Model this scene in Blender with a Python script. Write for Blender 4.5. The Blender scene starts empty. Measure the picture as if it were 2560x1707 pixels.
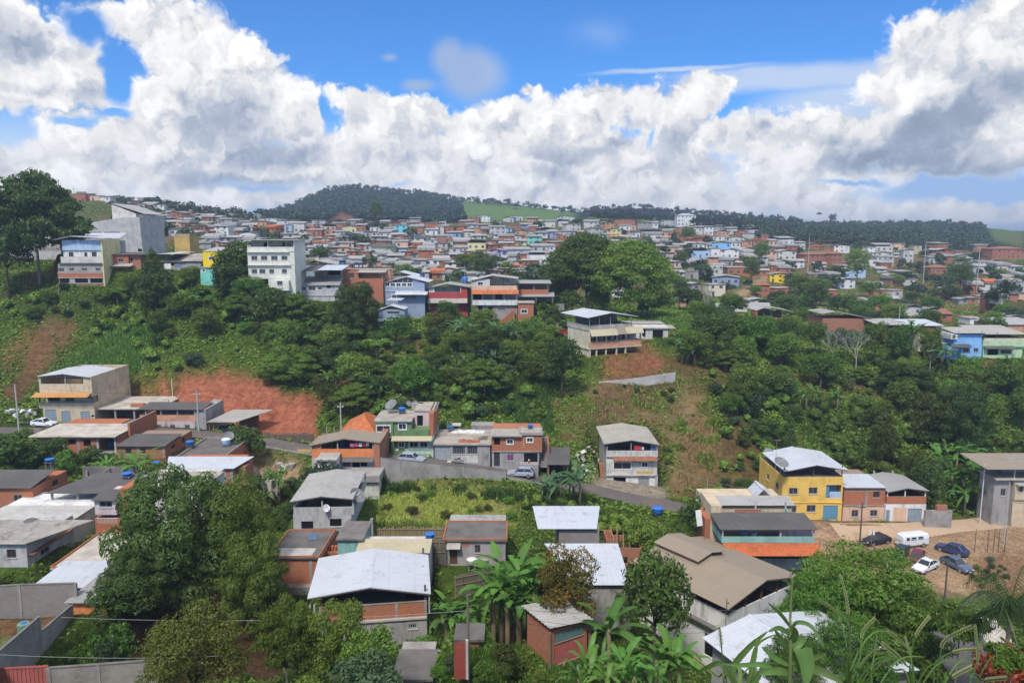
# Hillside town seen across a valley, under cumulus clouds
import bpy,math,random
import numpy as np
from mathutils import Vector
rnd=random.Random(11)
rng=np.random.default_rng(11)
C=bpy.context.scene.collection
SC=bpy.context.scene
HAZE=3.3e-4
FPX,CX,CY,HOR=1850.0,1280.0,853.5,600.0
PITCH=math.atan((CY-HOR)/FPX)
SN,CS=math.sin(PITCH),math.cos(PITCH)
ZS=640/2350.0
def fac(v):
 return CS-(v-CY)/FPX*SN
def ratio(v):
 b=(v-CY)/FPX
 return(-SN-b*CS)/(CS-b*SN)
def ray(u,v):
 return np.array([(u-CX)/FPX/fac(v),1.0,ratio(v)])
def pt(u,v,y):
 return ray(u,v)*y
def project(p):
 x,y,z=p[...,0],p[...,1],p[...,2]
 d=np.maximum(y*CS-z*SN,1e-3)
 return CX+FPX*x/d,CY-FPX*(y*SN+z*CS)/d
def tag(o,label=None,cat=None,group=None,kind=None):
 if label:o['label']=label
 if cat:o['category']=cat
 if group:o['group']=group
 if kind:o['kind']=kind
 return o
def thing(name,label,cat,loc=(0,0,0),rz=0.0,group=None):
 o=bpy.data.objects.new(name,None)
 o.empty_display_size=.3
 C.objects.link(o)
 o.location=[float(c)for c in loc]
 o.rotation_euler=(0,0,rz)
 return tag(o,label,cat,group)
def link(name,me,parent=None,loc=(0,0,0),rot=(0,0,0),scale=(1,1,1)):
 o=bpy.data.objects.new(name,me)
 C.objects.link(o)
 if parent is not None:o.parent=parent
 o.location=[float(c)for c in loc];o.rotation_euler=[float(c)for c in rot];o.scale=[float(c)for c in scale]
 return o
def np_mesh(name,verts,faces,mat,smooth=False,attr=None,attr_name='lv'):
 """verts Nx3, faces MxK (all the same K); attr is one value per vertex or RGB per vertex"""
 me=bpy.data.meshes.new(name)
 verts=np.asarray(verts,dtype=np.float32);faces=np.asarray(faces,dtype=np.int32)
 n,(m,k)=len(verts),faces.shape
 me.vertices.add(n);me.vertices.foreach_set('co',verts.ravel())
 me.loops.add(m*k);me.loops.foreach_set('vertex_index',faces.ravel())
 me.polygons.add(m);me.polygons.foreach_set('loop_start',np.arange(0,m*k,k,dtype=np.int32))
 me.update(calc_edges=True)
 me.validate()
 if smooth:
  me.polygons.foreach_set('use_smooth',np.ones(m,dtype=bool))
 if attr is not None:
  attr=np.asarray(attr,dtype=np.float32)
  if attr.ndim==1:
   a=me.attributes.new(attr_name,'FLOAT','POINT');a.data.foreach_set('value',attr)
  else:
   a=me.attributes.new(attr_name,'FLOAT_COLOR','POINT')
   a.data.foreach_set('color',np.concatenate([attr,np.ones((n,1),np.float32)],1).ravel())
 me.materials.append(mat)
 return me
class MB:
 """collects shapes of one part"""
 def __init__(s):s.v=[];s.f=[]
 def add(s,vs,fs):
  o=len(s.v);s.v+=[tuple(map(float,p))for p in vs];s.f+=[tuple(i+o for i in f)for f in fs];return s
 def box(s,x0,x1,y0,y1,z0,z1):
  if x1<x0:x0,x1=x1,x0
  if y1<y0:y0,y1=y1,y0
  if z1<z0:z0,z1=z1,z0
  return s.add([(x0,y0,z0),(x1,y0,z0),(x1,y1,z0),(x0,y1,z0),(x0,y0,z1),(x1,y0,z1),(x1,y1,z1),(x0,y1,z1)],[(0,3,2,1),(4,5,6,7),(0,1,5,4),(1,2,6,5),(2,3,7,6),(3,0,4,7)])
 def prism(s,poly,y0,y1):
  n=len(poly)
  a=sum(poly[i][0]*poly[(i+1)%n][1]-poly[(i+1)%n][0]*poly[i][1]for i in range(n))
  if a<0:poly=poly[::-1]
  vs=[(x,y0,z)for x,z in poly]+[(x,y1,z)for x,z in poly]
  fs=[tuple(range(n)),tuple(range(2*n-1,n-1,-1))]+[(i,i+n,(i+1)%n+n,(i+1)%n)for i in range(n)]
  return s.add(vs,fs)
 def prism_x(s,poly,x0,x1):
  n=len(poly)
  a=sum(poly[i][0]*poly[(i+1)%n][1]-poly[(i+1)%n][0]*poly[i][1]for i in range(n))
  if a<0:poly=poly[::-1]
  vs=[(x0,y,z)for y,z in poly]+[(x1,y,z)for y,z in poly]
  fs=[tuple(range(n-1,-1,-1)),tuple(range(n,2*n))]+[(i,(i+1)%n,(i+1)%n+n,i+n)for i in range(n)]
  return s.add(vs,fs)
 def tube(s,pts,rad,n=6,cap=True):
  pts=[Vector(p)for p in pts]
  if not hasattr(rad,'__len__'):rad=[rad]*len(pts)
  o=len(s.v)
  for i,p in enumerate(pts):
   d=(pts[min(i+1,len(pts)-1)]-pts[max(i-1,0)]).normalized()
   a=d.cross(Vector((0,0,1))if abs(d.z)<.9 else Vector((1,0,0))).normalized();b=d.cross(a)
   for k in range(n):
    t=2*math.pi*k/n
    q=p+(a*math.cos(t)+b*math.sin(t))*rad[i]
    s.v.append((q.x,q.y,q.z))
  for i in range(len(pts)-1):
   for k in range(n):
    s.f.append((o+i*n+k,o+i*n+(k+1)%n,o+(i+1)*n+(k+1)%n,o+(i+1)*n+k))
  if cap:
   s.f.append(tuple(o+k for k in range(n-1,-1,-1)))
   s.f.append(tuple(o+(len(pts)-1)*n+k for k in range(n)))
  return s
 def lathe(s,prof,n=14,c=(0,0,0)):
  o=len(s.v)
  for r,z in prof:
   for k in range(n):
    t=2*math.pi*k/n
    s.v.append((c[0]+r*math.cos(t),c[1]+r*math.sin(t),c[2]+z))
  m=len(prof)
  for i in range(m-1):
   for k in range(n):
    s.f.append((o+i*n+k,o+i*n+(k+1)%n,o+(i+1)*n+(k+1)%n,o+(i+1)*n+k))
  s.f.append(tuple(o+k for k in range(n-1,-1,-1)))
  s.f.append(tuple(o+(m-1)*n+k for k in range(n)))
  return s
 def mesh(s,name,mat,smooth=False):
  me=bpy.data.meshes.new(name)
  me.from_pydata(s.v,[],s.f)
  me.materials.append(mat)
  if smooth:me.polygons.foreach_set('use_smooth',[True]*len(me.polygons))
  return me
 def build(s,name,mat,parent=None,loc=(0,0,0),smooth=False):
  return link(name,s.mesh(name,mat,smooth),parent,loc)
class NT:
 def __init__(s,tree):s.t=tree;s.n=tree.nodes;s.l=tree.links
 def put(s,sock,val):
  if val is None:return
  if isinstance(val,bpy.types.NodeSocket):s.l.new(val,sock)
  else:
   if sock.type=='RGBA' and len(val)==3:val=(*val,1)
   sock.default_value=val
 def m(s,op,a,b=None,c=None,clamp=False):
  n=s.n.new('ShaderNodeMath');n.operation=op;n.use_clamp=clamp
  for k,v in enumerate((a,b,c)):s.put(n.inputs[k],v)
  return n.outputs[0]
 def vm(s,op,a,b=None,out=0,sc=None):
  n=s.n.new('ShaderNodeVectorMath');n.operation=op
  s.put(n.inputs[0],a)
  if b is not None:s.put(n.inputs[1],b)
  if sc is not None:s.put(n.inputs['Scale'],sc)
  return n.outputs[out]
 def noise(s,vec,scale,detail=4,rough=.5,dist=0,out=0,dim='3D'):
  n=s.n.new('ShaderNodeTexNoise');n.noise_dimensions=dim;s.put(n.inputs['Vector'],vec)
  n.inputs['Scale'].default_value=scale;n.inputs['Detail'].default_value=detail
  n.inputs['Roughness'].default_value=rough;n.inputs['Distortion'].default_value=dist
  return n.outputs[out]
 def voro(s,vec,scale,detail=0,rough=.5,feature='F1',smooth=None,dim='3D'):
  n=s.n.new('ShaderNodeTexVoronoi');n.voronoi_dimensions=dim;s.put(n.inputs['Vector'],vec);n.feature=feature
  n.inputs['Scale'].default_value=scale;n.inputs['Detail'].default_value=detail;n.inputs['Roughness'].default_value=rough
  if smooth is not None:n.inputs['Smoothness'].default_value=smooth
  return n.outputs[0]
 def rng(s,x,a,b,c=0.,d=1.,smooth=False,clamp=True):
  n=s.n.new('ShaderNodeMapRange');n.clamp=clamp
  if smooth:n.interpolation_type='SMOOTHSTEP'
  for k,v in enumerate((x,a,b,c,d)):s.put(n.inputs[k],v)
  return n.outputs[0]
 def mix(s,f,a,b,mode='MIX'):
  n=s.n.new('ShaderNodeMix');n.data_type='RGBA';n.blend_type=mode
  s.put(n.inputs[0],f);s.put(n.inputs[6],a);s.put(n.inputs[7],b)
  return n.outputs[2]
 def xyz(s,v):
  n=s.n.new('ShaderNodeSeparateXYZ');s.put(n.inputs[0],v);return n.outputs
 def comb(s,x,y,z):
  n=s.n.new('ShaderNodeCombineXYZ')
  for k,v in enumerate((x,y,z)):s.put(n.inputs[k],v)
  return n.outputs[0]
 def attr(s,name,out='Fac'):
  n=s.n.new('ShaderNodeAttribute');n.attribute_name=name;return n.outputs[out]
 def obj(s):
  return s.n.new('ShaderNodeTexCoord').outputs['Object']
 def orand(s):
  return s.n.new('ShaderNodeObjectInfo').outputs['Random']
 def bump(s,h,strength=.3,dist=.05):
  n=s.n.new('ShaderNodeBump');n.inputs['Strength'].default_value=strength;n.inputs['Distance'].default_value=dist
  s.put(n.inputs['Height'],h);return n.outputs[0]
SUN_EL,SUN_AZ=math.radians(54),math.radians(198)
def sky_dir(u,v):
 d=ray(u,v);return math.atan2(d[0],d[1]),math.atan2(d[2],math.hypot(d[0],d[1]))
W=bpy.data.worlds.new('World');SC.world=W;W.use_nodes=True
g=NT(W.node_tree);g.n.clear()
gen=g.n.new('ShaderNodeTexCoord').outputs['Generated']
d=g.xyz(g.vm('NORMALIZE',gen))
az=g.m('ARCTAN2',d[0],d[1]);el=g.m('ARCSINE',d[2])
P=g.comb(az,el,0.0)
wn=g.vm('SUBTRACT',g.noise(P,9.0,4,.55,out=1,dim='2D'),(.5,.5,.5))
wn2=g.vm('SUBTRACT',g.noise(P,38.0,3,.55,out=1,dim='2D'),(.5,.5,.5))
PW=g.vm('ADD',P,g.vm('ADD',g.vm('SCALE',wn,sc=.045),g.vm('SCALE',wn2,sc=.014)))
PW=g.vm('MULTIPLY',PW,(1,1,0))
def blobs(items,pos,soft=.16):
 acc=None
 for u,v,rx,ry,h in items:
  a,e=sky_dir(u,v)
  kx,ky=FPX/rx,FPX/ry
  nd=g.n.new('ShaderNodeVectorMath');nd.operation='MULTIPLY_ADD';g.put(nd.inputs[0],pos)
  nd.inputs[1].default_value=(kx,ky,0);nd.inputs[2].default_value=(-a*kx,-e*ky,0)
  q=g.vm('LENGTH',nd.outputs[0],out=1)
  val=g.m('MULTIPLY_ADD',q,-h,h)
  if acc is None:acc=val
  else:
   acc=g.m('SMOOTH_MAX',acc,val,soft)
 return acc
CUM=[(60,150,215,100,1.),(-60,40,150,150,.9),(170,195,110,50,.8),(30,250,120,40,.7),(265,50,110,45,.55),(300,45,55,50,.45),(450,120,150,110,1.),(340,70,90,70,.9),(560,150,80,75,1.),(620,260,160,130,1.2),(480,290,160,130,1.2),(760,290,75,110,1.),(800,360,60,90,.8),(330,370,230,110,1.),(160,330,110,70,.8),(120,430,230,80,1.),(0,400,100,60,.9),(560,440,330,90,1.1),(240,250,70,60,.6),(250,310,120,60,.8),(835,235,22,28,.5),(910,270,60,55,1.),(960,330,120,90,1.1),(1060,310,90,65,1.),(1180,340,120,90,1.1),(1310,228,32,20,.6),(1330,330,140,100,1.2),(1430,300,120,80,1.1),(1520,250,90,55,.9),(1610,270,120,75,1.),(1765,200,50,32,.9),(1740,250,85,60,1.),(1690,330,130,90,1.),(1800,205,38,24,.7),(1900,350,170,70,1.),(2090,370,150,80,1.),(2000,430,200,70,1.),(2240,330,130,80,.9),(2300,120,85,80,1.1),(2390,110,80,75,1.1),(2250,170,80,50,.7),(2340,220,130,100,1.2),(2470,130,110,120,1.2),(2540,70,110,110,1.2),(2480,300,190,130,1.2),(2380,400,200,75,1.),(1260,400,560,75,1.15),(700,410,150,60,1.1),(1600,330,80,60,.9),(1560,390,300,60,1.),(2100,330,330,60,.9),(820,430,200,70,1.),(1500,440,420,70,1.),(1000,450,420,60,1.),(700,500,600,38,.7),(1700,500,700,40,.8),(2300,525,420,30,.8),(200,500,300,60,.8)]
shape=blobs(CUM,PW)
f1=g.noise(g.vm('ADD',P,(3.1,1.7,0)),8.0,7,.52,dim='2D')
bil=g.voro(g.vm('ADD',P,g.vm('SCALE',wn2,sc=.05)),15.0,3,.55,dim='2D')
off=(-.010,.016,0)
f2=g.noise(g.vm('ADD',P,(3.1+off[0],1.7+off[1],0)),8.0,7,.52,dim='2D')
bil2=g.voro(g.vm('ADD',g.vm('ADD',P,g.vm('SCALE',wn2,sc=.05)),off),15.0,3,.55,dim='2D')
hA=g.m('ADD',g.m('MULTIPLY',f1,.9),g.m('MULTIPLY',bil,-.64))
hB=g.m('ADD',g.m('MULTIPLY',f2,.9),g.m('MULTIPLY',bil2,-.64))
hor=g.rng(el,.0,.10,1.,0.)
edge=g.m('ADD',g.m('MULTIPLY_ADD',hA,.80,.075),shape)
big=g.noise(P,3.2,4,.55,dim='2D')
veil=g.m('MULTIPLY',g.rng(big,.34,.5),g.rng(el,.42,.6))  # cloud cover above the view, widened to add neutral ambient light
alpha=g.rng(edge,-.02,.30,0.,1.,True)
alpha=g.m('MAXIMUM',alpha,veil)
HOLE=[(215,75,60,45,1.),(275,195,38,75,1.),(30,320,60,42,1.),(185,300,60,16,.8),(270,290,45,18,.8),(820,285,18,60,1.),(1580,345,14,12,.5),(1620,360,12,40,.6)]
hole=g.rng(g.m('ADD',blobs(HOLE,PW,.1),g.m('MULTIPLY',g.m('SUBTRACT',f1,.5),.6)),-.1,.45,0.,1.,True)
alpha=g.m('MULTIPLY',alpha,g.m('SUBTRACT',1.,hole))
GREY=[(560,320,130,80,1.),(650,390,150,50,1.),(760,385,80,30,.9),(470,260,50,40,.35),(20,80,70,70,.6),(120,220,160,22,.7),(600,455,230,30,.9),(1180,175,90,70,1.2),(1130,140,60,60,1.),(1240,215,80,40,.8),(1440,385,130,22,.8),(1390,420,100,30,.7),(1650,430,160,40,.6),(2420,290,60,60,1.3),(2330,330,90,60,1.2),(2200,370,120,50,1.),(2330,390,130,70,1.2),(2530,220,110,60,1.),(2110,400,120,40,.8),(2480,430,150,40,.9),(1915,322,20,16,.9),(1700,380,60,60,.6),(2080,350,50,20,.6),(1010,400,160,30,.5)]
grey=blobs(GREY,PW,.15)
greym=g.rng(g.m('ADD',grey,g.m('MULTIPLY',g.m('SUBTRACT',f1,.5),.8)),-.15,.75,0.,1.,True)
relief=g.m('SUBTRACT',hA,hB)
depth_in=g.rng(edge,.25,1.2)
lum=g.m('MULTIPLY_ADD',relief,.50,.87)
lum=g.m('SUBTRACT',lum,g.m('MULTIPLY',g.m('MULTIPLY',depth_in,g.rng(f1,.62,.38)),.10))
lum=g.m('SUBTRACT',lum,g.m('MULTIPLY',g.rng(bil,.25,.65),.07))
lum=g.m('MULTIPLY',lum,g.m('SUBTRACT',1.,g.m('MULTIPLY',greym,.34)))
RGT=[(2440,330,90,110,1.3),(2340,360,110,70,1.2),(2230,390,120,40,1.),(2540,250,90,60,1.),(2420,440,170,30,1.)]
rgt=g.rng(g.m('ADD',blobs(RGT,PW,.1),g.m('MULTIPLY',g.m('SUBTRACT',f1,.5),.7)),.0,.5,0.,1.,True)
lum=g.m('MULTIPLY',lum,g.m('SUBTRACT',1.,g.m('MULTIPLY',g.m('MULTIPLY',rgt,g.rng(f1,.68,.36)),.36)))
lum=g.m('SMOOTH_MAX',lum,.36,.2)
ccol=g.mix(g.rng(lum,.45,.76),(.64,.76,.97),(1.,.99,.975))
n=g.n.new('ShaderNodeVectorMath');n.operation='SCALE';g.put(n.inputs[0],ccol);g.put(n.inputs['Scale'],lum);cloud=n.outputs[0]
THIN=[(1180,185,105,85,1.),(1120,150,60,60,.9),(1045,212,60,26,.7),(975,140,32,16,.6),(1500,80,130,50,.22),(2050,190,420,42,.9),(1900,180,300,20,.6),(2180,250,300,60,1.),(1700,172,260,9,.7),(2300,230,200,80,.9)]
PT=g.vm('MULTIPLY',g.vm('ADD',P,g.vm('SCALE',wn,sc=.014)),(1,1,0))
thin=g.rng(g.m('ADD',blobs(THIN,PT,.1),g.m('MULTIPLY',g.m('SUBTRACT',f1,.5),.5)),.0,.6,0.,.78,True)
tcol=g.mix(g.rng(az,-.05,.12),(.34,.43,.60),(.56,.64,.76))
st=g.n.new('ShaderNodeTexSky');st.sky_type='NISHITA';st.sun_disc=False
st.sun_elevation=SUN_EL;st.sun_rotation=SUN_AZ;st.altitude=600;st.air_density=1.0;st.dust_density=.6;st.ozone_density=2.0
SKY_STRENGTH=.085
sky=g.vm('SCALE',g.vm('MULTIPLY',st.outputs[0],(.40,.96,1.62)),sc=SKY_STRENGTH)
bandn=g.m('ADD',g.m('MULTIPLY',g.noise(g.vm('MULTIPLY',P,(1.,3.2,1)),7.0,6,.6,dim='2D'),1.0),0.)
lowa=g.m('MULTIPLY',g.rng(bandn,.22,.44,0.,1.,True),g.rng(el,.15,.07))
DARK=[(2480,465,330,34,1.),(2120,450,140,14,.6),(640,470,170,22,.5),(1000,470,90,14,.4)]
dk=g.rng(blobs(DARK,PW,.1),0.,.5,0.,1.,True)
lowa=g.m('MULTIPLY',lowa,g.m('SUBTRACT',1.,dk))
lowcol=g.mix(bandn,(.50,.62,.80),(.82,.84,.86))
base=g.mix(dk,sky,(.12,.27,.60))
base=g.mix(g.m('MULTIPLY',g.rng(el,.16,.02),.8),base,(.45,.64,.95))
c=g.mix(thin,base,tcol)
c=g.mix(lowa,c,lowcol)
c=g.mix(g.m('MULTIPLY',alpha,g.m('SUBTRACT',1.,dk)),c,cloud)
c=g.mix(g.rng(el,-.06,-.12),c,(.10,.13,.07))
bg=g.n.new('ShaderNodeBackground');g.put(bg.inputs[0],c);bg.inputs[1].default_value=1.0
out=g.n.new('ShaderNodeOutputWorld');g.l.new(bg.outputs[0],out.inputs[0])
W.cycles.sampling_method='MANUAL';W.cycles.sample_map_resolution=512
sun=bpy.data.lights.new('sun','SUN');sun.energy=3.0;sun.angle=math.radians(9);sun.color=(1,.96,.9)
so=bpy.data.objects.new('sun',sun);C.objects.link(so)
sd=Vector((math.sin(SUN_AZ)*math.cos(SUN_EL),math.cos(SUN_AZ)*math.cos(SUN_EL),math.sin(SUN_EL)))
so.rotation_euler=sd.to_track_quat('Z','Y').to_euler()
cam=bpy.data.cameras.new('camera');cam.sensor_width=36;cam.lens=FPX/2560*36
cam.clip_start=.1;cam.clip_end=20000
co=bpy.data.objects.new('camera',cam);C.objects.link(co)
co.rotation_euler=(math.pi/2-PITCH,0,0);SC.camera=co
SC.view_settings.view_transform='Standard';SC.view_settings.look='None';SC.view_settings.gamma=1;SC.view_settings.exposure=.3
SC.cycles.max_bounces=5;SC.cycles.diffuse_bounces=3;SC.cycles.glossy_bounces=2;SC.cycles.transmission_bounces=3;SC.cycles.transparent_max_bounces=4
SC.cycles.use_denoising=True
MATS={}
def new_mat(name):
 m=bpy.data.materials.new(name);m.use_nodes=True
 t=NT(m.node_tree);t.n.clear()
 o=t.n.new('ShaderNodeOutputMaterial')
 return m,t,o
def principled(t,o,col,rough=.8,spec=.3,metal=0.,normal=None):
 b=t.n.new('ShaderNodeBsdfPrincipled');t.put(b.inputs['Base Color'],col)
 t.put(b.inputs['Roughness'],rough);t.put(b.inputs['Metallic'],metal);t.put(b.inputs['Specular IOR Level'],spec)
 if normal is not None:t.l.new(normal,b.inputs['Normal'])
 t.l.new(b.outputs[0],o.inputs[0]);return b
def wall_coords(t):
 """object coordinates with both facade directions folded into one, for masonry"""
 x=t.xyz(t.obj());return t.comb(t.m('ADD',x[0],x[1]),x[2],0.)
def plaster(name,col,dirt=.35,rough=.9):
 m,t,o=new_mat(name)
 p=t.vm('ADD',t.obj(),t.comb(t.m('MULTIPLY',t.orand(),57.),0.,0.))
 n1=t.noise(p,.55,5,.6);n2=t.noise(t.vm('MULTIPLY',p,(1,1,.22)),2.2,4,.6)
 f=t.m('MULTIPLY',t.rng(n1,.38,.64),t.rng(n2,.36,.64))
 dc=tuple(c*.42+.02 for c in col)
 c=t.mix(t.m('MULTIPLY',f,min(1.,.42+dirt*2.0)),col,dc)
 c=t.mix(t.rng(t.noise(p,9.,3),.3,.7,0.,.12),c,tuple(c_*1.25 for c_ in col))
 principled(t,o,c,rough,.25,normal=t.bump(t.noise(p,18.,3),.15,.02));MATS[name]=m;return m
def brickwork(name,a,b,mortar,stain=.4):
 m,t,o=new_mat(name)
 p=wall_coords(t)
 br=t.n.new('ShaderNodeTexBrick');t.put(br.inputs['Vector'],p)
 br.inputs['Color1'].default_value=(*a,1);br.inputs['Color2'].default_value=(*b,1);br.inputs['Mortar'].default_value=(*mortar,1)
 br.inputs['Scale'].default_value=1.;br.inputs['Brick Width'].default_value=.30;br.inputs['Row Height'].default_value=.20;br.inputs['Mortar Size'].default_value=.014
 q=t.vm('ADD',t.obj(),t.comb(t.m('MULTIPLY',t.orand(),31.),0.,0.))
 n=t.rng(t.noise(q,.6,5,.65),.45,.72)
 c=t.mix(t.m('MULTIPLY',n,stain),br.outputs[0],(.22,.17,.14))
 c=t.mix(t.rng(t.noise(q,3.5,3),.55,.8,0.,.35),c,(.46,.30,.22))
 principled(t,o,c,.95,.15,normal=t.bump(br.outputs['Fac'],-.4,.02));MATS[name]=m;return m
def sheet(name,col,axis=1,old=.3,rough=.45,metal=0.,pitch=.18,dirtcol=None):
 """corrugated roof sheet: ribs follow the slope, laps every few metres"""
 m,t,o=new_mat(name)
 x=t.xyz(t.obj())
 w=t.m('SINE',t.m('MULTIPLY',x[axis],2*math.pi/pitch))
 p=t.vm('ADD',t.obj(),t.comb(t.m('MULTIPLY',t.orand(),43.),0.,0.))
 n1=t.noise(p,.35,6,.62);n2=t.noise(p,2.6,4,.6)
 dc=dirtcol or tuple(c*.45 for c in col)
 c0=t.rng(t.noise(p,.8,6,.7),.56,.68)
 seam=t.rng(t.m('ABSOLUTE',t.m('SUBTRACT',t.m('FRACT',t.m('MULTIPLY',x[axis],1/1.06)),.5)),.485,.497)
 c=t.mix(t.m('MULTIPLY',t.m('MULTIPLY',t.rng(n1,.40,.68),t.rng(n2,.3,.65)),old),col,dc)
 c=t.mix(t.m('MULTIPLY',c0,min(.75,old*.9)),c,(.20,.125,.085))
 lap=t.rng(t.m('ABSOLUTE',t.m('SUBTRACT',t.m('FRACT',t.m('MULTIPLY_ADD',x[1-axis],1/2.3,.37)),.5)),.488,.498)
 c=t.mix(t.m('MULTIPLY',lap,.4),c,tuple(c_*.5 for c_ in col))
 c=t.mix(t.m('MULTIPLY',seam,.55),c,tuple(c_*.5 for c_ in col))
 c=t.mix(t.rng(w,-.9,-.2,.22,0.),c,tuple(c_*.45 for c_ in col))  # darker rib troughs put part of the corrugation's shading into the colour
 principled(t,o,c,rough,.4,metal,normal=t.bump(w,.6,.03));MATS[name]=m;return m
def tiles(name,a,b):
 m,t,o=new_mat(name)
 x=t.xyz(t.obj())
 u=t.m('ADD',x[0],0.);v=t.m('ADD',x[1],x[2])
 row=t.m('FRACT',t.m('MULTIPLY',v,3.));colm=t.m('SINE',t.m('MULTIPLY',u,26.))
 cell=t.n.new('ShaderNodeTexWhiteNoise');cell.noise_dimensions='2D'
 t.put(cell.inputs['Vector'],t.comb(t.m('FLOOR',t.m('MULTIPLY',u,4.1)),t.m('FLOOR',t.m('MULTIPLY',v,3.)),0.))
 c=t.mix(cell.outputs[0],a,b)
 c=t.mix(t.rng(t.noise(t.obj(),.9,5,.6),.5,.75,0.,.55),c,(.12,.08,.06))
 c=t.mix(t.rng(row,.86,.95,0.,.6),c,(.08,.04,.03))
 principled(t,o,c,.85,.2,normal=t.bump(colm,.6,.05));MATS[name]=m;return m
def concrete(name,col,stain=(.12,.11,.10),amount=.75,scale=.5):
 m,t,o=new_mat(name)
 p=t.vm('ADD',t.obj(),t.comb(t.m('MULTIPLY',t.orand(),61.),0.,0.))
 n1=t.rng(t.noise(p,scale,7,.66),.40,.66);n2=t.noise(p,4.,5,.6)
 c=t.mix(t.m('MULTIPLY',n1,amount),col,stain)
 c=t.mix(t.rng(n2,.45,.75,0.,.5),c,tuple(min(.7,k*1.35)for k in col))
 principled(t,o,c,.95,.2,normal=t.bump(n2,.35,.03));MATS[name]=m;return m
def plain(name,col,rough=.5,metal=0.,spec=.4,var=.12):
 m,t,o=new_mat(name)
 c=t.mix(t.rng(t.noise(t.obj(),1.7,4),.3,.7,0.,1.),tuple(k*(1-var)for k in col),tuple(k*(1+var)for k in col))
 principled(t,o,c,rough,spec,metal);MATS[name]=m;return m
for nm,c,dt in[('beige',(.60,.49,.34),.2),('cream',(.66,.60,.44),.25),('white',(.74,.73,.70),.3),('offwhite',(.60,.58,.53),.5),('creamwhite',(.70,.69,.60),.12),('gray',(.36,.34,.32),.5),('lightgray',(.50,.49,.48),.3),('greenwall',(.15,.24,.11),.15),('mint',(.52,.68,.58),.12),('orange',(.72,.25,.09),.15),('salmon',(.62,.32,.2),.3),('pink',(.62,.50,.50),.3),('bluegray',(.30,.36,.47),.15),('red',(.42,.07,.07),.15),('skyblue',(.25,.48,.80),.1),('paleblue',(.42,.55,.74),.2),('yellow',(.80,.53,.13),.12),('paleyellow',(.72,.64,.33),.15),('brightyellow',(.80,.58,.03),.05),('cyan',(.16,.58,.66),.15),('aqua',(.22,.62,.50),.15),('palegreen',(.48,.64,.40),.15),('lilac',(.40,.40,.66),.2),('ochre',(.55,.38,.13),.7),('peach',(.70,.46,.32),.2),('browncoat',(.30,.20,.15),.4),('tealwall',(.24,.46,.42),.2)]:
 plaster(nm,c,dt)
brickwork('brick',(.40,.118,.050),(.47,.155,.070),(.30,.21,.165))
brickwork('brickdark',(.36,.125,.065),(.42,.155,.08),(.32,.26,.22),.6)
brickwork('block',(.25,.235,.22),(.29,.27,.25),(.20,.19,.18),.6)
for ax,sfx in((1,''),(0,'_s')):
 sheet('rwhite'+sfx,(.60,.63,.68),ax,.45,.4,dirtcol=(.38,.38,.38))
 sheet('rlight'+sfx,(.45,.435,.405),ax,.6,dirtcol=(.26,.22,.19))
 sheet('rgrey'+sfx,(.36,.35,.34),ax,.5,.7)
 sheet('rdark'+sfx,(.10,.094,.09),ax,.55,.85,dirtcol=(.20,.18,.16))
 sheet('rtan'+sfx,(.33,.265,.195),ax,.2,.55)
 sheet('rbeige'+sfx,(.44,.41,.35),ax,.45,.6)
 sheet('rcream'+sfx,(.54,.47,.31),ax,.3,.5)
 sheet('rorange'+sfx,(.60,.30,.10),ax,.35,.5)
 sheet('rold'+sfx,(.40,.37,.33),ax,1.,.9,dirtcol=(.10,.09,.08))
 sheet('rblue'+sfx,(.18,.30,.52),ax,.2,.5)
tiles('tile',(.50,.13,.05),(.62,.22,.09));tiles('tilebright',(.54,.125,.045),(.60,.17,.065));tiles('tileold',(.28,.12,.07),(.38,.18,.11))
concrete('slab',(.40,.36,.31),(.17,.14,.12));concrete('slablight',(.52,.47,.40),(.22,.19,.16));concrete('slabdark',(.16,.145,.135),(.07,.065,.06))
concrete('conc',(.34,.32,.30),(.14,.13,.12),.7);concrete('concdark',(.20,.185,.17),(.08,.075,.07),.8);concrete('conclight',(.48,.46,.43),(.25,.23,.21),.6)
plain('void',(.012,.012,.014),.9,0,.1);plain('glass',(.035,.04,.05),.12,0,.6);plain('glassblue',(.10,.14,.22),.15,0,.6)  # the first, near-black, stands in for shade inside openings
plain('frame_white',(.72,.72,.70),.5);plain('frame_grey',(.30,.30,.31),.4);plain('frame_dark',(.05,.045,.04),.5);plain('frame_wood',(.12,.06,.035),.6)
plain('door_bluegrey',(.26,.32,.38),.5);plain('door_brown',(.11,.055,.035),.6);plain('door_dark',(.045,.042,.045),.5);plain('door_blue',(.12,.28,.42),.5);plain('shutter',(.42,.44,.46),.4,.3);plain('door_red',(.33,.07,.06),.6);plain('metal_red',(.42,.12,.11),.6);plain('metal_teal',(.12,.20,.20),.6)
plain('curtain',(.20,.04,.16),.9)
plain('steel',(.45,.45,.46),.45,.6);plain('rail',(.60,.60,.60),.5);plain('darkpost',(.10,.09,.085),.7);plain('pole_concrete',(.42,.41,.39),.9);plain('wood',(.24,.16,.10),.9);plain('bamboo',(.34,.26,.15),.9);plain('oldwood',(.17,.145,.125),.95)
plain('tankblue',(.02,.10,.38),.4);plain('tanklid',(.03,.17,.55),.4);plain('tanklight',(.30,.48,.68),.5);plain('tankgrey',(.30,.29,.28),.8);plain('tankwhite',(.70,.70,.68),.6)
plain('dish_mesh',(.20,.20,.20),.6);plain('cloth_red',(.55,.04,.05),.9);plain('cloth_blue',(.12,.20,.42),.9);plain('cloth_white',(.75,.74,.72),.9);plain('cloth_pink',(.60,.12,.28),.9);plain('cloth_black',(.02,.02,.025),.9);plain('cloth_yellow',(.7,.6,.1),.9)
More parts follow.
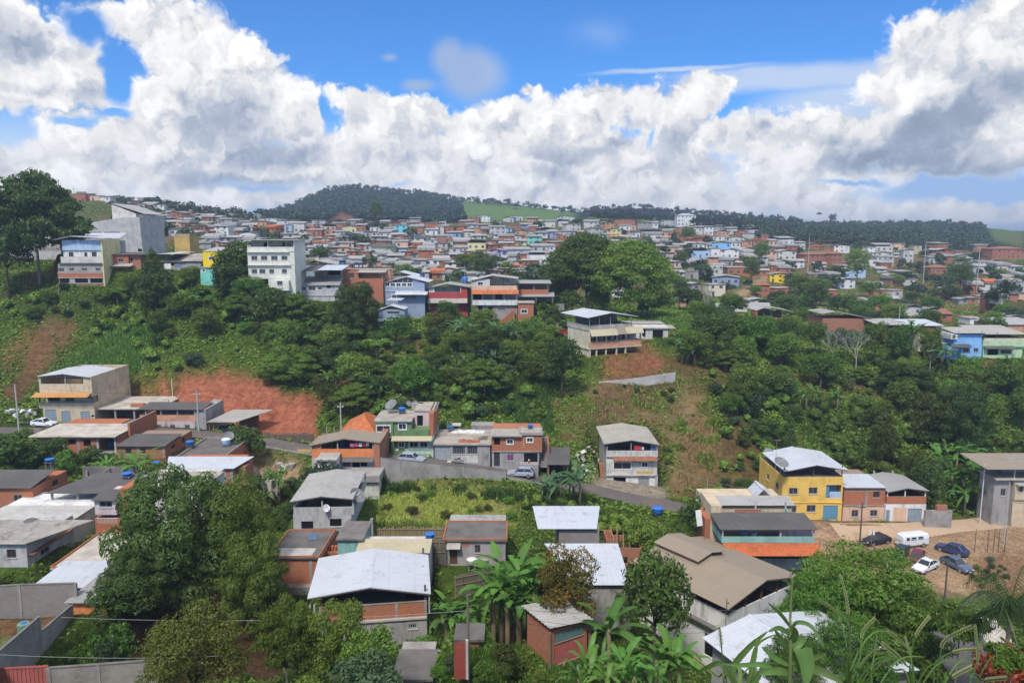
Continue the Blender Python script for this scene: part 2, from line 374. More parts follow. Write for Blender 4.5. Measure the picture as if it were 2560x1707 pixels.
plain('tyre',(.015,.015,.016),.8);plain('rim',(.42,.42,.43),.35,.7);plain('car_glass',(.03,.035,.045),.06,0,.7);plain('lamp',(.7,.7,.68),.2);plain('bumper',(.05,.05,.05),.6);plain('plate',(.6,.6,.58),.5)
plain('tail_red',(.35,.02,.02),.3)
for nm,c in[('car_white',(.72,.73,.74)),('car_black',(.018,.018,.022)),('car_maroon',(.16,.025,.05)),('car_silver',(.36,.38,.44)),('car_navy',(.035,.05,.13)),('car_bluegrey',(.10,.13,.20)),('car_green',(.035,.045,.045)),('car_grey',(.16,.16,.18)),('car_red',(.4,.03,.04))]:
 plain(nm,c,.25,0,.6,.05)
plain('hood_white',(.55,.55,.55),.4)
plain('rubble_white',(.72,.72,.70),.6);plain('tarp',(.12,.20,.55),.6);plain('tarp_orange',(.62,.2,.04),.7);plain('barrel_green',(.14,.26,.18),.7)
plain('cable',(.03,.03,.03),.7);plain('cable_light',(.35,.35,.34),.7)
def leafmat(name,dark,light,trans=.30,hue=.5,third=None):
 m,t,o=new_mat(name)
 lv=t.attr('lv');r=t.orand()
 c=t.mix(lv,dark,light)
 n=t.noise(t.obj(),2.2,2)
 c=t.mix(t.rng(n,.35,.65,0.,.35),c,light)
 if third:c=t.mix(t.rng(t.noise(t.obj(),3.5,2),.52,.62),c,third)
 hs=t.n.new('ShaderNodeHueSaturation');t.put(hs.inputs['Color'],c)
 t.put(hs.inputs['Hue'],t.m('MULTIPLY_ADD',r,.05*hue,.5-.025*hue));t.put(hs.inputs['Value'],t.m('MULTIPLY_ADD',t.m('FRACT',t.m('MULTIPLY',r,7.3)),.85,.72))
 b=t.n.new('ShaderNodeBsdfDiffuse');t.put(b.inputs[0],hs.outputs[0])
 tr=t.n.new('ShaderNodeBsdfTranslucent');t.put(tr.inputs[0],t.mix(.5,hs.outputs[0],(.30,.36,.03),'MULTIPLY'))
 tr2=t.n.new('ShaderNodeVectorMath');tr2 .operation='SCALE';t.put(tr2 .inputs[0],hs.outputs[0]);tr2 .inputs['Scale'].default_value=1.4
 t.l.new(tr2 .outputs[0],tr.inputs[0])
 gl=t.n.new('ShaderNodeBsdfGlossy');gl.inputs['Roughness'].default_value=.45;gl.inputs[0].default_value=(.8,.85,.9,1)
 mx=t.n.new('ShaderNodeMixShader');mx.inputs[0].default_value=trans;t.l.new(b.outputs[0],mx.inputs[1]);t.l.new(tr.outputs[0],mx.inputs[2])
 m2=t.n.new('ShaderNodeMixShader');m2 .inputs[0].default_value=.018;t.l.new(mx.outputs[0],m2 .inputs[1]);t.l.new(gl.outputs[0],m2 .inputs[2])
 t.l.new(m2 .outputs[0],o.inputs[0]);MATS[name]=m;return m
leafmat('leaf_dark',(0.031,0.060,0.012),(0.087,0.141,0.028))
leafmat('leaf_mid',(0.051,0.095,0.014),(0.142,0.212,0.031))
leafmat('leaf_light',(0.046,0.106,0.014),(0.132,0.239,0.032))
leafmat('leaf_blue',(0.032,0.059,0.026),(0.076,0.120,0.051))
leafmat('leaf_olive',(0.037,0.051,0.008),(0.111,0.130,0.022))
leafmat('leaf_flower',(0.029,0.038,0.009),(0.118,0.092,0.014),third=(.21,.125,.02))
leafmat('leaf_vine',(0.037,0.060,0.008),(0.119,0.158,0.026))
leafmat('leaf_banana',(0.035,0.091,0.017),(0.118,0.236,0.041),.35)
leafmat('leaf_banana_grey',(0.032,0.070,0.030),(0.092,0.167,0.065),.3)
leafmat('leaf_palm',(0.023,0.051,0.013),(0.069,0.120,0.026))
leafmat('leaf_far',(0.027,0.048,0.019),(0.065,0.102,0.037),.15)
leafmat('leaf_under',(0.054,0.088,0.012),(0.164,0.241,0.031),.25)
leafmat('leaf_straw',(0.189,0.119,0.043),(0.425,0.292,0.114),.2)
leafmat('leaf_rust',(0.118,0.032,0.011),(0.307,0.086,0.028),.2)
leafmat('leaf_grass',(0.046,0.093,0.014),(0.129,0.223,0.040),.3)
leafmat('leaf_grassyel',(.17,.21,.03),(.40,.43,.10),.35)
leafmat('leaf_blade',(0.065,0.120,0.026),(0.157,0.251,0.070),.35)
leafmat('leaf_seed',(0.153,0.162,0.067),(0.330,0.313,0.162),.3)
plain('bark',(.10,.08,.06),.95);plain('barkgrey',(.24,.22,.20),.95);plain('barkpale',(.32,.30,.27),.95);plain('stem_green',(.12,.15,.05),.8);plain('stem_dry',(.20,.15,.09),.9)
plain('skin',(.30,.16,.10),.6);plain('hair',(.02,.014,.01),.7);plain('shirt_pink',(.55,.28,.25),.9);plain('trousers',(.05,.06,.10),.9);plain('cap',(.70,.70,.68),.9);plain('eye',(.02,.02,.02),.3)
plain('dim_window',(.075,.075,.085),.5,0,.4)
NEAR=[(1.2,-2.0),(3,-2.75),(5,-4.1),(12,-9.3),(30,-22.0),(45,-31.0)]
def Zr(y,v):return ratio(v)*y
PROF={0:[(55,-34.5),(75,-35),(90,-34.5),(112,-33),('v',122,1075),('v',135,990),('v',150,890),('v',165,765),('v',175,668),('v',222,648),('v',300,590),('v',380,540),('v',480,497),('v',560,500)],150:[(55,-34.5),(75,-35.2),(90,-35),(112,-33.5),('v',122,1072),('v',128,1057),('v',144,1000),('v',150,900),('v',158,800),('v',165,722),('v',172,700),('v',200,665),('v',240,640),('v',330,580),('v',430,518),('v',500,480),('v',600,500)],260:[(55,-34.8),(75,-35.6),(90,-35.5),(112,-34),(124,-33.2),('v',130,1057),('v',142,1003),('v',147,930),('v',150,900),('v',158,805),('v',165,735),('v',174,712),('v',208,680),('v',300,605),('v',400,545),('v',500,490),('v',620,510)],370:[(55,-35),(75,-36),(90,-36),(112,-34.5),(125,-33.2),('v',132,1052),('v',140,1005),('v',142.5,955),('v',150,900),('v',158,810),('v',165,745),('v',175,720),('v',215,690),('v',300,620),('v',400,555),('v',500,508),('v',620,518)],600:[(50,-34),(60,-36),(90,-36.5),(115,-35.2),(128,-35),('v',133,1085),('v',138,1015),('v',144,940),('v',152,890),('v',162,800),('v',168,745),('v',180,722),('v',215,690),('v',280,660),('v',380,590),('v',480,550),('v',620,540)],800:[(50,-33),(60,-36.5),(90,-36.5),(104,-35.5),(125,-35.2),('v',131,1090),('v',137,1020),('v',142,990),('v',150,930),('v',160,850),('v',172,760),('v',178,737),(200,-17),('v',230,715),('v',290,668),('v',380,610),('v',480,572),('v',620,556)],1000:[(50,-32.5),(60,-36.5),(90,-36.6),(102.6,-36.4),(104.6,-34.2),(112,-34),(121,-33.5),('v',128,1000),('v',140,920),('v',155,860),('v',168,815),('v',180,775),('v',195,762),(230,-23),('v',290,690),('v',380,615),('v',500,572),('v',640,556)],1250:[(50,-33),(60,-36.5),(90,-36.9),(104,-36.8),(106,-35.0),('v',112,1165),('v',120,1100),('v',130,1020),('v',142,930),('v',155,870),('v',170,825),('v',182,800),('v',200,790),(230,-24),('v',290,700),('v',380,620),('v',500,574),('v',640,558)],1480:[(50,-34),(62,-37.5),(90,-38),('v',104,1240),('v',108,1222),('v',114,1190),('v',121,1120),('v',132,1020),('v',142,965),('v',148,925),('v',155,890),('v',168,830),('v',180,800),('v',205,785),('v',240,765),('v',300,715),('v',400,630),('v',520,572),('v',650,552)],1720:[(50,-35),(62,-39),(90,-40),('v',104,1262),('v',114,1228),('v',122,1150),('v',135,1030),('v',146,950),('v',158,880),('v',175,830),('v',195,790),('v',225,772),('v',260,760),('v',330,705),('v',420,640),('v',520,590),('v',660,560)],2000:[(50,-36),(62,-41),(85,-43),(98,-43.5),('v',109,1310),('v',122,1200),('v',130,1110),('v',145,1000),('v',160,920),('v',180,860),('v',200,825),('v',240,790),('v',300,755),('v',370,710),('v',450,660),('v',560,608),('v',680,585)],2300:[(50,-36),(62,-41),(85,-43),('v',98,1365),('v',108,1318),('v',120,1235),('v',135,1100),('v',150,1000),('v',162,930),('v',172,895),('v',200,850),('v',240,805),('v',300,765),('v',380,715),('v',460,665),('v',540,632),('v',680,605)],2520:[(50,-36),(62,-40.5),(85,-42.5),(100,-43),('v',112,1302),('v',122,1210),('v',138,1080),('v',152,970),('v',160,918),('v',170,897),('v',210,850),('v',250,800),('v',320,745),('v',400,690),('v',480,650),('v',560,632),('v',700,608)],}
CREST=[(-400,520),(300,545),(560,548),(690,541),(735,520),(780,497),(820,480),(880,473),(940,474),(1000,477),(1060,486),(1110,496),(1200,508),(1300,514),(1390,524),(1440,530),(1560,522),(1700,532),(1800,540),(2000,556),(2200,562),(2340,560),(2440,568),(2560,582),(3000,590)]
def crest(u):return float(np.interp(u,[c[0]for c in CREST],[c[1]for c in CREST]))
PROF[-700]=PROF[0];PROF[3200]=PROF[2520]
NT_,NY=640,620
T0,T1,Y0,Y1=-1.35,1.35,1.2,7000.0
tg=np.linspace(T0,T1,NT_);lyg=np.linspace(math.log(Y0),math.log(Y1),NY);yg=np.exp(lyg)
def build_height():
 us=sorted(PROF);cols=[]
 for u in us:
  ys,zs=[a for a,_ in NEAR],[b for _,b in NEAR]
  for e in PROF[u]:
   if e[0]=='v':ys.append(e[1]);zs.append(Zr(e[1],e[2]))
   else:ys.append(e[0]);zs.append(e[1])
  cols.append(np.interp(lyg,np.log(ys),zs))
 cols=np.array(cols)
 ker=np.exp(-.5*(np.arange(-6,7)/2.2)**2);ker/=ker.sum()
 cols=np.array([np.convolve(np.pad(c,6,mode='edge'),ker,'valid')for c in cols])
 tc=np.array([(u-CX)/FPX/.975 for u in us])
 i=np.clip(np.searchsorted(tc,tg)-1,0,len(tc)-2)
 f=np.clip((tg-tc[i])/(tc[i+1]-tc[i]),0,1);f=f*f*(3-2*f)*.5+f*.5
 H=cols[i]*(1-f)[:,None]+cols[i+1]*f[:,None]
 yend=np.where(tg*FPX*.975+CX<900,640,680)
 for k,t in enumerate(tg):
  u=CX+t*FPX*.985;vt=crest(u)
  left=u<1150
  yc=np.interp(u,[600,760,1150,1500,2000,2560],[1150,1150,1150,1050,980,900])
  z_e=np.interp(yend[k],yg,H[k]);z_c=Zr(yc,vt)
  s=np.clip((yg-yend[k])/(yc-yend[k]),0,1)
  far=z_e+(z_c-z_e)*(s**1.25)
  down=z_c-(yg-yc)*.08
  down=np.maximum(down,Zr(yg,600)-60)
  Hk=np.where(yg>yend[k],far,H[k]);Hk=np.where(yg>yc,down,Hk)
  bump=np.exp(-((u-2440)/130.)**2)*Zr(2600,542)+np.exp(-((u-2300)/60.)**2)*Zr(2600,560)*.55
  Hk=np.maximum(Hk,bump*np.exp(-((yg-2600)/420.)**2)-70)
  H[k]=Hk
 return H
HG=build_height()
def vnoise(x,y,seed=0):
 """smooth value noise"""
 xi,yi=np.floor(x).astype(np.int64),np.floor(y).astype(np.int64);fx,fy=x-xi,y-yi
 fx,fy=fx*fx*(3-2*fx),fy*fy*(3-2*fy)
 def h(a,b):
  n=(a*374761393+b*668265263+seed*1442695041)&0x7fffffff
  n=((n^(n>>13))*1274126177)&0x7fffffff
  return((n^(n>>16))&0xffff)/65535.
 return(h(xi,yi)*(1-fx)+h(xi+1,yi)*fx)*(1-fy)+(h(xi,yi+1)*(1-fx)+h(xi+1,yi+1)*fx)*fy
def fbm(x,y,seed=0,oct=4):
 a,s=1.,0.
 for o in range(oct):
  s=s+a*(vnoise(x,y,seed+o)-.5);x=x*2.03;y=y*2.03;a*=.5
 return s
XG=tg[:,None]*yg[None,:];YG=np.repeat(yg[None,:],NT_,0)
sl=np.clip((YG-110)/30,0,1)
HG=HG+fbm(XG/9.,YG/9.,3)*np.clip(YG/160,0,1.2)*(.25+.9*sl)
HG=HG+fbm(XG/45.,YG/45.,9)*np.clip((YG-200)/200,0,1)*5.0
cutm=np.clip(1-np.abs(YG-137.5)/6,0,1)*(XG>-66)*(XG<-34)
HG=HG+cutm*(fbm(XG/2.0,YG/9.,77,4)*2.6+.75*np.sin(HG*1.25+fbm(XG/6.,YG/6.,78,2)*3))
PADS=[]
ALLPADS=[]
def pad(cx,cy,hw,hd,ang,z,soft=2.5):
 PADS.append((cx,cy,hw,hd,ang,z,soft));ALLPADS.append((cx,cy,hw,hd,ang))
def apply_pads():
 global HG
 for cx,cy,hw,hd,ang,z,soft in PADS:
  ca,sa=math.cos(ang),math.sin(ang)
  dx,dy=XG-cx,YG-cy
  lx,ly=dx*ca+dy*sa,-dx*sa+dy*ca
  d=np.hypot(np.maximum(np.abs(lx)-hw,0),np.maximum(np.abs(ly)-hd,0))
  w=np.clip(1-d/soft,0,1);w=w*w*(3-2*w)
  HG=HG*(1-w)+z*w
def ground(x,y):
 x=np.asarray(x,float);y=np.maximum(np.asarray(y,float),Y0*1.001)
 ti=np.clip((x/y-T0)/(T1-T0)*(NT_-1),0,NT_-1.001);yi=np.clip((np.log(y)-lyg[0])/(lyg[-1]-lyg[0])*(NY-1),0,NY-1.001)
 a,b=ti.astype(int),yi.astype(int);fa,fb=ti-a,yi-b
 return(HG[a,b]*(1-fa)+HG[a+1,b]*fa)*(1-fb)+(HG[a,b+1]*(1-fa)+HG[a+1,b+1]*fa)*fb
RAYY=np.exp(np.linspace(math.log(2.0),math.log(3000),1500))
def hit(u,v,ymin=2.0,ymax=3000.):
 """first point of the ground along the sight line through a pixel"""
 d=ray(u,v);ys=RAYY[(RAYY>=ymin)&(RAYY<=ymax)]
 g=ground(d[0]*ys,ys);below=d[2]*ys<=g
 if not below.any():return None
 k=int(np.argmax(below));y=ys[k]
 if k>0:
  a,b=ys[k-1],ys[k]
  for _ in range(12):
   m=(a+b)/2
   if d[2]*m<=ground(d[0]*m,m):b=m
   else:a=m
  y=b
 return np.array([d[0]*y,y,float(ground(d[0]*y,y))])
def inpoly(u,v,poly):
 poly=np.asarray(poly,float);x0,y0=poly[:,0],poly[:,1];x1,y1=np.roll(x0,-1),np.roll(y0,-1)
 r=np.zeros(np.shape(u),bool)
 for a,b,c,d in zip(x0,y0,x1,y1):
  cond=((b>v)!=(d>v))&(u<(c-a)*(v-b)/(d-b+1e-9)+a)
  r^=cond
 return r
REG={'R1':(0,860),'R2':(640,860),'R3':(1280,860),'R4':(1920,860),'B1':(0,1280),'B2':(640,1280),'B3':(1280,1280),'B4':(1920,1280),'T1':(0,400),'T2':(640,460),'T3':(1280,460),'T4':(1920,460)}
def RP(reg,a,b):return REG[reg][0]+a*ZS,REG[reg][1]+b*ZS
LAND=[]
PLACED=[]
WIN_N={'n':0}
FRM={'w':'frame_grey','wf':'frame_white','wd':'frame_wood'}
def hole_wall(mb,a0,a1,z0,z1,t0,t1,holes,axis=0):
 """a wall slab with rectangular openings; a is along the wall, t through it"""
 xs=sorted({a0,a1,*[min(max(h[0],a0),a1)for h in holes],*[min(max(h[2],a0),a1)for h in holes]})
 zs=sorted({z0,z1,*[min(max(h[1],z0),z1)for h in holes],*[min(max(h[3],z0),z1)for h in holes]})
 for i in range(len(xs)-1):
  for j in range(len(zs)-1):
   if xs[i+1]-xs[i]<1e-4 or zs[j+1]-zs[j]<1e-4:continue
   cx,cz=(xs[i]+xs[i+1])/2,(zs[j]+zs[j+1])/2
   if any(h[0]<cx<h[2]and h[1]<cz<h[3]for h in holes):continue
   if axis==0:mb.box(xs[i],xs[i+1],t0,t1,zs[j],zs[j+1])
   else:mb.box(t0,t1,xs[i],xs[i+1],zs[j],zs[j+1])
 return mb
class House:
 def __init__(s,name,label,reg,y,u0,u1,vb,L=8.,yaw=0.,cat='house',group=None,short=None,found=3.0,padded=True,metric=None,padw=None):
  """u0, u1, vb: the ends and the foot of the front wall (pixels of a region); metric: (x, y, z, width) instead"""
  s.reg,s.y,s.L,s.found=reg,y,L,found
  s.yaw=math.radians(yaw)
  if metric:
   p=np.array(metric[:3],float);s.w=metric[3];s.metric=True;s.y=p[1]
  else:
   s.metric=False
   a,v=RP(reg,u0,vb);b,_=RP(reg,u1,vb);s.um=(a+b)/2
   p=pt(s.um,v,y);t=p[0]/p[1]
   s.k=y/FPX/fac(v-20)/max(.3,(math.cos(s.yaw)-t*math.sin(s.yaw)))
   s.w=(b-a)*s.k
   s.slope=math.sin(s.yaw)
  s.p=p;s.o=thing(name,label,cat,p,s.yaw,group)
  uu,vv=project(p);s.px=(float(uu),float(vv))
  if short:LAND.append((short,s.px[0],s.px[1]-25))
  if padded:
   c,sn=math.cos(s.yaw),math.sin(s.yaw)
   pad(p[0]-sn*L/2,p[1]+c*L/2,(padw or s.w)/2+.3,L/2+.4,s.yaw,p[2]-.05)
 def X(s,u):return u if s.metric else(REG[s.reg][0]+u*ZS-s.um)*s.k
 def Z(s,v,x=0.,over=0.):
  if s.metric:return v
  yy=s.y+x*s.slope-over
  return ratio(REG[s.reg][1]+v*ZS)*yy-s.p[2]
 def _window(s,x0,x1,z0,z1,kind,t0,sgn,axis=0):
  """fills one opening; t0 is the outer face, sgn points inwards"""
  k,_,extra=kind.partition(':')
  def bx(mb,a0,a1,d0,d1,c0,c1):
   d0,d1=t0+sgn*d0,t0+sgn*d1
   return mb.box(a0,a1,d0,d1,c0,c1)if axis==0 else mb.box(d0,d1,a0,a1,c0,c1)
  w,h=x1-x0,z1-z0
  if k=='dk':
   bx(MB(),x0,x1,.13,.16,z0,z1).build('window',MATS['void'],s.o)  # near-black pane painted as the shade of the interior behind the opening
  elif k in('w','wf','wd','gr','wc'):
   fw=min(.09,w*.12);pr=-.05 if k=='wf' else.04;ou=.07 if k=='wf' else 0.
   m=MB();fm=MATS[FRM.get(k,'frame_grey')]
   bx(m,x0-ou,x0+fw,pr,.14,z0-ou,z1+ou);bx(m,x1-fw,x1+ou,pr,.14,z0-ou,z1+ou)
   bx(m,x0+fw,x1-fw,pr,.14,z0-ou,z0+fw);bx(m,x0+fw,x1-fw,pr,.14,z1-fw,z1+ou)
   nb=1 if k!='gr' else max(3,int(w/.28))
   for i in range(1,nb+1):
    c=x0+w*i/(nb+1);bx(m,c-.025,c+.025,.06,.11,z0+fw,z1-fw)
   f=m.build('window',fm,s.o)
   gm=MATS['curtain']if extra=='curtain' else MATS['glass']
   bx(MB(),x0+fw,x1-fw,.115,.135,z0+fw,z1-fw).build('pane',gm,f)
   if k!='wf':bx(MB(),x0-.08,x1+.08,-.07,-.002,z0-.09,z0-.01).build('sill',MATS['conclight'],f)
  elif k in('d','g'):
   m=MB();bx(m,x0,x1,.10,.15,z0,z1)
   n=max(2,int((h if k=='g' else w)/(.3 if k=='g' else.45)))
   for i in range(n):
    if k=='g':c=z0+h*(i+.5)/n;bx(m,x0+.03,x1-.03,.075,.10,c-.1,c+.08)
    else:c=x0+w*(i+.5)/n;bx(m,c-.17,c+.17,.08,.10,z0+.08,z1-.08)
   dd=m.build('garage_door' if k=='g' or w>1.8 else 'door',MATS[extra or 'door_bluegrey'],s.o)
   if k=='d':bx(MB(),x1-.16,x1-.10,.03,.08,z0+h*.45,z0+h*.52).build('handle',MATS['steel'],dd)
 def box(s,u0,u1,vt,vb,mat,wins=(),L=None,back=0.,ground=False,left=(),right=(),name='wall',top=True,ms=None):
  L=s.L if L is None else L
  x0,x1=s.X(u0),s.X(u1);xm=0. if s.metric else(x0+x1)/2
  z1,z0=s.Z(vt,xm*0),s.Z(vb,xm*0)
  if ground:z0=-s.found
  T=.16;m=MB();y0,y1=back,L
  hs=[]
  for w in wins:
   a,b=s.X(w[0]),s.X(w[2]);c,d_=s.Z(w[3]),s.Z(w[1])
   a,b=max(a,x0+.02),min(b,x1-.02);c,d_=max(c,z0),min(d_,z1-.02)
   if b-a<.1 or d_-c<.1:continue
   hs.append((a,c,b,d_));s._window(a,b,c,d_,w[4],y0,1)
  hole_wall(m,x0,x1,z0,z1,y0,y0+T,hs)
  for side,lst in((0,left),(1,right)):
   hh=[]
   for a,b,c,d_,kd in lst:
    q=(y0+T+(y1-y0-2*T)*a,z0+(0 if not ground else s.found)+(z1-max(z0,0 if ground else z0))*c,y0+T+(y1-y0-2*T)*b,z0+(0 if not ground else s.found)+(z1-max(z0,0 if ground else z0))*d_)
    hh.append(q);s._window(q[0],q[2],q[1],q[3],kd,x1 if side else x0,-1 if side else 1,axis=1)
   if side:hole_wall(m,y0+T,y1-T,z0,z1,x1-T,x1,hh,axis=1)
   else:hole_wall(m,y0+T,y1-T,z0,z1,x0,x0+T,hh,axis=1)
  m.box(x0,x1,y1-T,y1,z0,z1)
  if top:m.box(x0+T,x1-T,y0+T,y1-T,z1-.15,z1-.003)
  return m.build(name,MATS[mat],s.o)
 def terrace(s,u0,u1,vtop,vpar,vbot,mat,posts=(),L=None,backmat=None,backh=None,post_mat='darkpost',sides=(True,True),wins=(),inner=True,par_name='parapet',pw=.16):
  """open floor: parapet, posts up to the roof and a wall at the back"""
  L=s.L if L is None else L
  x0,x1=s.X(u0),s.X(u1);zt,zp,zb=s.Z(vtop),s.Z(vpar),s.Z(vbot);T=.13
  m=MB();m.box(x0,x1,0,T,zb,zp)
  if sides[0]:m.box(x0,x0+T,T,L,zb,zp)
  if sides[1]:m.box(x1-T,x1,T,L,zb,zp)
  m.build(par_name,MATS[mat],s.o)
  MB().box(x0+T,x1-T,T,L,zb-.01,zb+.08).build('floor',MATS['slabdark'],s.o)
  for u in posts:
   x=min(max(s.X(u),x0+pw/2),x1-pw/2)
   MB().box(x-pw/2,x+pw/2,.003,pw,zp,zt+.02).build('post',MATS[post_mat],s.o)
   MB().box(x-pw/2,x+pw/2,L-pw,L,zp,zt+.02).build('post',MATS[post_mat],s.o)
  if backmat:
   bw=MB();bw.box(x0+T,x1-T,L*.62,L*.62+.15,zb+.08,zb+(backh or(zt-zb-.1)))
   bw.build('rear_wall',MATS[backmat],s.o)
  if wins:
   pass
 def posts(s,us,vt,vb,mat='conc',y=.05,w=.22,zfoot=None):
  for u in us:
   x=s.X(u);z0=s.Z(vb)if zfoot is None else zfoot
   MB().box(x-w/2,x+w/2,y,y+w,z0,s.Z(vt)).build('post',MATS[mat],s.o)
 def gable(s,uL,vL,uP,vP,uR,vR,mat,vback=None,L=None,over=.35,drop=0.,th=.06,truss=True):
  x0,xp,x1=s.X(uL),s.X(uP),s.X(uR)
  zl,zp,zr=s.Z(vL,x0,over),s.Z(vP,xp,over),s.Z(vR,x1,over)
  L=s.roofL(vP,vback,over)if vback is not None else(s.L if L is None else L)
  m=MB();m.prism([(x0,zl),(xp,zp),(x1,zr),(x1,zr-th),(xp,zp-th),(x0,zl-th)],-over,L)
  r=m.build('roof',MATS[mat],s.o)
  if truss:
   for yy in(-over+.03,L*.5):
    MB().prism([(x0+.1,zl-th-.01),(xp,zp-th-.01),(x1-.1,zr-th-.01),(x1-.1,zr-th-.12),(xp,zp-th-.12),(x0+.1,zl-th-.12)],yy,yy+.07).build('rafter',MATS['darkpost'],r)
  MB().prism([(xp-.22,zp-.03),(xp,zp+.03),(xp+.22,zp-.03),(xp,zp+.012)],-over-.01,L+.01).build('ridge_cap',MATS[mat],r)
  return r
 def roofL(s,vf,vb,over=0.):
  return max(1.5,(s.y-over)*(ratio(REG[s.reg][1]+vf*ZS)/ratio(REG[s.reg][1]+vb*ZS))-s.y)if not s.metric else s.L
 def shed(s,u0,u1,vf,mat,vback=None,rise=.8,L=None,over=.4,th=.06,ub=None,side=0.):
  x0,x1=s.X(u0),s.X(u1);zf=s.Z(vf,0.,over)
  if vback is not None:
   za=zf+rise+s.p[2];L=max(2.,za/ratio(REG[s.reg][1]+vback*ZS)-s.y)
  L=s.L if L is None else L
  m=MB()
  if ub is None:m.prism_x([(-over,zf),(L,zf+rise),(L,zf+rise-th),(-over,zf-th)],x0,x1)
  else:
   b0,b1=s.X(ub[0]),s.X(ub[1]);vs=[(x0,-over,zf),(x1,-over,zf),(b1,L,zf+rise),(b0,L,zf+rise)]
   m.add(vs+[(a,b,c-th)for a,b,c in vs],[(0,1,2,3),(7,6,5,4),(0,4,5,1),(1,5,6,2),(2,6,7,3),(3,7,4,0)])
  return m.build('roof',MATS[mat],s.o)
 def slab(s,u0,u1,vf,mat='slab',vback=None,L=None,over=.25,th=.18,curb=0.,curbmat='brick',side=.1):
  x0,x1=s.X(u0)-side,s.X(u1)+side;z=s.Z(vf)+.004
  L=s.roofL(vf,vback)if vback is not None else(s.L if L is None else L)
  r=MB().box(x0,x1,-over,L+.1,z-th,z).build('roof',MATS[mat],s.o)
  if curb:
   m=MB();y0,y1=-over+.02,L+.08;a,b=x0+.02,x1-.02;T=.12
   m.box(a,b,y0,y0+T,z-.01,z+curb).box(a,b,y1-T,y1,z-.01,z+curb).box(a,a+T,y0+T,y1-T,z-.01,z+curb).box(b-T,b,y0+T,y1-T,z-.01,z+curb)
   m.build('curb',MATS[curbmat],r)
  s.ztop=s.p[2]+z
  return r
 def awning(s,u0,u1,vt,vb,mat,out=1.2,th=.05,name='awning'):
  x0,x1=s.X(u0),s.X(u1);zf=s.Z(vb,0.,out);zb=max(s.Z(vt),zf+.15)
  m=MB().prism_x([(-out,zf),(-.003,zb),(-.003,zb-th),(-out,zf-th)],x0,x1)
  return m.build(name,MATS[mat],s.o)
 def ledge(s,u0,u1,v,mat='conclight',out=.15,th=.12,L=.2):
  x0,x1=s.X(u0),s.X(u1);z=s.Z(v)
  return MB().box(x0-.03,x1+.03,-out,L,z-th/2,z+th/2).build('ledge',MATS[mat],s.o)
 def strip(s,u0,u1,vt,vb,mat,out=.03,name='panel'):
  x0,x1=s.X(u0),s.X(u1)
  return MB().box(x0,x1,-out,-.002,s.Z(vb),s.Z(vt)).build(name,MATS[mat],s.o)
 def wpoint(s,u,v,yl):
  """world point of a facade position, moved yl metres into the house"""
  x=s.X(u);c,sn=math.cos(s.yaw),math.sin(s.yaw)
  return np.array([s.p[0]+c*x-sn*yl,s.p[1]+sn*x+c*yl,s.p[2]+s.Z(v)])
def tank(label,reg,u0,u1,v0,v1,z=None,y=None,mat='tankblue',lid='tanklid',stand=.5,standmat='concdark',footz=None):
 a,va=RP(reg,u0,v0);b,vb=RP(reg,u1,v1);um=(a+b)/2
 if y is None:y=z/ratio(vb)
 p=pt(um,vb,y);w=(b-a)*y/FPX/fac(vb);h=(vb-va)*y/FPX*.95
 if z is not None:h=max(.5,h-stand*.5)
 o=thing('water_tank',label,'water tank',p+np.array([0,w/2,0]))
 r=w/2;z0=0.
 if stand:
  st=MB();fz=-.05 if footz is None else footz-p[2]
  for sx in(-1,1):
   for sy in(-1,1):st.box(sx*r*.55-.07,sx*r*.55+.07,sy*r*.55-.07,sy*r*.55+.07,fz,stand)
  st.box(-r*.85,r*.85,-r*.85,r*.85,stand,stand+.06);st.build('stand',MATS[standmat],o);z0=stand+.06
  h=max(.5,h-stand)
 MB().lathe([(r*.78,z0),(r*.84,z0+h*.3),(r*.9,z0+h*.55),(r*.96,z0+h*.78)],18).build('body',MATS[mat],o,smooth=True)
 MB().lathe([(r*1.0,z0+h*.78),(r*1.0,z0+h*.83),(r*.62,z0+h*.97),(r*.2,z0+h)],18).build('lid',MATS[lid],o)
 return o
def dish(label,reg,uc,vc,y,size=1.6,az=20,el=55,mast=1.2,mat='dish_mesh'):
 a,v=RP(reg,uc,vc);p=pt(a,v,y)
 o=thing('satellite_dish',label,'satellite dish',p-np.array([0,0,mast]))
 MB().tube([(0,0,-.5),(0,0,mast)],.035).build('mast',MATS['steel'],o)
 m=MB();n=18;rings=5;R=size/2
 A,E=math.radians(az),math.radians(el);nv=Vector((math.sin(A)*math.cos(E),-math.cos(A)*math.cos(E),math.sin(E)))
 ux=nv.cross(Vector((0,0,1))).normalized();uy=ux.cross(nv)
 for i in range(rings+1):
  r=R*i/rings
  for k in range(n):
   t=2*math.pi*k/n;q=ux*(r*math.cos(t))+uy*(r*math.sin(t))+nv*(.28*R*(i/rings)**2)+Vector((0,0,mast))
   m.v.append(tuple(q))
 for i in range(rings):
  for k in range(n):m.f.append((i*n+k,i*n+(k+1)%n,(i+1)*n+(k+1)%n,(i+1)*n+k))
 m.build('reflector',MATS[mat],o,smooth=True)
 f=MB();tip=nv*(R*.9)+Vector((0,0,mast))
 for k in range(3):
  t=2*math.pi*k/3;q=ux*(R*.8*math.cos(t))+uy*(R*.8*math.sin(t))+nv*(.18*R)+Vector((0,0,mast));f.tube([q,tip],.012,4)
 f.box(tip.x-.05,tip.x+.05,tip.y-.05,tip.y+.05,tip.z-.05,tip.z+.05)
 f.build('feed_arm',MATS['steel'],o);return o
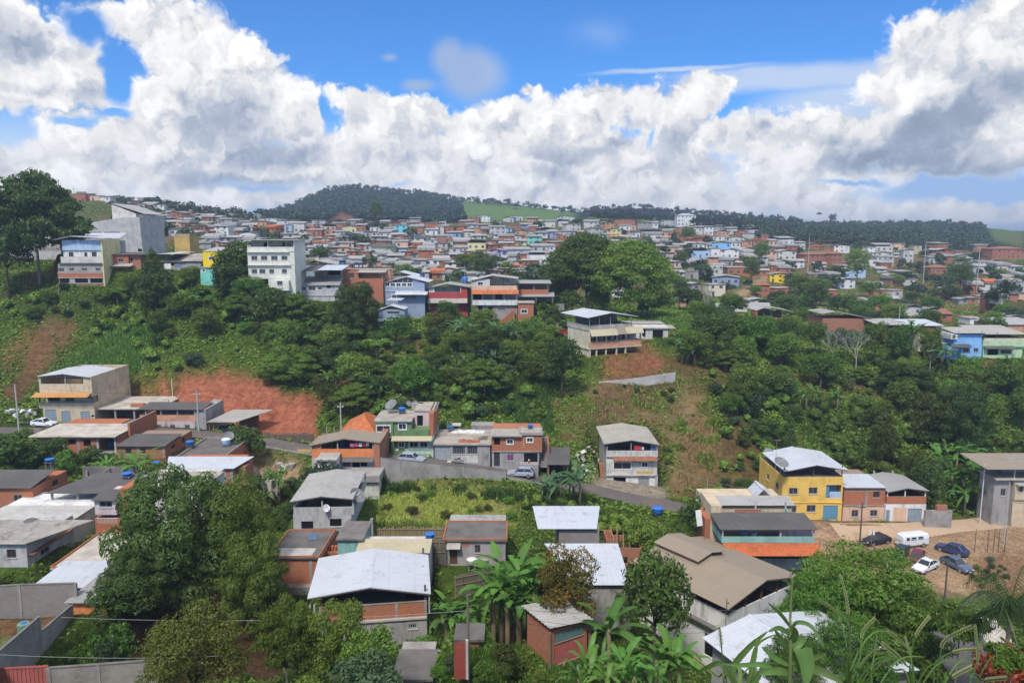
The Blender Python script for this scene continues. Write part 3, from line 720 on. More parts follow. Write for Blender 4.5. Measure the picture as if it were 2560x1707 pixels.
def laundry(h,items,yl=.5,group=None):
 """clothes on a line of a terrace; items: (u0, v0, u1, v1, material, label)"""
 for u0,v0,u1,v1,mat,lab in items:
  p=h.wpoint((u0+u1)/2,v1,yl);w=abs(h.X(u1)-h.X(u0));hh=abs(h.Z(v0)-h.Z(v1))
  m=MB();nx,nz=6,5
  for j in range(nz+1):
   for i in range(nx+1):
    m.v.append((w*(i/nx-.5),.05*math.sin(i*2.1+j*.5)*(1-j/nz*.7),hh*j/nz))
  for j in range(nz):
   for i in range(nx):a=j*(nx+1)+i;m.f.append((a,a+1,a+nx+2,a+nx+1))
  o=m.build('hanging_cloth',MATS[mat],None,p);o.rotation_euler.z=h.yaw
  md=o.modifiers.new('thick','SOLIDIFY');md.thickness=.015
  tag(o,lab,'laundry',group)
def wallrun(name,label,pts_,h,mat,th=.16,cat='wall',group=None,pil=0,pilmat='conc',below=2.0,cap=None,short=None):
 """wall along world points (top line); drops h plus a footing"""
 o=thing(name,label,cat,pts_[0],0,group);base=np.array(pts_[0]);m=MB();cm=MB()
 for a,b in zip(pts_[:-1],pts_[1:]):
  a,b=np.array(a)-base,np.array(b)-base;d=b-a;d[2]=0;L=np.hypot(d[0],d[1]);n=np.array([-d[1],d[0],0])/L*th/2
  q=[a-n,b-n,b+n,a+n];lo=[p-np.array([0,0,h+below])for p in q]
  m.add(lo+q,[(0,3,2,1),(4,5,6,7),(0,1,5,4),(1,2,6,5),(2,3,7,6),(3,0,4,7)])
  if cap:
   n2=n*1.35;q2=[p+np.array([0,0,.003])for p in(a-n2,b-n2,b+n2,a+n2)];up=[p+np.array([0,0,.08])for p in q2]
   cm.add(q2+up,[(0,3,2,1),(4,5,6,7),(0,1,5,4),(1,2,6,5),(2,3,7,6),(3,0,4,7)])
  if pil:
   k=max(1,int(L/pil))
   for i in range(k+1):
    c=a+(b-a)*i/k;e=d/L*.12;nn=n/(th/2)*(th/2+.04)
    q=[c-e-nn,c+e-nn,c+e+nn,c-e+nn];q=[p+np.array([0,0,.05])for p in q];lo=[p-np.array([0,0,h+below])for p in q]
    MB().add(lo+q,[(0,3,2,1),(4,5,6,7),(0,1,5,4),(1,2,6,5),(2,3,7,6),(3,0,4,7)]).build('pillar',MATS[pilmat],o)
 m.build('panel',MATS[mat],o)
 if cap:cm.build('coping',MATS[cap],o)
 if short:u,v=project(np.mean(np.array(pts_),0));LAND.append((short,float(u),float(v)))
 return o
H=House('house','beige three storey house with white sheet roof and orange corrugated awning','R1',130,393,875,735,13,short='beige three storey house')
H.box(405,878,590,735,'beige',[(425,600,525,735,'d:door_bluegrey'),(572,617,657,728,'d:door_bluegrey'),(748,620,832,728,'d:door_bluegrey'),(845,650,872,668,'dk')],ground=True)
H.terrace(372,874,485,540,588,'beige',[380,868],L=1.6)
H.box(393,875,483,588,'beige',[(408,490,520,540,'dk'),(570,490,650,540,'wd'),(745,492,820,515,'wd')],back=1.6)
H.awning(352,862,445,488,'rorange_s',out=1.4)
H.box(390,870,300,483,'beige',[(408,302,795,366,'o')],top=False)
H.posts([625],280,368,'conc',y=.2)
H.gable(388,296,620,272,862,303,'rwhite',vback=192)
MB().box(H.X(410),H.X(860),5,5.15,H.Z(366),H.Z(305)).build('rear_wall',MATS['gray'],H.o)
H=House('garage','open concrete garage under a pale slab between beige house and pink house','R1',131,880,1290,725,11,cat='garage')
H.posts([888,1062,1236],592,725,'conc',w=.3)
H.box(882,1288,596,725,'concdark',back=5,L=11,ground=True,name='rear_wall')
H.slab(868,1450,590,'slablight',vback=480,L=None,curb=0)
MB().box(H.X(1180),H.X(1300),1.0,2.0,H.Z(588),H.Z(562)).build('brick_stack',MATS['brick'],H.o)
H=House('house','low pink house with open upper floor under a dark roof','R1',126,1290,1900,830,9,short='pink house')
H.box(1345,1800,705,835,'pink',[(1425,740,1473,790,'gr'),(1565,740,1613,790,'gr'),(1700,740,1748,790,'gr')],ground=True)
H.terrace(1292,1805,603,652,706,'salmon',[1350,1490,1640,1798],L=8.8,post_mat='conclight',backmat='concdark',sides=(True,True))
H.box(1806,1900,600,840,'gray',ground=True,L=8)
H.shed(1280,1880,600,'rdark_s',vback=530,rise=.25)
H.posts([1300,1795],706,835,'conclight',y=-.02)
H=House('carport','carport with pale corrugated roof in front of the red earth cut','R1',126,1915,2260,850,7,cat='carport',short='carport by the red earth cut')
H.posts([1925,1966,2180],715,850,'wood',w=.14);H.posts([1935,2230],690,850,'wood',y=6.6,w=.14)
H.shed(1908,2180,715,'rlight_s',rise=.5,L=7,ub=(2010,2400))
MB().box(H.X(2070),H.X(2260),6.7,6.85,-2,H.Z(720)).build('rear_wall',MATS['brickdark'],H.o)
H=House('house','wide unplastered brick house with stained flat slab roof and open garage bay','R1',112,345,1080,1000,12,short='brick house with flat slab roof')
H.box(345,890,838,1000,'brick',[(632,877,705,922,'dk'),(773,877,842,937,'dk')],ground=True,L=11)
for u in(585,728):H.strip(u-9,u+9,838,1000,'conc',name='column')
H.posts([900,1062],840,1000,'conclight',w=.3);H.box(905,1080,842,1000,'concdark',back=4,L=11,ground=True,name='rear_wall')
H.box(1082,1090,842,1000,'brick',ground=True,L=11,name='side_wall')
H.ledge(880,1085,1002,'conc',L=4.)
H.slab(300,1085,838,'slablight',vback=730,over=.6)
H.box(1095,1115,770,1000,'brick',ground=True,back=3,L=12,name='side_wall')
tank('dark blue water tank standing inside the open bay of the brick house','R1',962,1035,900,968,y=114,stand=.3)
H=House('house','small brick house with dark sheet roof beside the wide brick house','R1',108,1080,1520,1045,10)
H.box(1082,1520,938,1045,'brick',[(1152,955,1210,1005,'wd'),(1300,955,1340,1005,'wd')],ground=True,L=9.5,right=[(.2,.35,.35,.75,'wd'),(.6,.72,.3,.8,'wd')])
H.strip(1262,1282,938,1045,'conc',name='column');H.strip(1498,1520,938,1045,'conc',name='column')
H.shed(1072,1530,937,'rdark_s',vback=822,rise=.3)
H.o['label']='small brick house with dark sheet roof in front of the pink house'
H=House('house','low house with blackened slab roof carrying two water tanks','R1',101,1640,2060,1180,11,padded=False)
H.box(1640,2070,1046,1180,'brick',ground=True,right=[(.2,.3,.3,.8,'wd')])
H.slab(1630,2062,1046,'slabdark',vback=868,curb=.25,curbmat='slab')
tank('blue water tank on a stand at the corner of the blackened slab roof','R1',1695,1768,872,968,z=H.ztop,stand=.5)
tank('light blue water tank with white lid on the blackened slab roof','R1',2020,2105,865,945,z=H.ztop,mat='tanklight',lid='tankwhite',stand=.12)
dish('mesh satellite dish at the back edge of the blackened slab roof','R1',2100,845,109,1.5,30,40,1.0)
H=House('house','brick house with long bright white sheet roof above the mango tree','R1',92,1560,2145,1262,6.5,short='brick house with long white roof')
H.box(1562,2145,1135,1262,'brick',[(1958,1145,2060,1216,'dk')],ground=True,L=6)
H.strip(2060,2082,1135,1262,'conc',name='column');H.strip(2120,2145,1135,1262,'conc',name='column');H.strip(1900,2120,1222,1240,'conc',name='beam')
H.shed(1550,2165,1140,'rwhite_s',rise=.35,vback=1030,ub=(1435,2250))
H.box(2150,2230,1150,1262,'brickdark',ground=True,back=1.0,L=4)
tank('blue water tank on a brick tower at the end of the long white roof','R1',1368,1450,1085,1150,y=93,stand=.25,standmat='brick',footz=-34)
H=House('house','small grey house with stained flat slab half hidden behind the mango tree','R1',82,1200,1880,1500,6.5,padded=False)
H.box(1262,1870,1302,1500,'offwhite',ground=True);H.slab(1200,1900,1300,'slab',vback=1172)
MB().box(H.X(1230),H.X(1420),.6,1.0,H.Z(1298),H.Z(1240)).build('parapet',MATS['concdark'],H.o)
H=House('house','bare orange brick house with dark curved sheet roof and one small window','R1',86,-400,315,1515,7,short='orange brick house with dark roof')
H.box(-400,315,1322,1515,'brick',[(130,1380,215,1447,'w')],ground=True,right=[(.55,.72,.55,.85,'wd'),(.2,.3,.1,.6,'wd')])
H.shed(-420,322,1320,'rdark_s',vback=1150,rise=.75)
tank('blue water tank behind the dark curved roof of the orange brick house','R1',395,478,1076,1148,y=97,stand=.8,footz=-34)
H=House('shelter','open shelter with broad dark sheet roof on posts','R1',85,445,985,1500,8,cat='shelter',short='open shelter with dark roof')
H.posts([480,716,975],1366,1500,'conc',w=.2);H.posts([500,960],1330,1500,'conc',w=.2,y=7)
H.box(460,985,1490,1540,'ochre',ground=True,L=.6,name='low_wall',top=False)
H.box(450,985,1300,1500,'concdark',back=7.3,L=7.6,ground=True,name='rear_wall')
H.shed(440,985,1367,'rdark_s',vback=1180,rise=.75,ub=(690,1290))
MB().prism_x([(-.42,H.Z(1367)+.03),(7.9,H.Z(1367)+.79),(7.9,H.Z(1367)+.89),(-.42,H.Z(1367)+.13)],H.X(715),H.X(728)).build('plank',MATS['wood'],H.o)
tank('blue water tank at the right end of the open shelter roof','R1',1100,1195,1205,1272,y=88,stand=.6,footz=-34)
H=House('house','little grey house with dark lean-to roof and balcony railing beside open shelter','R1',79,885,1085,1720,5,short='little house with balcony railing')
H.box(887,1085,1437,1566,'pink',[(930,1440,1050,1498,'w')],right=[(.1,.3,.1,.2,'w')])
H.box(895,1090,1566,1600,'concdark',back=1.2);H.box(880,1130,1600,1720,'brick',ground=True,L=5)
m=MB()
for i in range(15):x=H.X(905)+(H.X(1080)-H.X(905))*i/14;m.box(x-.02,x+.02,-.02,.02,H.Z(1645),H.Z(1598))
m.box(H.X(900),H.X(1085),-.03,.03,H.Z(1600),H.Z(1596));m.build('railing',MATS['rail'],H.o)
H.shed(880,1092,1435,'rdark_s',vback=1345,rise=.5);H.box(1086,1165,1350,1720,'brick',ground=True,back=.8,L=5,name='side_wall')
H=House('house','pale house with patched dark roof, small barred window and grey tank','B1',71,-220,258,500,8,short='house with patched dark roof')
H.box(-220,258,293,500,'lightgray',[(75,340,160,418,'wd')],ground=True,L=8,right=[(.72,.84,.66,.95,'wd'),(.25,.45,.06,.34,'w')])
H.shed(-240,268,291,'rold_s',vback=70,rise=.5,ub=(-240,640))
MB().box(H.X(258)+.003,H.X(258)+.6,.2,7.9,H.Z(400),H.Z(392)).build('tile_ledge',MATS['tileold'],H.o)
tank('grey concrete water tank on the patched dark roof','B1',190,312,72,200,y=75,mat='tankgrey',lid='slabdark',stand=.15)
H=House('house','tall whitewashed block with flat white roof slab','B1',79,-150,690,300,8)
H.box(-150,690,62,300,'white',ground=True,L=9);H.slab(-150,700,60,'conclight',vback=-60,curb=.0)
H=House('house','low building with long bare concrete roof slab edged in brick','B1',68,500,1180,640,9,short='long bare roof slab',padded=False)
H.box(500,1180,505,700,'conc',ground=True,L=9);H.slab(495,1200,503,'slablight',vback=185,curb=.18)
H=House('shed','low shed with smooth bluish white sheet roof beside block yard wall','B1',62.5,330,1150,800,4.5,cat='shed',short='bluish white shed roof',padded=False)
H.box(335,1150,700,820,'block',ground=True,L=4.2);H.shed(312,1160,690,'rwhite_s',L=4.6,rise=.25,ub=(330,1300))
H=House('hut','small orange hut with grey fibre sheet roof at the corner of the yard wall','B1',58,640,990,955,3.5,cat='hut')
H.box(645,985,830,960,'orange',ground=True,L=3.2);H.shed(622,1000,830,'rgrey_s',rise=.5,L=3.9,ub=(700,1090))
H=None
pad(-44,51.5,9,5.5,0,-30.6,2.)
wallrun('yard_wall','grey block wall closing the back of the dirt yard',[pt(*RP('B1',-300,700),57.5),pt(*RP('B1',175,668),58),pt(*RP('B1',690,655),58.5)],2.8,'block',cap='concdark',pil=3.2,short='block yard wall')
wallrun('yard_wall','tall stepped grey wall running diagonally beside the paved yard',[pt(*RP('B1',-160,1410),44),pt(*RP('B1',348,968),51.5)],2.9,'conc',cap='concdark',pil=4)
wallrun('yard_wall','lower step of the diagonal grey wall next to orange hut',[pt(*RP('B1',370,1100),51.6),pt(*RP('B1',650,860),57)],2.2,'conc',cap='concdark',pil=4)
wallrun('yard_wall','mossy plastered wall along the bottom edge beside red gate',[pt(*RP('B1',445,1432),46),pt(*RP('B1',900,1400),46.8),pt(*RP('B1',1420,1360),47.6)],2.6,'conc',cap='concdark',pil=5)
gt=thing('gate','dark red metal gate beside the mossy plastered wall','gate',pt(*RP('B1',-60,1430),45.5))
e=pt(*RP('B1',440,1404),46.0)-pt(*RP('B1',-60,1430),45.5)
m=MB();n_=26
for i in range(n_):
 a,b=e*(i/n_),e*((i+.86)/n_);dpt=.03 if i%2 else 0.
 m.add([(a[0],a[1]+dpt,a[2]-3),(b[0],b[1]+dpt,b[2]-3),(b[0],b[1]+dpt+.04,b[2]-3),(a[0],a[1]+dpt+.04,a[2]-3),(a[0],a[1]+dpt,a[2]),(b[0],b[1]+dpt,b[2]),(b[0],b[1]+dpt+.04,b[2]),(a[0],a[1]+dpt+.04,a[2])],[(0,3,2,1),(4,5,6,7),(0,1,5,4),(1,2,6,5),(2,3,7,6),(3,0,4,7)])
m.build('panel',MATS['metal_red'],gt)
MB().add([(0,-.03,-.12),(e[0],e[1]-.03,e[2]-.12),(e[0],e[1]-.003,e[2]-.12),(0,-.003,-.12),(0,-.03,-.02),(e[0],e[1]-.03,e[2]-.02),(e[0],e[1]-.003,e[2]-.02),(0,-.003,-.02)],[(0,3,2,1),(4,5,6,7),(0,1,5,4),(1,2,6,5),(2,3,7,6),(3,0,4,7)]).build('rail',MATS['metal_red'],gt)
for k,(u,v)in enumerate([(213,985),(330,960)]):
 p=pt(*RP('B1',u,v),54);p[2]=-30.6
 if k==0:
  o=thing('barrel','green barrel standing on the bare earth of the walled yard','barrel',p);MB().lathe([(.42,-.3),(.45,.3),(.43,.8),(.45,1.1),(.40,1.15)],14).build('body',MATS['barrel_green'],o);MB().lathe([(.2,1.15),(.2,1.2)],10).build('lid',MATS['tanklid'],o)
H=House('house','house with wide bluish white gable roof, brick parapet and grey ground floor','B2',60,560,1582,1262,8,yaw=8,short='house with wide white gable roof')
H.box(600,1580,1003,1262,'gray',[(1088,1078,1215,1200,'g:frame_dark'),(1405,1048,1487,1095,'gr')],ground=True,L=8)
H.strip(600,1580,985,1003,'conclight',out=.18,name='beam')
H.terrace(596,1580,705,850,985,'brick',[1568],L=8,backmat='gray',backh=2.3,par_name='parapet',pw=.18)
for u in(608,935,1300,1570):H.strip(u-12,u+12,850,985,'conc',name='column',out=.025)
H.strip(600,1580,838,850,'conc',out=.05,name='coping')
H.posts([516,556],810,1262,'pole_concrete',w=.14,y=-.1,zfoot=-2);H.posts([1604],790,960,'pole_concrete',w=.12,y=-.1)
H.gable(500,790,1065,688,1620,746,'rwhite',vback=330,L=8.4,over=.3)
MB().box(H.X(1380),H.X(1560),3.0,3.6,H.Z(960),H.Z(850)).build('cupboard',MATS['door_dark'],H.o)
H=House('house','unfinished brick house with stained flat roof left of the wide white gable roof','B2',70,150,620,690,7,short='brick house with stained flat roof')
H.box(160,605,410,690,'brick',ground=True,L=7,right=[(.25,.33,.45,.8,'wd'),(.55,.63,.45,.8,'wd')])
H.strip(498,525,410,690,'conc',name='column');H.strip(160,605,408,440,'conc',out=.05,name='beam')
H.slab(140,590,405,'slabdark',vback=168,curb=.15);MB().box(H.X(165),H.X(520),.1,1.9,H.Z(404)+.006,H.Z(404)+.03).build('screed',MATS['conclight'],H.o)
o=MB().box(-.5,.5,-.7,.7,0,.06).build('window_sash',MATS['glassblue'],None,H.wpoint(420,404,4.6)+np.array([0,0,.05]));o.rotation_euler=(.05,.02,.25);tag(o,'old glazed window sash lying on the stained flat roof','window sash')
H.box(230,520,655,770,'conc',ground=True,back=-.8,L=.0,name='base',top=True)
for k in range(3):
 q=House('brick_stack',['pile of leftover bricks and boards beside the stained flat roof','stack of hollow bricks leaning by the green yard','heap of broken bricks between two houses'][k],'B2',71+k*1.3,660+k*20,735+k*6,[345,270,215][k],1.,cat='bricks',padded=False)
 m=MB()
 for i in range(5):
  for j in range(4):m.box(i*.3-.75+rnd.uniform(-.03,.03),i*.3-.5+rnd.uniform(-.03,.03),0,.5,j*.2-2.0,j*.2-1.82)
 m.build('bricks',MATS['brick'],q.o)
H=House('house','grey house with pale gable roof over an open terrace with dish','R2',82,345,905,1712,10,yaw=3,short='grey house with pale gable roof')
H.box(345,880,1568,1712,'lightgray',[(418,1622,527,1692,'dk'),(680,1604,788,1674,'dk')],ground=True,L=10)
H.terrace(352,905,1440,1497,1568,'lightgray',[358,615,898],L=10,backmat='concdark',post_mat='pole_concrete')
H.gable(330,1445,615,1395,905,1420,'rlight',vback=1145,over=.4)
m=MB()
for i in range(36):x=H.X(345)+(H.X(870)-H.X(345))*i/35;m.box(x-.012,x+.012,-1.02,-.98,H.Z(1710),H.Z(1662))
m.box(H.X(345),H.X(870),-1.03,-.97,H.Z(1664),H.Z(1660));m.build('railing',MATS['frame_dark'],H.o)
dish('white round dish hanging on the terrace of the grey gable house','R2',640,1505,81.6,.9,40,30,.5,'rubble_white')
dish('large mesh satellite dish at the corner of grey gable house','R2',925,1395,84,2.0,60,45,2.2)
H=House('gate','black sheet metal gate with concrete gatepost beside grey gable house','B2',81,872,1060,250,.3,cat='gate',padded=False)
H.strip(872,1060,100,255,'door_dark',out=.06,name='panel');H.posts([866,1066],60,255,'conc',w=.3,y=-.05,zfoot=-1.5)
H=House('house','small roofless green walled court behind wide white gable roof','B2',71,755,975,430,4.5,cat='courtyard',padded=False)
H.box(755,975,240,430,'tealwall',ground=True,L=4.5);H.slab(750,985,238,'concdark',L=4.5)
H=House('shed','long shed with cream corrugated roof behind wide white gable roof','B2',69.5,930,1590,480,4.5,cat='shed',padded=False)
H.box(935,1590,375,500,'offwhite',ground=True,L=4.2);H.shed(920,1600,372,'rcream_s',vback=242,rise=.4)
tank('blue water tank with star shaped lid beside the cream shed roof','B2',1545,1640,232,305,y=72.5,stand=.6,footz=-36)
H=House('house','grey house with dark flat slab, brown door and little sheet porch','B2',73,1740,2290,480,7,short='grey house with dark flat slab')
H.box(1740,2290,250,480,'gray',[(1780,340,1850,478,'d:door_brown'),(2010,300,2060,370,'wd')],ground=True,L=7)
H.slab(1725,2300,248,'slabdark',vback=88,curb=.14,curbmat='brick');H.awning(1755,1880,272,338,'rlight_s',out=.8)
H.strip(1890,1960,285,310,'brick',out=.02)
c_=pt(*RP('B2',2010,525),71);pad(c_[0],70.9,3.4,1.7,0,-33.5,1.5)
tank('white plastic water tub on a bench in front of the brown door','B2',1930,2030,455,525,y=71.3,mat='tankwhite',lid='rubble_white',stand=.4,footz=-34)
tank('small grey washtub beside the white plastic tub','B2',2065,2140,470,520,y=71.2,mat='tankgrey',lid='slab',stand=.4,footz=-34)
def slatfence(label,a,b,h,n,mat='bamboo',cat='fence',name='stick_fence',rails=2):
 a,b=np.array(a),np.array(b);o=thing(name,label,cat,a);e=b-a;m=MB();L=np.linalg.norm(e[:2])
 for i in range(n):
  c=e*((i+.5)/n);hh=h*rnd.uniform(.88,1.06);w=L/n*.40;dx=rnd.uniform(-.04,.04)
  m.tube([(c[0],c[1],c[2]-.8),(c[0]+dx,c[1],c[2]+hh)],w,5)
 m.build('slats',MATS[mat],o);r=MB()
 for k in range(rails):
  z=h*(.3+.55*k/max(1,rails-1));r.tube([(0,-.09,z),(e[0],e[1]-.09,e[2]+z)],.045,5)
 r.build('rail',MATS['wood'],o)
 for k in range(5):
  c=e*k/4;MB().tube([(c[0],c[1]+.1,c[2]-1),(c[0],c[1]+.1,c[2]+h*.98)],.07,6).build('post',MATS['wood'],o)
 return o
slatfence('bamboo stick fence at the edge of the grassy lot',pt(*RP('B2',1105,268),82),pt(*RP('B2',1735,268),79),1.7,60)
slatfence('dark weathered stick fence beside the cream shed',pt(*RP('B2',1600,415),72.6),pt(*RP('B2',1735,415),72.4),2.0,14,'oldwood')
slatfence('low picket fence between banana plants below the grey house',pt(*RP('B2',1830,700),64),pt(*RP('B2',2130,640),65.5),1.2,20,'oldwood')
H=House('outhouse','tiny brick outhouse with flat slab beside the wooden pole','B2',52.5,1840,2050,1245,2.2,cat='outhouse',short='tiny brick outhouse')
H.box(1840,2048,1158,1250,'brick',[(1885,1160,1935,1240,'dk')],ground=True,L=2.);H.slab(1830,2085,1155,'slabdark',L=2.1)
gt=thing('gate','narrow dark red metal gate standing in front of brick outhouse','gate',pt(*RP('B2',1820,1385),49.5));a=pt(*RP('B2',1925,1390),49.3)-pt(*RP('B2',1820,1385),49.5)
m=MB()
for i in range(8):m.box(a[0]*i/8,a[0]*(i+.85)/8,-.02-.02*(i%2),.02,-1.2,1.55+.12*i/8)
m.build('panel',MATS['door_red'],gt);MB().box(a[0],a[0]+.18,-.09,.09,-1.2,1.8).build('post',MATS['conclight'],gt)
H=House('house','low building with bare grey roof slab at the bottom edge','B2',50.5,1270,1610,1720,5.5,padded=False)
H.box(1270,1600,1520,1720,'conc',ground=True,L=5);H.slab(1262,1620,1516,'slabdark',vback=1262)
o=MB().box(-1.35,1.35,-.12,.12,0,.08).build('board',MATS['conclight'],None,pt(*RP('B2',1600,1283),54.6)+np.array([0,0,.1]));o.rotation_euler.z=-.1;tag(o,'white board lying on the edge of the bare grey roof slab','board')
H=House('house','small house with white sheet roof above the big banana clump','B3',77,420,770,290,7,padded=False,short='white roof above the banana clump')
H.box(430,800,150,330,'block',ground=True,L=6.5);H.shed(235,772,150,'rwhite_s',vback=-58,rise=.3,ub=(200,860))
H=House('house','house with plain white sheet roof behind orange flowering shrub','B3',65,560,1090,800,9,padded=False,short='white roof behind the flowering shrub')
H.box(600,1100,680,900,'gray',ground=True,L=8);H.shed(560,1085,665,'rwhite_s',vback=285,rise=.3,ub=(330,1085))
H=House('ruin','roofless brick ruin with leaning beams behind dark round tree','B3',84,860,1190,450,4,cat='ruin',padded=False)
H.box(940,1190,330,470,'brickdark',[(1010,410,1060,470,'o')],ground=True,L=4,top=False);H.box(862,938,250,470,'brickdark',ground=True,L=3,top=False)
for k in range(4):MB().tube([(H.X(900+k*60),0,H.Z(330)),(H.X(940+k*60),3.6,H.Z(235))],.08,5).build('beam',MATS['wood'],H.o)
H=House('house','large white house with tan corrugated gable roof and raised ridge cap','',66,0,0,0,12,yaw=36.2,metric=(20.3+.81*5.5,66+.59*5.5,-41.6,11.2),short='large tan roofed house')
Q=-34.2+41.6
H.box(-5.3,5.3,4.6,-3,'white',[(-4.0,4.4,-2.9,3.5,'dk'),(-.2,3.9,.6,3.1,'w'),(1.6,4.3,2.6,3.3,'w'),(3.6,4.3,4.7,2.4,'dk')],ground=True,L=11.5,left=[(.05,.22,.25,.75,'dk'),(.5,.6,.4,.8,'w')])
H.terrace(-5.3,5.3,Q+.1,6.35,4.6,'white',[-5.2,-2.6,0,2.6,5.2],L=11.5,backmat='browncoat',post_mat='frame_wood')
H.gable(-5.9,Q-.1,0,Q+1.15,5.9,Q-.1,'rtan',L=12.3,over=.5)
m=MB();m.prism([(-2.2,Q+1.18),(0,Q+1.62),(2.2,Q+1.18),(2.2,Q+1.12),(0,Q+1.56),(-2.2,Q+1.12)],6.2,12.4);m.build('ridge_vent',MATS['rtan'],H.o)
for s_ in(-1,1):MB().box(s_*1.9-.05,s_*1.9+.05,6.4,12.2,Q+.8,Q+1.16).build('vent_side',MATS['browncoat'],H.o)
MB().box(-5.9,-5.34,.5,11.3,4.5,4.65).build('side_canopy',MATS['concdark'],H.o)
dd=thing('aerial','thin cross shaped aerial on a pole at the corner of tan roofed house','aerial',pt(*RP('B3',1968,900),65.2));MB().tube([(0,0,-4.5),(0,0,1.2)],.035,5).build('mast',MATS['darkpost'],dd);MB().box(-.95,.95,-.015,.015,0,.04).build('bar',MATS['darkpost'],dd)
H=House('shed','corrugated shed with faded red metal door and rusty side wall','',54,0,0,0,3.6,yaw=31,cat='shed',metric=(2.9+1.65,54+1.0,-33.2,3.8),short='corrugated shed with red door')
H.box(-1.75,1.75,2.95,-2,'brick',[(-1.45,2.75,1.45,1.8,'d:metal_teal'),(-1.45,1.78,1.45,0,'d:metal_red')],L=3.5,ground=True)
m=MB()
nn=40;Y0_,Y1_=-.35,3.9
for i in range(nn+1):
 y=Y0_+(Y1_-Y0_)*i/nn;zz=.045*math.sin(i*math.pi/2+.4)*(1 if i%2 else.6)
 m.v+=[(-2.1,y,3.05+.42+zz),(2.1,y,3.05+zz)]
for i in range(nn):m.f.append((2*i,2*i+1,2*i+3,2*i+2))
rr=m.build('roof',MATS['rlight'],H.o);mm=rr.modifiers.new('t','SOLIDIFY');mm.thickness=.03;mm.offset=1
H.posts([-1.95,1.95],3.0,0,'wood',w=.16,y=-.2,zfoot=-1)
H=House('house','house with broad white gable roof behind foreground grass','',52,0,0,0,8,yaw=23,metric=(22.6,45.4,-34.3,11.4),padded=False,short='broad white roof behind the grass')
H.box(-5.4,5.0,5.3,-3,'conc',ground=True,L=7.7);H.gable(-5.9,5.5,-1.6,6.4,5.4,5.3,'rwhite',L=8.3,over=.6)
H=House('house','house with wide black sheet roof behind the palm','',58,0,0,0,10,yaw=-12,metric=(33.5,54,-39,13),padded=False,short='wide black roof behind the palm')
H.box(-6,6,3.9,-4,'conc',ground=True,L=9.5);H.gable(-6.6,3.9,-.8,4.9,6.6,4.0,'rdark',L=10,over=.5)
H=House('house','low building with pale rubble covered concrete roof beside black sheet roof','',62,0,0,0,6,yaw=-14,metric=(40.5,63.0,-40,10),padded=False)
H.box(-5,5,3.3,-4,'conc',ground=True,L=6);MB().box(-5.2,5.2,-.2,6.2,3.3,3.5).build('roof',MATS['slablight'],H.o)
H=House('house','house with long pale sheet roof and small ridge vent','R3',93,1810,2560,1640,8,short='house with long pale roof')
H.box(1815,2560,1500,1640,'beige',[(1850,1560,1880,1600,'dk')],ground=True,L=7.5);H.strip(2040,2280,1515,1545,'brick')
H.shed(1780,2580,1478,'rlight_s',vback=1388,rise=.3);H.shed(1720,1812,1500,'rlight_s',rise=.15,L=2.5)
H=House('pavilion','tiny white pitched cover over a blue tank on the long pale roof','R3',97,2230,2380,1450,3,cat='cover',padded=False)
H.gable(2228,1405,2300,1330,2375,1375,'rwhite',L=3.2,truss=False);H.posts([2250,2360],1400,1460,'wood',w=.08,zfoot=-1.5);H.posts([2250,2360],1400,1460,'wood',w=.08,y=2.8,zfoot=-1.5)
tank('dark blue water tank under the tiny white cover','R3',2280,2340,1405,1450,y=98.2,stand=.1)
H=House('house','house with dark sheet roof, turquoise parapet and orange tile awning','B3',80,1925,2760,520,9,short='turquoise and orange tile house')
H.box(1925,2760,395,520,'lightgray',ground=True,L=9,back=.02);H.strip(1930,2760,392,425,'frame_dark',out=.02)
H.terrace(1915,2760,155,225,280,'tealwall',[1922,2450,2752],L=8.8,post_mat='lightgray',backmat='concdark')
H.box(2455,2750,170,240,'pink',[(2490,172,2520,180,'dk')],back=.5,L=3)
H.awning(1920,2790,282,400,'tilebright',out=2.2)
H.shed(1885,2780,158,'rdark_s',vback=5,rise=.35)
tank('grey washing tub on the turquoise parapet terrace','B3',2095,2190,175,228,y=81,mat='tankgrey',lid='tanklight',stand=0)
tank('smaller pale tub beside the grey washing tub on the terrace','B3',2205,2262,182,226,y=81,mat='tankwhite',lid='tanklight',stand=0)
H=House('house','narrow brick lean-to with leaning white panel beside turquoise house','B3',84,1700,1815,290,4,padded=False)
H.box(1765,1815,60,290,'brick',ground=True,L=4);H.box(1815,1915,-60,290,'beige',[(1865,35,1885,90,'dk')],ground=True,L=5)
o=MB().box(-.35,.35,-.03,.03,0,1.9).build('panel',MATS['cloth_white'],None,pt(*RP('B3',1725,125),83.6));o.rotation_euler=(-.12,-.1,.2);tag(o,'white panel leaning against the narrow brick lean-to','panel')
o=thing('water_tank','blue water tank on a tall post above the bend of the road','water tank',pt(*RP('R3',1335,1580),100));MB().tube([(0,0,-3.5),(0,0,.3)],.16,8).build('post',MATS['conc'],o)
MB().lathe([(.62,.3),(.68,.7),(.74,1.2)],16).build('body',MATS['tankblue'],o,smooth=True);MB().lathe([(.84,1.2),(.84,1.28),(.4,1.42),(.1,1.46)],16).build('lid',MATS['tanklid'],o)
LAND.append(('blue tank on a post',*RP('R3',1335,1500)))
H=House('house','orange house with tan gable roof and washing on its terrace','R2',104,515,1085,1150,9,short='orange house with tan roof')
H.box(745,1085,1042,1150,'lightgray',[(797,1082,867,1127,'wc:curtain'),(885,1080,955,1142,'dk'),(960,1080,1022,1122,'dk')],ground=True,L=8.5)
H.box(515,745,1042,1150,'lightgray',ground=True,L=8)
H.terrace(518,1085,900,962,1042,'orange',[525,600,755,1078],L=8.5,backmat='browncoat',post_mat='conc')
H.box(519,600,920,990,'brick',L=5,back=.002,name='side_room')
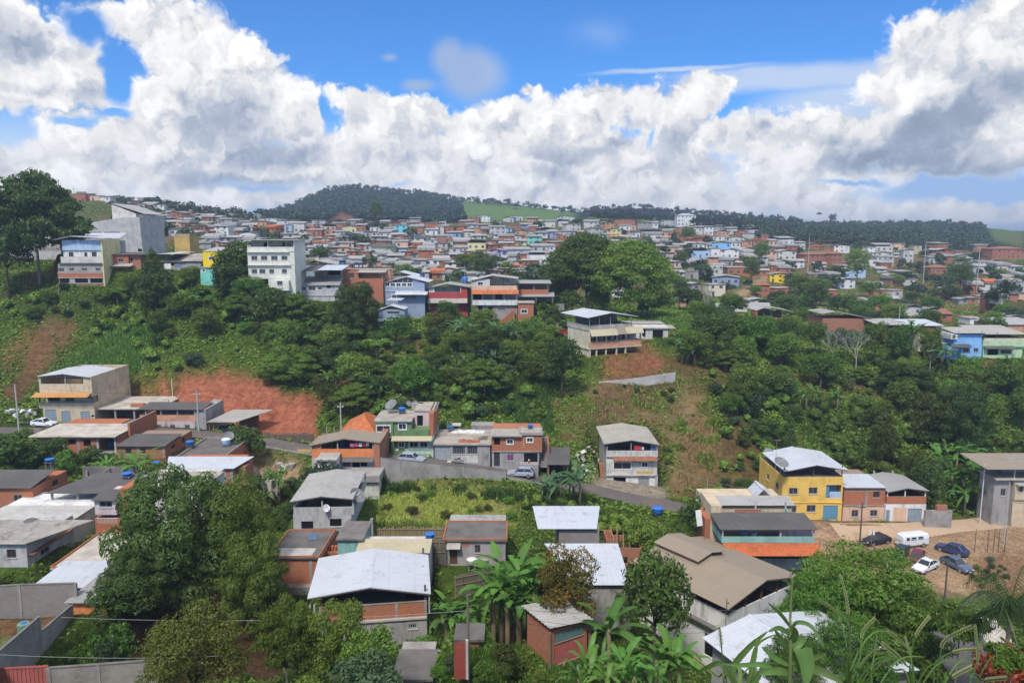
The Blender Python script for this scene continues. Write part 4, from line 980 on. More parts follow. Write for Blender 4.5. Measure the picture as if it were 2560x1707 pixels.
H.box(1087,1142,905,1240,'brickdark',ground=True,L=9,back=-.2,name='side_wall')
H.awning(745,1085,1036,1080,'slabdark',out=.7)
H.gable(503,930,820,866,1150,905,'rtan',vback=780)
laundry(H,[(868,912,905,945,'cloth_pink','pink shirt hanging first on the washing line of the orange house'),(910,905,942,942,'cloth_pink','bright pink garment hanging second on the orange house line'),(948,908,978,942,'cloth_white','white garment in the middle of the orange house line'),(982,905,1012,940,'cloth_red','red garment near the end of the orange house line'),(1015,905,1042,935,'cloth_white','white cloth last on the orange house line'),(1003,945,1040,992,'cloth_black','black trousers draped over the orange parapet')],.12,'washing on the orange terrace')
tank('dark blue water tank inside the terrace of the orange house','R2',760,822,905,968,y=106,stand=.1)
H.posts([745],1085,1240,'conc',y=-.1,zfoot=-3)
H=House('annex','small white lean-to with tiny window below the orange parapet','R2',101.5,565,742,1160,3,cat='annex',padded=False)
H.box(568,742,1065,1170,'white',[(615,1072,648,1102,'gr')],ground=True,L=2.4);H.awning(556,748,1042,1062,'rlight_s',out=.3,name='roof')
MB().prism_x([(-.3,H.Z(1064)),(2.5,H.Z(1040)),(2.5,H.Z(1044)),(-.3,H.Z(1068))],H.X(556),H.X(748)).build('sheet',MATS['rlight_s'],H.o)
H=House('house','low grey rooms with brick door below the orange house','R2',100,930,1130,1300,3.5,padded=False)
H.box(935,1130,1205,1310,'offwhite',[(958,1212,1000,1265,'dk'),(1003,1215,1055,1275,'d:door_red')],ground=True,L=3.2);H.slab(840,1135,1200,'conc',L=3.4,over=.5,th=.9)
H=House('house','low house with old orange tile hip roof behind orange house','R2',114,770,1100,900,9,short='tile roofed house')
H.box(775,1098,808,900,'beige',ground=True,L=8)
a,b,zt,ze=H.X(765),H.X(1100),H.Z(690),H.Z(806);xm=H.X(965)
MB().add([(a,-.3,ze),(b,-.3,ze),(b,8.3,ze),(a,8.3,ze),(xm,2.8,zt),(xm,5.2,zt)],[(0,1,4),(1,2,5,4),(2,3,5),(3,0,4,5),(0,3,2,1)]).build('roof',MATS['tile'],H.o)
H=House('house','two storey green and mint house with white framed windows','R2',112,1105,1630,1062,9,short='green and mint house')
H.box(1245,1395,855,1062,'greenwall',[(1310,897,1366,948,'wf')],ground=True);H.box(1396,1630,855,1068,'mint',[(1410,895,1492,950,'wf'),(1507,895,1580,950,'wf')],ground=True,back=.003)
H.box(1110,1244,855,1050,'greenwall',[(1155,905,1243,1045,'d:door_dark')],ground=True,back=.006);H.strip(1150,1210,868,900,'cloth_white',name='sign')
H.strip(1283,1310,955,978,'frame_white',name='meter_box');H.strip(1400,1610,972,977,'greenwall',name='trim');H.strip(1415,1600,1010,1015,'greenwall',name='trim')
MB().add([(H.X(1360),-.02,H.Z(958)),(H.X(1396),-.02,H.Z(1000)),(H.X(1396),-.02,H.Z(958))],[(0,1,2)]).build('trim',MATS['mint'],H.o)
H.awning(1255,1622,843,888,'rcream_s',out=1.1);H.strip(1112,1255,848,860,'cream',out=.12,name='ledge')
H.box(1100,1265,708,850,'greenwall',[(1112,745,1240,808,'wf')],L=8);H.box(1266,1432,702,790,'greenwall',[(1310,733,1385,797,'wf')],L=8,back=.25);H.box(1266,1590,790,850,'greenwall',L=8.9,back=.24)
H.box(1433,1632,655,790,'pink',[(1465,690,1520,788,'dk')],back=2.6,L=8.5);H.strip(1600,1634,660,840,'brick',out=.01,name='side_wall')
H.box(1592,1634,640,850,'brick',back=.5,L=8.7,name='side_wall')
H.slab(1095,1432,700,'slab',vback=612,curb=0,over=.1);MB().box(H.X(1440),H.X(1640),2.5,8.6,H.Z(655),H.Z(640)).build('upper_slab',MATS['slab'],H.o)
MB().box(H.X(1105),H.X(1440),-.12,.0,H.Z(712),H.Z(696)).build('ledge',MATS['conclight'],H.o)
tank('blue water tank on the flat roof of the green house','R2',1300,1372,575,645,z=H.ztop,stand=.3)
dish('large mesh satellite dish on the green house roof','R2',1245,562,117,2.1,-35,50,1.1)
dish('small slanted dish behind the tank of the green house','R2',1395,545,120,1.1,50,35,1.3);dish('small slanted dish at the rear of the green house roof','R2',1458,545,120,1.1,50,35,1.3)
MB().box(H.X(1375),H.X(1490),7.4,8.2,H.Z(700),H.Z(640)).build('parapet',MATS['conc'],H.o)
H=House('house','low grey house with garage shutter and rubble strewn slab roof','R2',110,1640,2150,1095,9,short='grey house with garage shutter')
H.box(1640,2150,918,1100,'gray',[(1643,940,1783,1068,'g:shutter'),(1805,935,1922,1010,'gr'),(1937,935,2037,1010,'gr')],ground=True)
H.strip(1795,2037,1014,1090,'offwhite',out=.02,name='dado');H.slab(1635,2155,915,'slab',vback=802);H.strip(1640,1795,1068,1100,'conclight',out=.9,name='ramp')
for k,(u,yl,w,h_,mt)in enumerate([(1700,5,2.2,.5,'slablight'),(1920,7,5,.35,'rubble_white'),(1950,1.4,3.2,.3,'brick'),(2080,3,1.2,.4,'concdark')]):
 c=H.wpoint(u,915,yl);o=thing('rubble_pile',['grey sand heap on the slab roof','white broken plaster spread on the slab roof','row of orange bricks on the front edge of the slab roof','dark concrete scraps on the slab roof'][k],'rubble',c)
 m=MB()
 for i in range(26):
  a,b=rnd.uniform(-w/2,w/2),rnd.uniform(-.7,.7);q=h_*rnd.uniform(.3,1);r=rnd.uniform(.1,.3);m.box(a-r,a+r,b-r*.7,b+r*.7,-.02,q*(1-abs(a)/w))
 m.box(-w/2,w/2,-.7,.7,-.06,.03).build('rubble',MATS[mt],o)
tank('bright blue water tank on the rubble strewn slab roof','R2',1745,1808,760,815,y=117,stand=.5,footz=-29)
H2=House('block_room','small grey rooftop shed behind the rubble strewn roof','R2',120,1975,2190,800,2.5,cat='shed',padded=False);H2 .box(1975,2190,745,860,'conc',ground=True,L=2.4)
H2=House('dovecote','tiny raised hutch with flat roof behind the blue tank','R2',119,1810,1870,790,1.2,cat='hutch',padded=False);H2 .box(1812,1868,742,782,'conc',[(1820,750,1860,775,'dk')],L=1.2,top=True);H2 .posts([1815,1865],782,860,'wood',w=.1,zfoot=-3);H2 .slab(1805,1875,740,'conclight',L=1.2)
H=House('house','two storey brick house with outside stairs and purple curtained window','R3',110,-185,250,1150,7.5,short='brick house with outside stairs')
H.box(-185,250,985,1150,'gray',[(-165,992,-112,1120,'d:door_dark'),(-45,1010,15,1072,'wc:curtain'),(110,1000,235,1085,'dk')],ground=True)
H.box(70,240,1080,1150,'conc',back=-1.4,L=-.02,ground=True,name='low_wall')
H.box(-185,72,835,985,'brick',[(-165,860,-110,925,'dk'),(-50,875,12,920,'wf')],back=.05);H.box(73,275,822,985,'brick',[(133,857,193,902,'wf')],L=6.5)
for i in range(6):H.strip(90+0,118,850+i*18,858+i*18,'salmon',name='vent_brick')
H.ledge(-185,270,985,'conc');H.slab(-190,85,833,'rbeige_s',vback=778,over=.5);H.slab(73,278,822,'slab',vback=765,curb=.2,curbmat='conc')
tank('blue water tank on the brick house with outside stairs','R3',143,193,735,782,z=H.ztop,stand=.15)
m=MB();n_=14
for i in range(n_):
 z=H.Z(1140)+(H.Z(925)-H.Z(1140))*(i+1)/n_;m.box(H.X(262),H.X(325),.2+i*.3,4.6,z-.2,z)
m.build('stairs',MATS['conc'],H.o);MB().box(H.X(325),H.X(342),0,4.8,-2,H.Z(912)).build('stair_wall',MATS['brickdark'],H.o)
H=House('carport','dark sheet carport with a car inside beside the scrap heap','R3',107,325,530,1200,6,cat='carport',short='dark carport')
H.posts([330,508],1105,1200,'oldwood',w=.14,zfoot=-1);H.posts([345,520],1080,1200,'oldwood',w=.14,y=5.5,zfoot=-1);H.shed(318,522,1105,'rdark_s',vback=945,rise=.9,ub=(335,560))
H.box(330,520,1100,1200,'oldwood',back=5.6,L=5.8,ground=True,name='rear_wall')
H=House('house','tall beige house with pale gable roof, washing and garage by the road','R3',116,862,1330,1345,10,short='tall beige roadside house')
H.box(865,1330,1207,1350,'white',[(930,1222,1043,1330,'o'),(1157,1228,1257,1335,'g:frame_grey'),(1155,1208,1260,1216,'dk')],ground=True,L=10)
H.box(862,1328,1080,1205,'offwhite',[(925,1082,1090,1150,'wf'),(1183,1080,1243,1130,'wf')],L=10,back=.004);H.strip(1140,1290,1165,1190,'ochre',out=.012,name='stain');H.ledge(862,1330,1200,'conclight',out=.35)
H.box(862,1328,1035,1079,'offwhite',L=10,back=.3);H.awning(920,1322,1030,1072,'tileold',out=.9)
H.terrace(860,1330,905,978,1035,'offwhite',[866,1085,1322],L=9.9,post_mat='conc',backmat='concdark')
H.gable(832,915,1085,880,1340,922,'rbeige',vback=722)
for a,b in((890,1110),(1130,1345)):pass
laundry(H,[(1115,935,1180,975,'cloth_red','red cloth hanging on the terrace of tall beige house'),(1265,930,1310,978,'cloth_blue','blue cloth hanging at the right of the beige terrace'),(1185,945,1205,975,'cloth_white','small white cloth beside the red one')],.3,'washing on the beige terrace')
m=MB()
for i in range(4):m.box(H.X(1060)-i*.1,H.X(1325),-1.0-i*.7,-.003 if i==0 else-1.0-(i-1)*.7,-3,H.Z(1345)+.0-i*.32)
m.build('forecourt_steps',MATS['slab'],H.o);MB().prism_x([(-.003,.02),(-3.2,-1.0),(-3.2,-3),(-.003,-3)],H.X(880),H.X(1050)).build('ramp',MATS['slablight'],H.o)
m=MB()
for i in range(9):m.box(H.X(825),H.X(861),1.2+i*.35,5.2,-2,.3+i*.36)
m.build('stairs',MATS['brickdark'],H.o)
MB().box(H.X(1310),H.X(1332),-.35,-.15,-3,H.Z(1195)).build('drain_pipe',MATS['pole_concrete'],H.o)
wallrun('retaining_wall','long grey retaining wall with pillars above the grassy lot',[pt(*RP('R2',1150,1045),103.5),pt(*RP('R2',1500,1080),104),pt(*RP('R2',1900,1120),104.6),pt(*RP('R2',2285,1168),105)],2.7,'conc',pil=2.4,cap='concdark',short='long retaining wall')
wallrun('retaining_wall','short grey wall with rubble below the white roofed hillside house',[pt(*RP('R3',735,350),142.5),pt(*RP('R3',1100,318),143.5),pt(*RP('R3',1500,258),146)],2.2,'conclight',below=1.5)
wallrun('garden_wall','plank and block wall behind the yard left of the orange house',[pt(*RP('R2',-10,985),116),pt(*RP('R2',245,955),115),pt(*RP('R2',385,955),114.5)],3.0,'block',cap='concdark')
slatfence('tall weathered board fence below the red earth cut',pt(*RP('R2',60,930),124),pt(*RP('R2',530,930),121),2.2,64,'oldwood')
H=House('gate','ochre panel gate left of the orange house','R2',112.5,388,515,1100,.3,cat='gate',padded=False);H.strip(388,515,965,1110,'ochre',out=.1,name='panel');H.posts([385,515],955,1110,'conc',zfoot=-1)
wallrun('garden_wall','stained old wall with brick patch on the hillside terrace',[pt(*RP('R2',1150,135),149),pt(*RP('R2',1500,125),149.5)],3.2,'concdark',pil=4)
wallrun('garden_wall','long low concrete wall behind the hillside bananas',[pt(*RP('T3',40,1285),172),pt(*RP('T3',480,1280),171)],3.0,'block',pil=5,cap='conc')
wallrun('garden_wall','grey block wall below the dark twin tree',[pt(*RP('T3',200,1095),185),pt(*RP('T3',475,1100),185)],3.0,'block',pil=6)
H=House('house','bright yellow two storey house with white gable roof','R4',108,115,670,1617,10.5,short='yellow house with white roof')
H.box(115,670,1455,1617,'yellow',[(175,1480,257,1545,'w'),(347,1475,432,1540,'w'),(500,1480,637,1612,'d:door_blue')],ground=True,left=[(.2,.3,.4,.7,'w'),(.6,.7,.4,.7,'w')])
H.ledge(115,672,1452,'yellow',out=.12)
H.box(116,669,1218,1452,'yellow',[(177,1318,260,1378,'w'),(357,1313,440,1375,'w'),(515,1292,655,1412,'o')],left=[(.15,.27,.35,.6,'w'),(.55,.67,.35,.6,'w')])
MB().box(H.X(517),H.X(653),1.2,1.3,H.Z(1410),H.Z(1290)).build('balcony_wall',MATS['paleblue'],H.o);MB().box(H.X(517),H.X(550),.25,.3,H.Z(1410),H.Z(1300)).build('door',MATS['door_blue'],H.o)
MB().box(H.X(552),H.X(655),.02,.12,H.Z(1412),H.Z(1355)).build('balcony_rail',MATS['paleblue'],H.o)
H.posts([130,395,655],1115,1218,'darkpost',w=.12);H.posts([130,655],1130,1218,'darkpost',w=.12,y=10)
MB().box(H.X(125),H.X(660),2.6,2.75,H.Z(1214),H.Z(1140)).build('rear_wall',MATS['darkpost'],H.o);MB().box(H.X(122),H.X(663),.05,10.3,H.Z(1218),H.Z(1214)).build('floor',MATS['slabdark'],H.o)  # dark wall and floor carry the deep under-roof shade in their colour
H.gable(112,1168,402,1108,695,1156,'rwhite',vback=938,over=.7)
dish('large mesh dish above the white roof of the yellow house','R4',118,1095,106.5,2.2,25,60,.9)
dish('small dish peeping over the far edge of the yellow house roof','R4',5,995,117,1.5,-30,50,.8)
ae=thing('aerial','tall thin television aerial above the yellow house roof','aerial',pt(*RP('R4',72,1070),110));MB().tube([(0,0,-2),(0,0,3.4)],.03,5).build('mast',MATS['steel'],ae);MB().box(-.6,.6,-.02,.02,3.2,3.25).build('bar',MATS['steel'],ae)
H=House('house','brick house with white lean-to roof between yellow and tan roofed houses','R4',108.5,680,1065,1640,9,short='brick house beside the yellow house')
H.box(680,1068,1478,1640,'peach',[(760,1520,825,1585,'w'),(930,1520,1000,1580,'w')],ground=True)
H.box(682,1058,1316,1478,'brick',[(947,1352,1007,1407,'wd')],back=.01);H.strip(880,896,1316,1478,'conc',name='column',out=.005);H.ledge(680,1066,1478,'conc');H.strip(682,1058,1340,1352,'conc',name='beam',out=.004)
H.shed(676,1052,1316,'rwhite_s',vback=1190,rise=.2)
H=House('house','white walled house with brick parapet terrace and grey gable roof','R4',108,1070,1440,1640,10,short='house with brick parapet terrace')
H.box(1070,1440,1468,1640,'white',[(1075,1522,1112,1638,'d:door_bluegrey'),(1145,1500,1265,1540,'g:frame_grey'),(1275,1510,1405,1638,'d:door_bluegrey')],ground=True);H.strip(1145,1265,1500,1625,'peach',name='panel',out=.02)
H.terrace(1075,1436,1345,1397,1466,'brick',[1080,1240,1425],L=9.9,backmat='concdark',post_mat='rail')
H.gable(1070,1356,1252,1320,1448,1346,'rgrey',vback=1172)
H=House('house','grey concrete house with wide tan roof and two tanks under it','R4',108,2060,2560,1640,4,short='concrete house with tan roof')
H.box(2216,2560,1235,1640,'gray',ground=True,L=4);H.box(2218,2560,1270,1420,'beige',[(2255,1290,2290,1350,'w'),(2340,1285,2380,1340,'w')],L=-.02,back=-.5);H.box(2218,2560,1422,1640,'beige',[(2225,1450,2320,1560,'d:door_bluegrey')],ground=True,L=-.02,back=-.25)
H.slab(2050,2560,1232,'slablight',L=4,over=.4);H.box(2058,2214,1242,1640,'gray',[(2120,1330,2170,1400,'w')],ground=True,back=.3,L=3.9);H.posts([1965],1110,1300,'rail',w=.12,y=.5,zfoot=-3);H.awning(2220,2560,1268,1300,'rlight_s',out=1.2)
H.posts([2225,2320,2550],1120,1240,'rail',w=.12);MB().box(H.X(2220),H.X(2560),3,3.15,H.Z(1235),H.Z(1100)).build('rear_wall',MATS['gray'],H.o)
H.shed(1930,2580,1148,'rtan_s',rise=.45,L=6,over=1.0)
tank('blue water tank under the tan roof of the concrete house','R4',2050,2100,1085,1150,z=H.ztop,stand=.1);tank('white topped water tank beside the blue one under the tan roof','R4',2110,2170,1092,1155,z=H.ztop,stand=.1,lid='tankwhite')
H=House('ruin','crumbling low brick wall end beside the banana grove','R4',106,1445,1690,1590,2,cat='ruin',padded=False);H.box(1445,1690,1530,1600,'conc',ground=True,L=.5,top=False);H.box(1545,1640,1480,1530,'brickdark',L=.5,top=False)
H=House('church','large pale grey windowless hall with sloping top and slit openings','T1',205,700,1312,860,16,short='large grey hall')
def zp(u,v):return(H.X(u),H.Z(v))
MB().prism([zp(560,640),zp(690,600),zp(1170,525),zp(1302,527),zp(1315,900),zp(560,900)],0,14).build('wall',MATS['lightgray'],H.o)
for a,b in((795,945),(970,1115)):H.strip(a,b,662,682,'void',name='slit_window',out=.03)
H.strip(1270,1305,815,840,'void',name='window',out=.03);H.strip(1112,1126,772,790,'void',name='window',out=.03)
m=MB();m.add([(*zp(805,380)[:1],14.1,zp(805,380)[1])],[])
MB().prism([zp(805,382),zp(1035,478),zp(1045,600),zp(805,600)],14.1,26).build('tower',MATS['offwhite'],H.o)
MB().prism([zp(1035,480),zp(1128,488),zp(1130,600),zp(1045,600)],15,26).build('tower_annex',MATS['lightgray'],H.o)
MB().prism([zp(800,376),zp(1135,484),zp(1135,478),zp(840,376)],13.8,26.3).build('roof',MATS['rlight'],H.o)
H=House('warehouse','long low grey warehouse wall behind the tall left tree','T1',188,-200,590,890,12,cat='warehouse',short='long grey warehouse')
H.box(-200,590,745,900,'lightgray',[(95,760,185,800,'w'),(218,762,330,795,'w'),(480,762,515,795,'w')],ground=True);H.strip(200,590,800,830,'conc',out=.05,name='band');H.shed(-220,620,745,'rlight_s',vback=640,rise=1.2);H.box(-60,60,700,800,'ochre',back=-1,L=-.05)
H=House('hall','hall with bright white sheet roof beside the tall left tree','T1',178,540,950,860,10,cat='hall');H.box(560,960,740,860,'lightgray',ground=True);H.shed(510,1110,722,'rwhite_s',L=14,rise=1.5,ub=(560,900))
H=House('house','pale yellow and white four storey house with arched upper windows','T1',165,540,950,1135,7.5,short='pale yellow ridge house')
H.box(590,950,775,888,'white',[(638,848,682,888,'wd'),(780,850,808,888,'wd'),(850,845,895,888,'wd')],L=7.4,back=.6);H.box(590,952,735,828,'paleblue',L=7,back=.3);H.terrace(575,950,830,888,945,'offwhite',[],L=.8)
H.ledge(560,955,950,'concdark',out=.4);H.box(545,950,957,1030,'gray',[(548,990,600,1025,'w'),(645,990,692,1018,'w'),(762,990,812,1018,'w'),(885,990,932,1018,'w')])
H.box(540,950,1030,1082,'brick',back=-.1,L=7);H.ledge(540,950,1035,'conclight');H.ledge(540,950,1082,'conclight');H.box(545,948,1085,1130,'gray',[(550,1088,640,1128,'dk'),(690,1088,810,1128,'dk'),(830,1088,945,1128,'dk')]);H.ledge(540,952,1133,'conclight');H.box(700,950,1135,1180,'brick',ground=True)
MB().box(H.X(951),H.X(951)+.3,.0,7.5,-2,H.Z(722)).build('side_wall',MATS['paleyellow'],H.o)
H.gable(520,735,700,698,958,716,'rwhite',L=9,over=.8)
H=House('house','small brick house with dark lean-to roof beside pale yellow ridge house','T1',169,1025,1280,1000,6,short='small brick ridge house')
H.box(1040,1185,870,1000,'brick',[(1090,903,1142,938,'w')],ground=True);H.box(1190,1290,872,1000,'brickdark',[(1195,900,1215,935,'dk')],ground=True,back=.4);H.shed(1020,1330,868,'rdark_s',L=6.5,rise=.4);H.awning(1010,1230,950,975,'rlight_s',out=1.5)
H=House('tower','square ochre concrete water tower with dark streaks','T1',186,1608,1750,880,5,cat='tower',short='ochre water tower');H.box(1608,1748,680,890,'ochre',ground=True,L=5.5);H.strip(1600,1752,700,706,'conc',name='band');H.slab(1604,1752,678,'slab',L=5.5,over=.05)
H=House('house','low shack with black sheet roofs below the ochre tower','T1',172,1480,1860,990,8,short='black roofed shacks')
H.box(1500,1850,940,1000,'gray',[(1560,945,1600,970,'dk')],ground=True);H.shed(1470,1700,935,'rdark_s',L=8,rise=1.6);H.shed(1670,1865,928,'rold_s',L=7,rise=1.6);H.shed(1460,1610,862,'rwhite_s',L=12,rise=.3)
laundry(H,[(1528,950,1588,998,'cloth_white','white sheet hanging outside the black roofed shack'),(1635,952,1665,980,'cloth_blue','blue garment hanging outside the black roofed shack')],-1.)
H=House('house','vivid yellow house partly hidden behind dark oval tree','T1',170,1866,2100,965,8,short='vivid yellow house');H.box(1866,2100,838,968,'brightyellow',[(1918,887,1972,920,'wf')],ground=True);H.shed(1862,2104,838,'rlight_s',rise=.9,L=8,over=.1)
H=House('house','small turquoise painted room below the vivid yellow house','T1',168,1840,2010,1085,4,padded=False,found=8);H.box(1842,2010,985,1090,'aqua',[(1860,1000,1890,1030,'wf')],ground=True);H.slab(1838,2014,983,'conc',L=4)
H=House('house','little aqua green two storey house right of the grey hall','T1',250,1312,1392,718,7,short='little aqua house');H.box(1312,1392,630,722,'aqua',[(1322,668,1342,690,'w'),(1362,668,1382,690,'w')],ground=True);H.slab(1308,1396,628,'conclight',L=7);H.slab(1300,1425,706,'conclight',L=.4,over=2)
H=House('apartment_building','cream white four storey apartment block with open top terrace','T2',165,-70,360,985,9,cat='building',short='white apartment block')
H.box(-60,362,870,990,'creamwhite',[(30,872,118,950,'dk'),(215,887,266,925,'w')],ground=True)
H.box(160,320,882,975,'creamwhite',[(215,887,266,925,'w')],back=-1.4,L=-.02,ground=False)
H.box(-62,362,745,868,'creamwhite',[(-30,782,20,822,'w'),(38,782,95,822,'w'),(130,782,175,822,'w'),(245,782,292,820,'w')]);H.ledge(-62,330,745,'creamwhite',out=.5)
H.box(-62,362,628,742,'creamwhite',[(-30,660,28,700,'w'),(58,660,118,700,'w'),(152,660,212,700,'w'),(245,660,303,698,'w')]);H.ledge(-62,318,625,'creamwhite',out=.5)
H.terrace(-62,362,515,578,622,'creamwhite',[-55,127],L=9,post_mat='creamwhite');H.box(-60,362,515,622,'offwhite',[(55,540,98,580,'dk'),(228,535,250,575,'dk'),(270,540,308,570,'w')],back=2.6);MB().box(H.X(359),H.X(366),-.02,8.9,-2,H.Z(516)).build('side_wall',MATS['creamwhite'],H.o)
H.shed(-80,385,515,'rgrey_s',rise=.15,L=9.5,over=.8)
H=House('house','grey house with tiled front roof and white framed windows beside apartment block','T2',170,370,770,1050,8,short='grey house by the apartment block')
H.box(372,768,928,1050,'lightgray',[(415,940,463,980,'wf'),(483,937,553,980,'wf'),(570,940,615,975,'wf'),(650,933,690,955,'dk')],ground=True);H.ledge(372,770,1025,'conclight');H.shed(318,775,928,'rgrey_s',rise=1.6,L=4.2);H.box(500,615,790,880,'conc',back=4.3,L=8);H.box(618,760,775,870,'gray',[(625,790,740,845,'dk')],back=4.5,L=8);H.shed(430,620,800,'rdark_s',rise=1.,L=8);H.shed(575,800,790,'rwhite_s',rise=.9,L=8)
H=House('house','brick house with covered veranda and pale roof on the ridge','T2',175,775,1215,1085,8,short='brick veranda house')
H.box(800,940,800,960,'brick',[(860,818,908,862,'wd')],L=8,back=.1);H.terrace(940,1172,815,866,912,'brick',[945,1165],L=3,post_mat='conc');H.box(940,1215,800,912,'salmon',back=3,L=8);H.box(940,1170,912,1090,'brick',[(1000,930,1052,962,'wf'),(960,935,985,960,'dk')],ground=True);H.box(778,940,960,1090,'conc',ground=True,back=.3);H.shed(935,1195,812,'rbeige_s',rise=.5,L=3.5,over=.6);H.slab(770,1218,785,'slab',L=8,over=-3)
H=House('hall','dark blue open hall with big low gable roof behind grey house','T2',196,430,740,800,12,cat='hall',short='dark blue hall');H.box(435,735,745,830,'bluegray',ground=True,L=11);H.gable(425,735,545,700,745,738,'rlight',L=12)
tank('deep blue water tank nearest the dark blue hall on the ridge','T2',750,822,698,748,y=190,stand=.6,footz=-22);tank('pale blue water tank in the middle of the three ridge tanks','T2',863,907,722,760,y=182,mat='tanklight',lid='tanklight',stand=.6,footz=-22);tank('dark blue water tank right of the pale blue ridge tank','T2',925,985,722,765,y=182,stand=.6,footz=-22)
H=House('house','white roofed house half hidden behind blue grey gable house','T2',200,1215,1500,880,9);H.box(1225,1495,845,900,'gray',ground=True);H.gable(1212,835,1320,805,1505,850,'rwhite',L=9);
tank('blue water tank between white roof and blue grey gable','T2',1500,1545,820,860,y=192,stand=.6,footz=-22)
H=House('house','blue grey house with glazed gable and white canopies','T2',176,1185,1550,1245,9,short='blue grey gable house')
H.box(1185,1552,980,1110,'bluegray',[(1250,1015,1295,1050,'wf'),(1340,1015,1470,1052,'w')],ground=False);H.box(1335,1552,1105,1250,'bluegray',ground=True,back=-.1,L=8)
H.box(1185,1552,905,978,'bluegray',[(1190+k*51,908,1235+k*51,942,'wf')for k in range(5)])
MB().prism([(H.X(1186),H.Z(904)),(H.X(1390),H.Z(856)),(H.X(1551),H.Z(904))],.03,.2).build('gable_wall',MATS['bluegray'],H.o)
for k,(a,b,c)in enumerate([(1265,1305,882),(1312,1352,872),(1358,1398,862),(1405,1442,868)]):H.strip(a,b,c,902,'glass',name='pane',out=.0)
H.ledge(1185,1550,980,'white');H.gable(1180,905,1390,850,1598,900,'rwhite',L=9.5);H.awning(1288,1582,985,1015,'rwhite_s',out=1.6)
H=House('house','small blue grey annex with white gable and canopy below the glazed gable','T2',164,1125,1370,1300,5,short='small blue grey annex')
H.box(1128,1368,1150,1240,'bluegray',[(1205,1168,1322,1192,'w')]);H.box(1128,1340,1240,1300,'bluegray',[(1150,1258,1310,1298,'dk')],back=1.2,ground=True);H.posts([1135,1325],1245,1300,'bluegray');H.box(1128,1385,1300,1385,'bluegray',back=-.6,ground=True,L=5);H.gable(1122,1160,1240,1115,1372,1150,'rwhite',L=5,truss=False);H.awning(1116,1332,1236,1258,'rwhite_s',out=1.2);H.slab(1180,1312,1075,'rwhite_s',L=9,over=-4)
H=House('house','crimson house with open gable terrace and pale awning','T2',177,1585,1940,1185,9,short='crimson house')
H.box(1588,1942,1090,1190,'red',[(1640,1095,1805,1138,'wd'),(1815,1092,1940,1100,'dk')],ground=True,back=1.);H.awning(1580,1942,1050,1092,'rbeige_s',out=.6);H.terrace(1588,1942,945,995,1050,'red',[1595,1880],L=8.5,post_mat='white');H.box(1588,1642,950,995,'offwhite',back=.1,L=8);H.box(1882,1942,945,995,'red',back=.1,L=8);MB().box(H.X(1645),H.X(1880),3,3.1,H.Z(995),H.Z(950)).build('rear_wall',MATS['offwhite'],H.o);H.gable(1576,955,1755,915,1972,946,'rgrey',L=9.5);H.strip(1942,1972,960,1180,'void',out=-.6,name='passage')  # the last strip is a near-black block painted as the shaded gap
tank('bright blue water tank above the crimson house','T2',1885,1945,848,925,y=186,stand=.3,footz=-20,mat='tanklid')
H=House('house','beige three storey house with terracotta awning and open gable terrace','T2',178,1980,2400,1250,9,short='beige terracotta awning house')
H.box(2020,2398,1112,1250,'conc',[(2040,1118,2080,1160,'dk'),(2220,1145,2290,1160,'w'),(2130,1130,2170,1200,'dk')],ground=True,back=.6);H.terrace(1980,2400,1010,1064,1112,'white',[1985,2080,2180,2280,2392],L=2.4,post_mat='white');H.box(1980,2398,1008,1112,'gray',[(2000,1020,2070,1064,'dk'),(2200,1020,2260,1064,'dk')],back=2.4);H.awning(1984,2410,972,1010,'tile',out=1.0)
H.box(1980,2398,935,1008,'peach',[(2390,940,2396,950,'dk')]);H.box(1980,2148,872,935,'offwhite',[(2035,897,2086,932,'wf')]);H.posts([2160,2270,2392],870,935,'frame_dark',w=.15);MB().box(H.X(2150),H.X(2395),4,4.1,H.Z(935),H.Z(872)).build('rear_wall',MATS['offwhite'],H.o);H.gable(1975,885,2170,840,2410,870,'rlight',L=9.5)
m=MB()
for i in range(10):m.box(H.X(2230)+i*.38,H.X(2230)+i*.38+.42,-1.6,-.2,-2,H.Z(1260)+i*.34)
m.build('stairs',MATS['brick'],H.o)
H=House('house','brick house with long veranda under flat grey roof beside the twin tree','T3',182,25,340,1080,8,short='brick veranda under grey roof')
H.box(50,380,1030,1085,'concdark',ground=True,back=1.5);H.terrace(55,335,915,968,1015,'brick',[60,200,328],L=7,post_mat='conc',backmat='browncoat');H.shed(18,362,912,'rgrey_s',rise=.4,L=7.5,over=.6);H.shed(45,388,1033,'rgrey_s',rise=.9,L=1.5,over=1.4);H.posts([60,220,370],1033,1085,'wood',y=-1.2)
H=House('house','small square brick house with white framed window above the bananas','T3',172,55,198,1255,6,short='small square brick house');H.box(55,198,1090,1260,'brick',[(82,1150,140,1187,'wf')],ground=True,L=5.5);H.slab(48,204,1088,'slab',L=5.6)
H=House('house','cream hillside house with raised white roof, brick balconies and tall stilts','T3',150,715,1185,1560,9,yaw=24,found=4,short='white roofed hillside house')
H.box(712,1185,1495,1700,'browncoat',back=3.5,L=9,ground=True);H.posts([722,780,865,962,1045],1490,1700,'beige',w=.28,zfoot=-3.5);H.slab(705,1190,1492,'beige',L=9,over=.1,th=.25)
H.terrace(712,1188,1385,1438,1490,'salmon',[716,780,865,962,1045,1125,1182],L=2.2,post_mat='beige',pw=.26);H.box(712,1185,1375,1490,'offwhite',[(735,1390,775,1440,'wd'),(790,1388,850,1440,'wd'),(880,1388,950,1440,'wd'),(985,1388,1030,1440,'wd'),(1060,1390,1110,1440,'wd')],back=2.2,L=9)
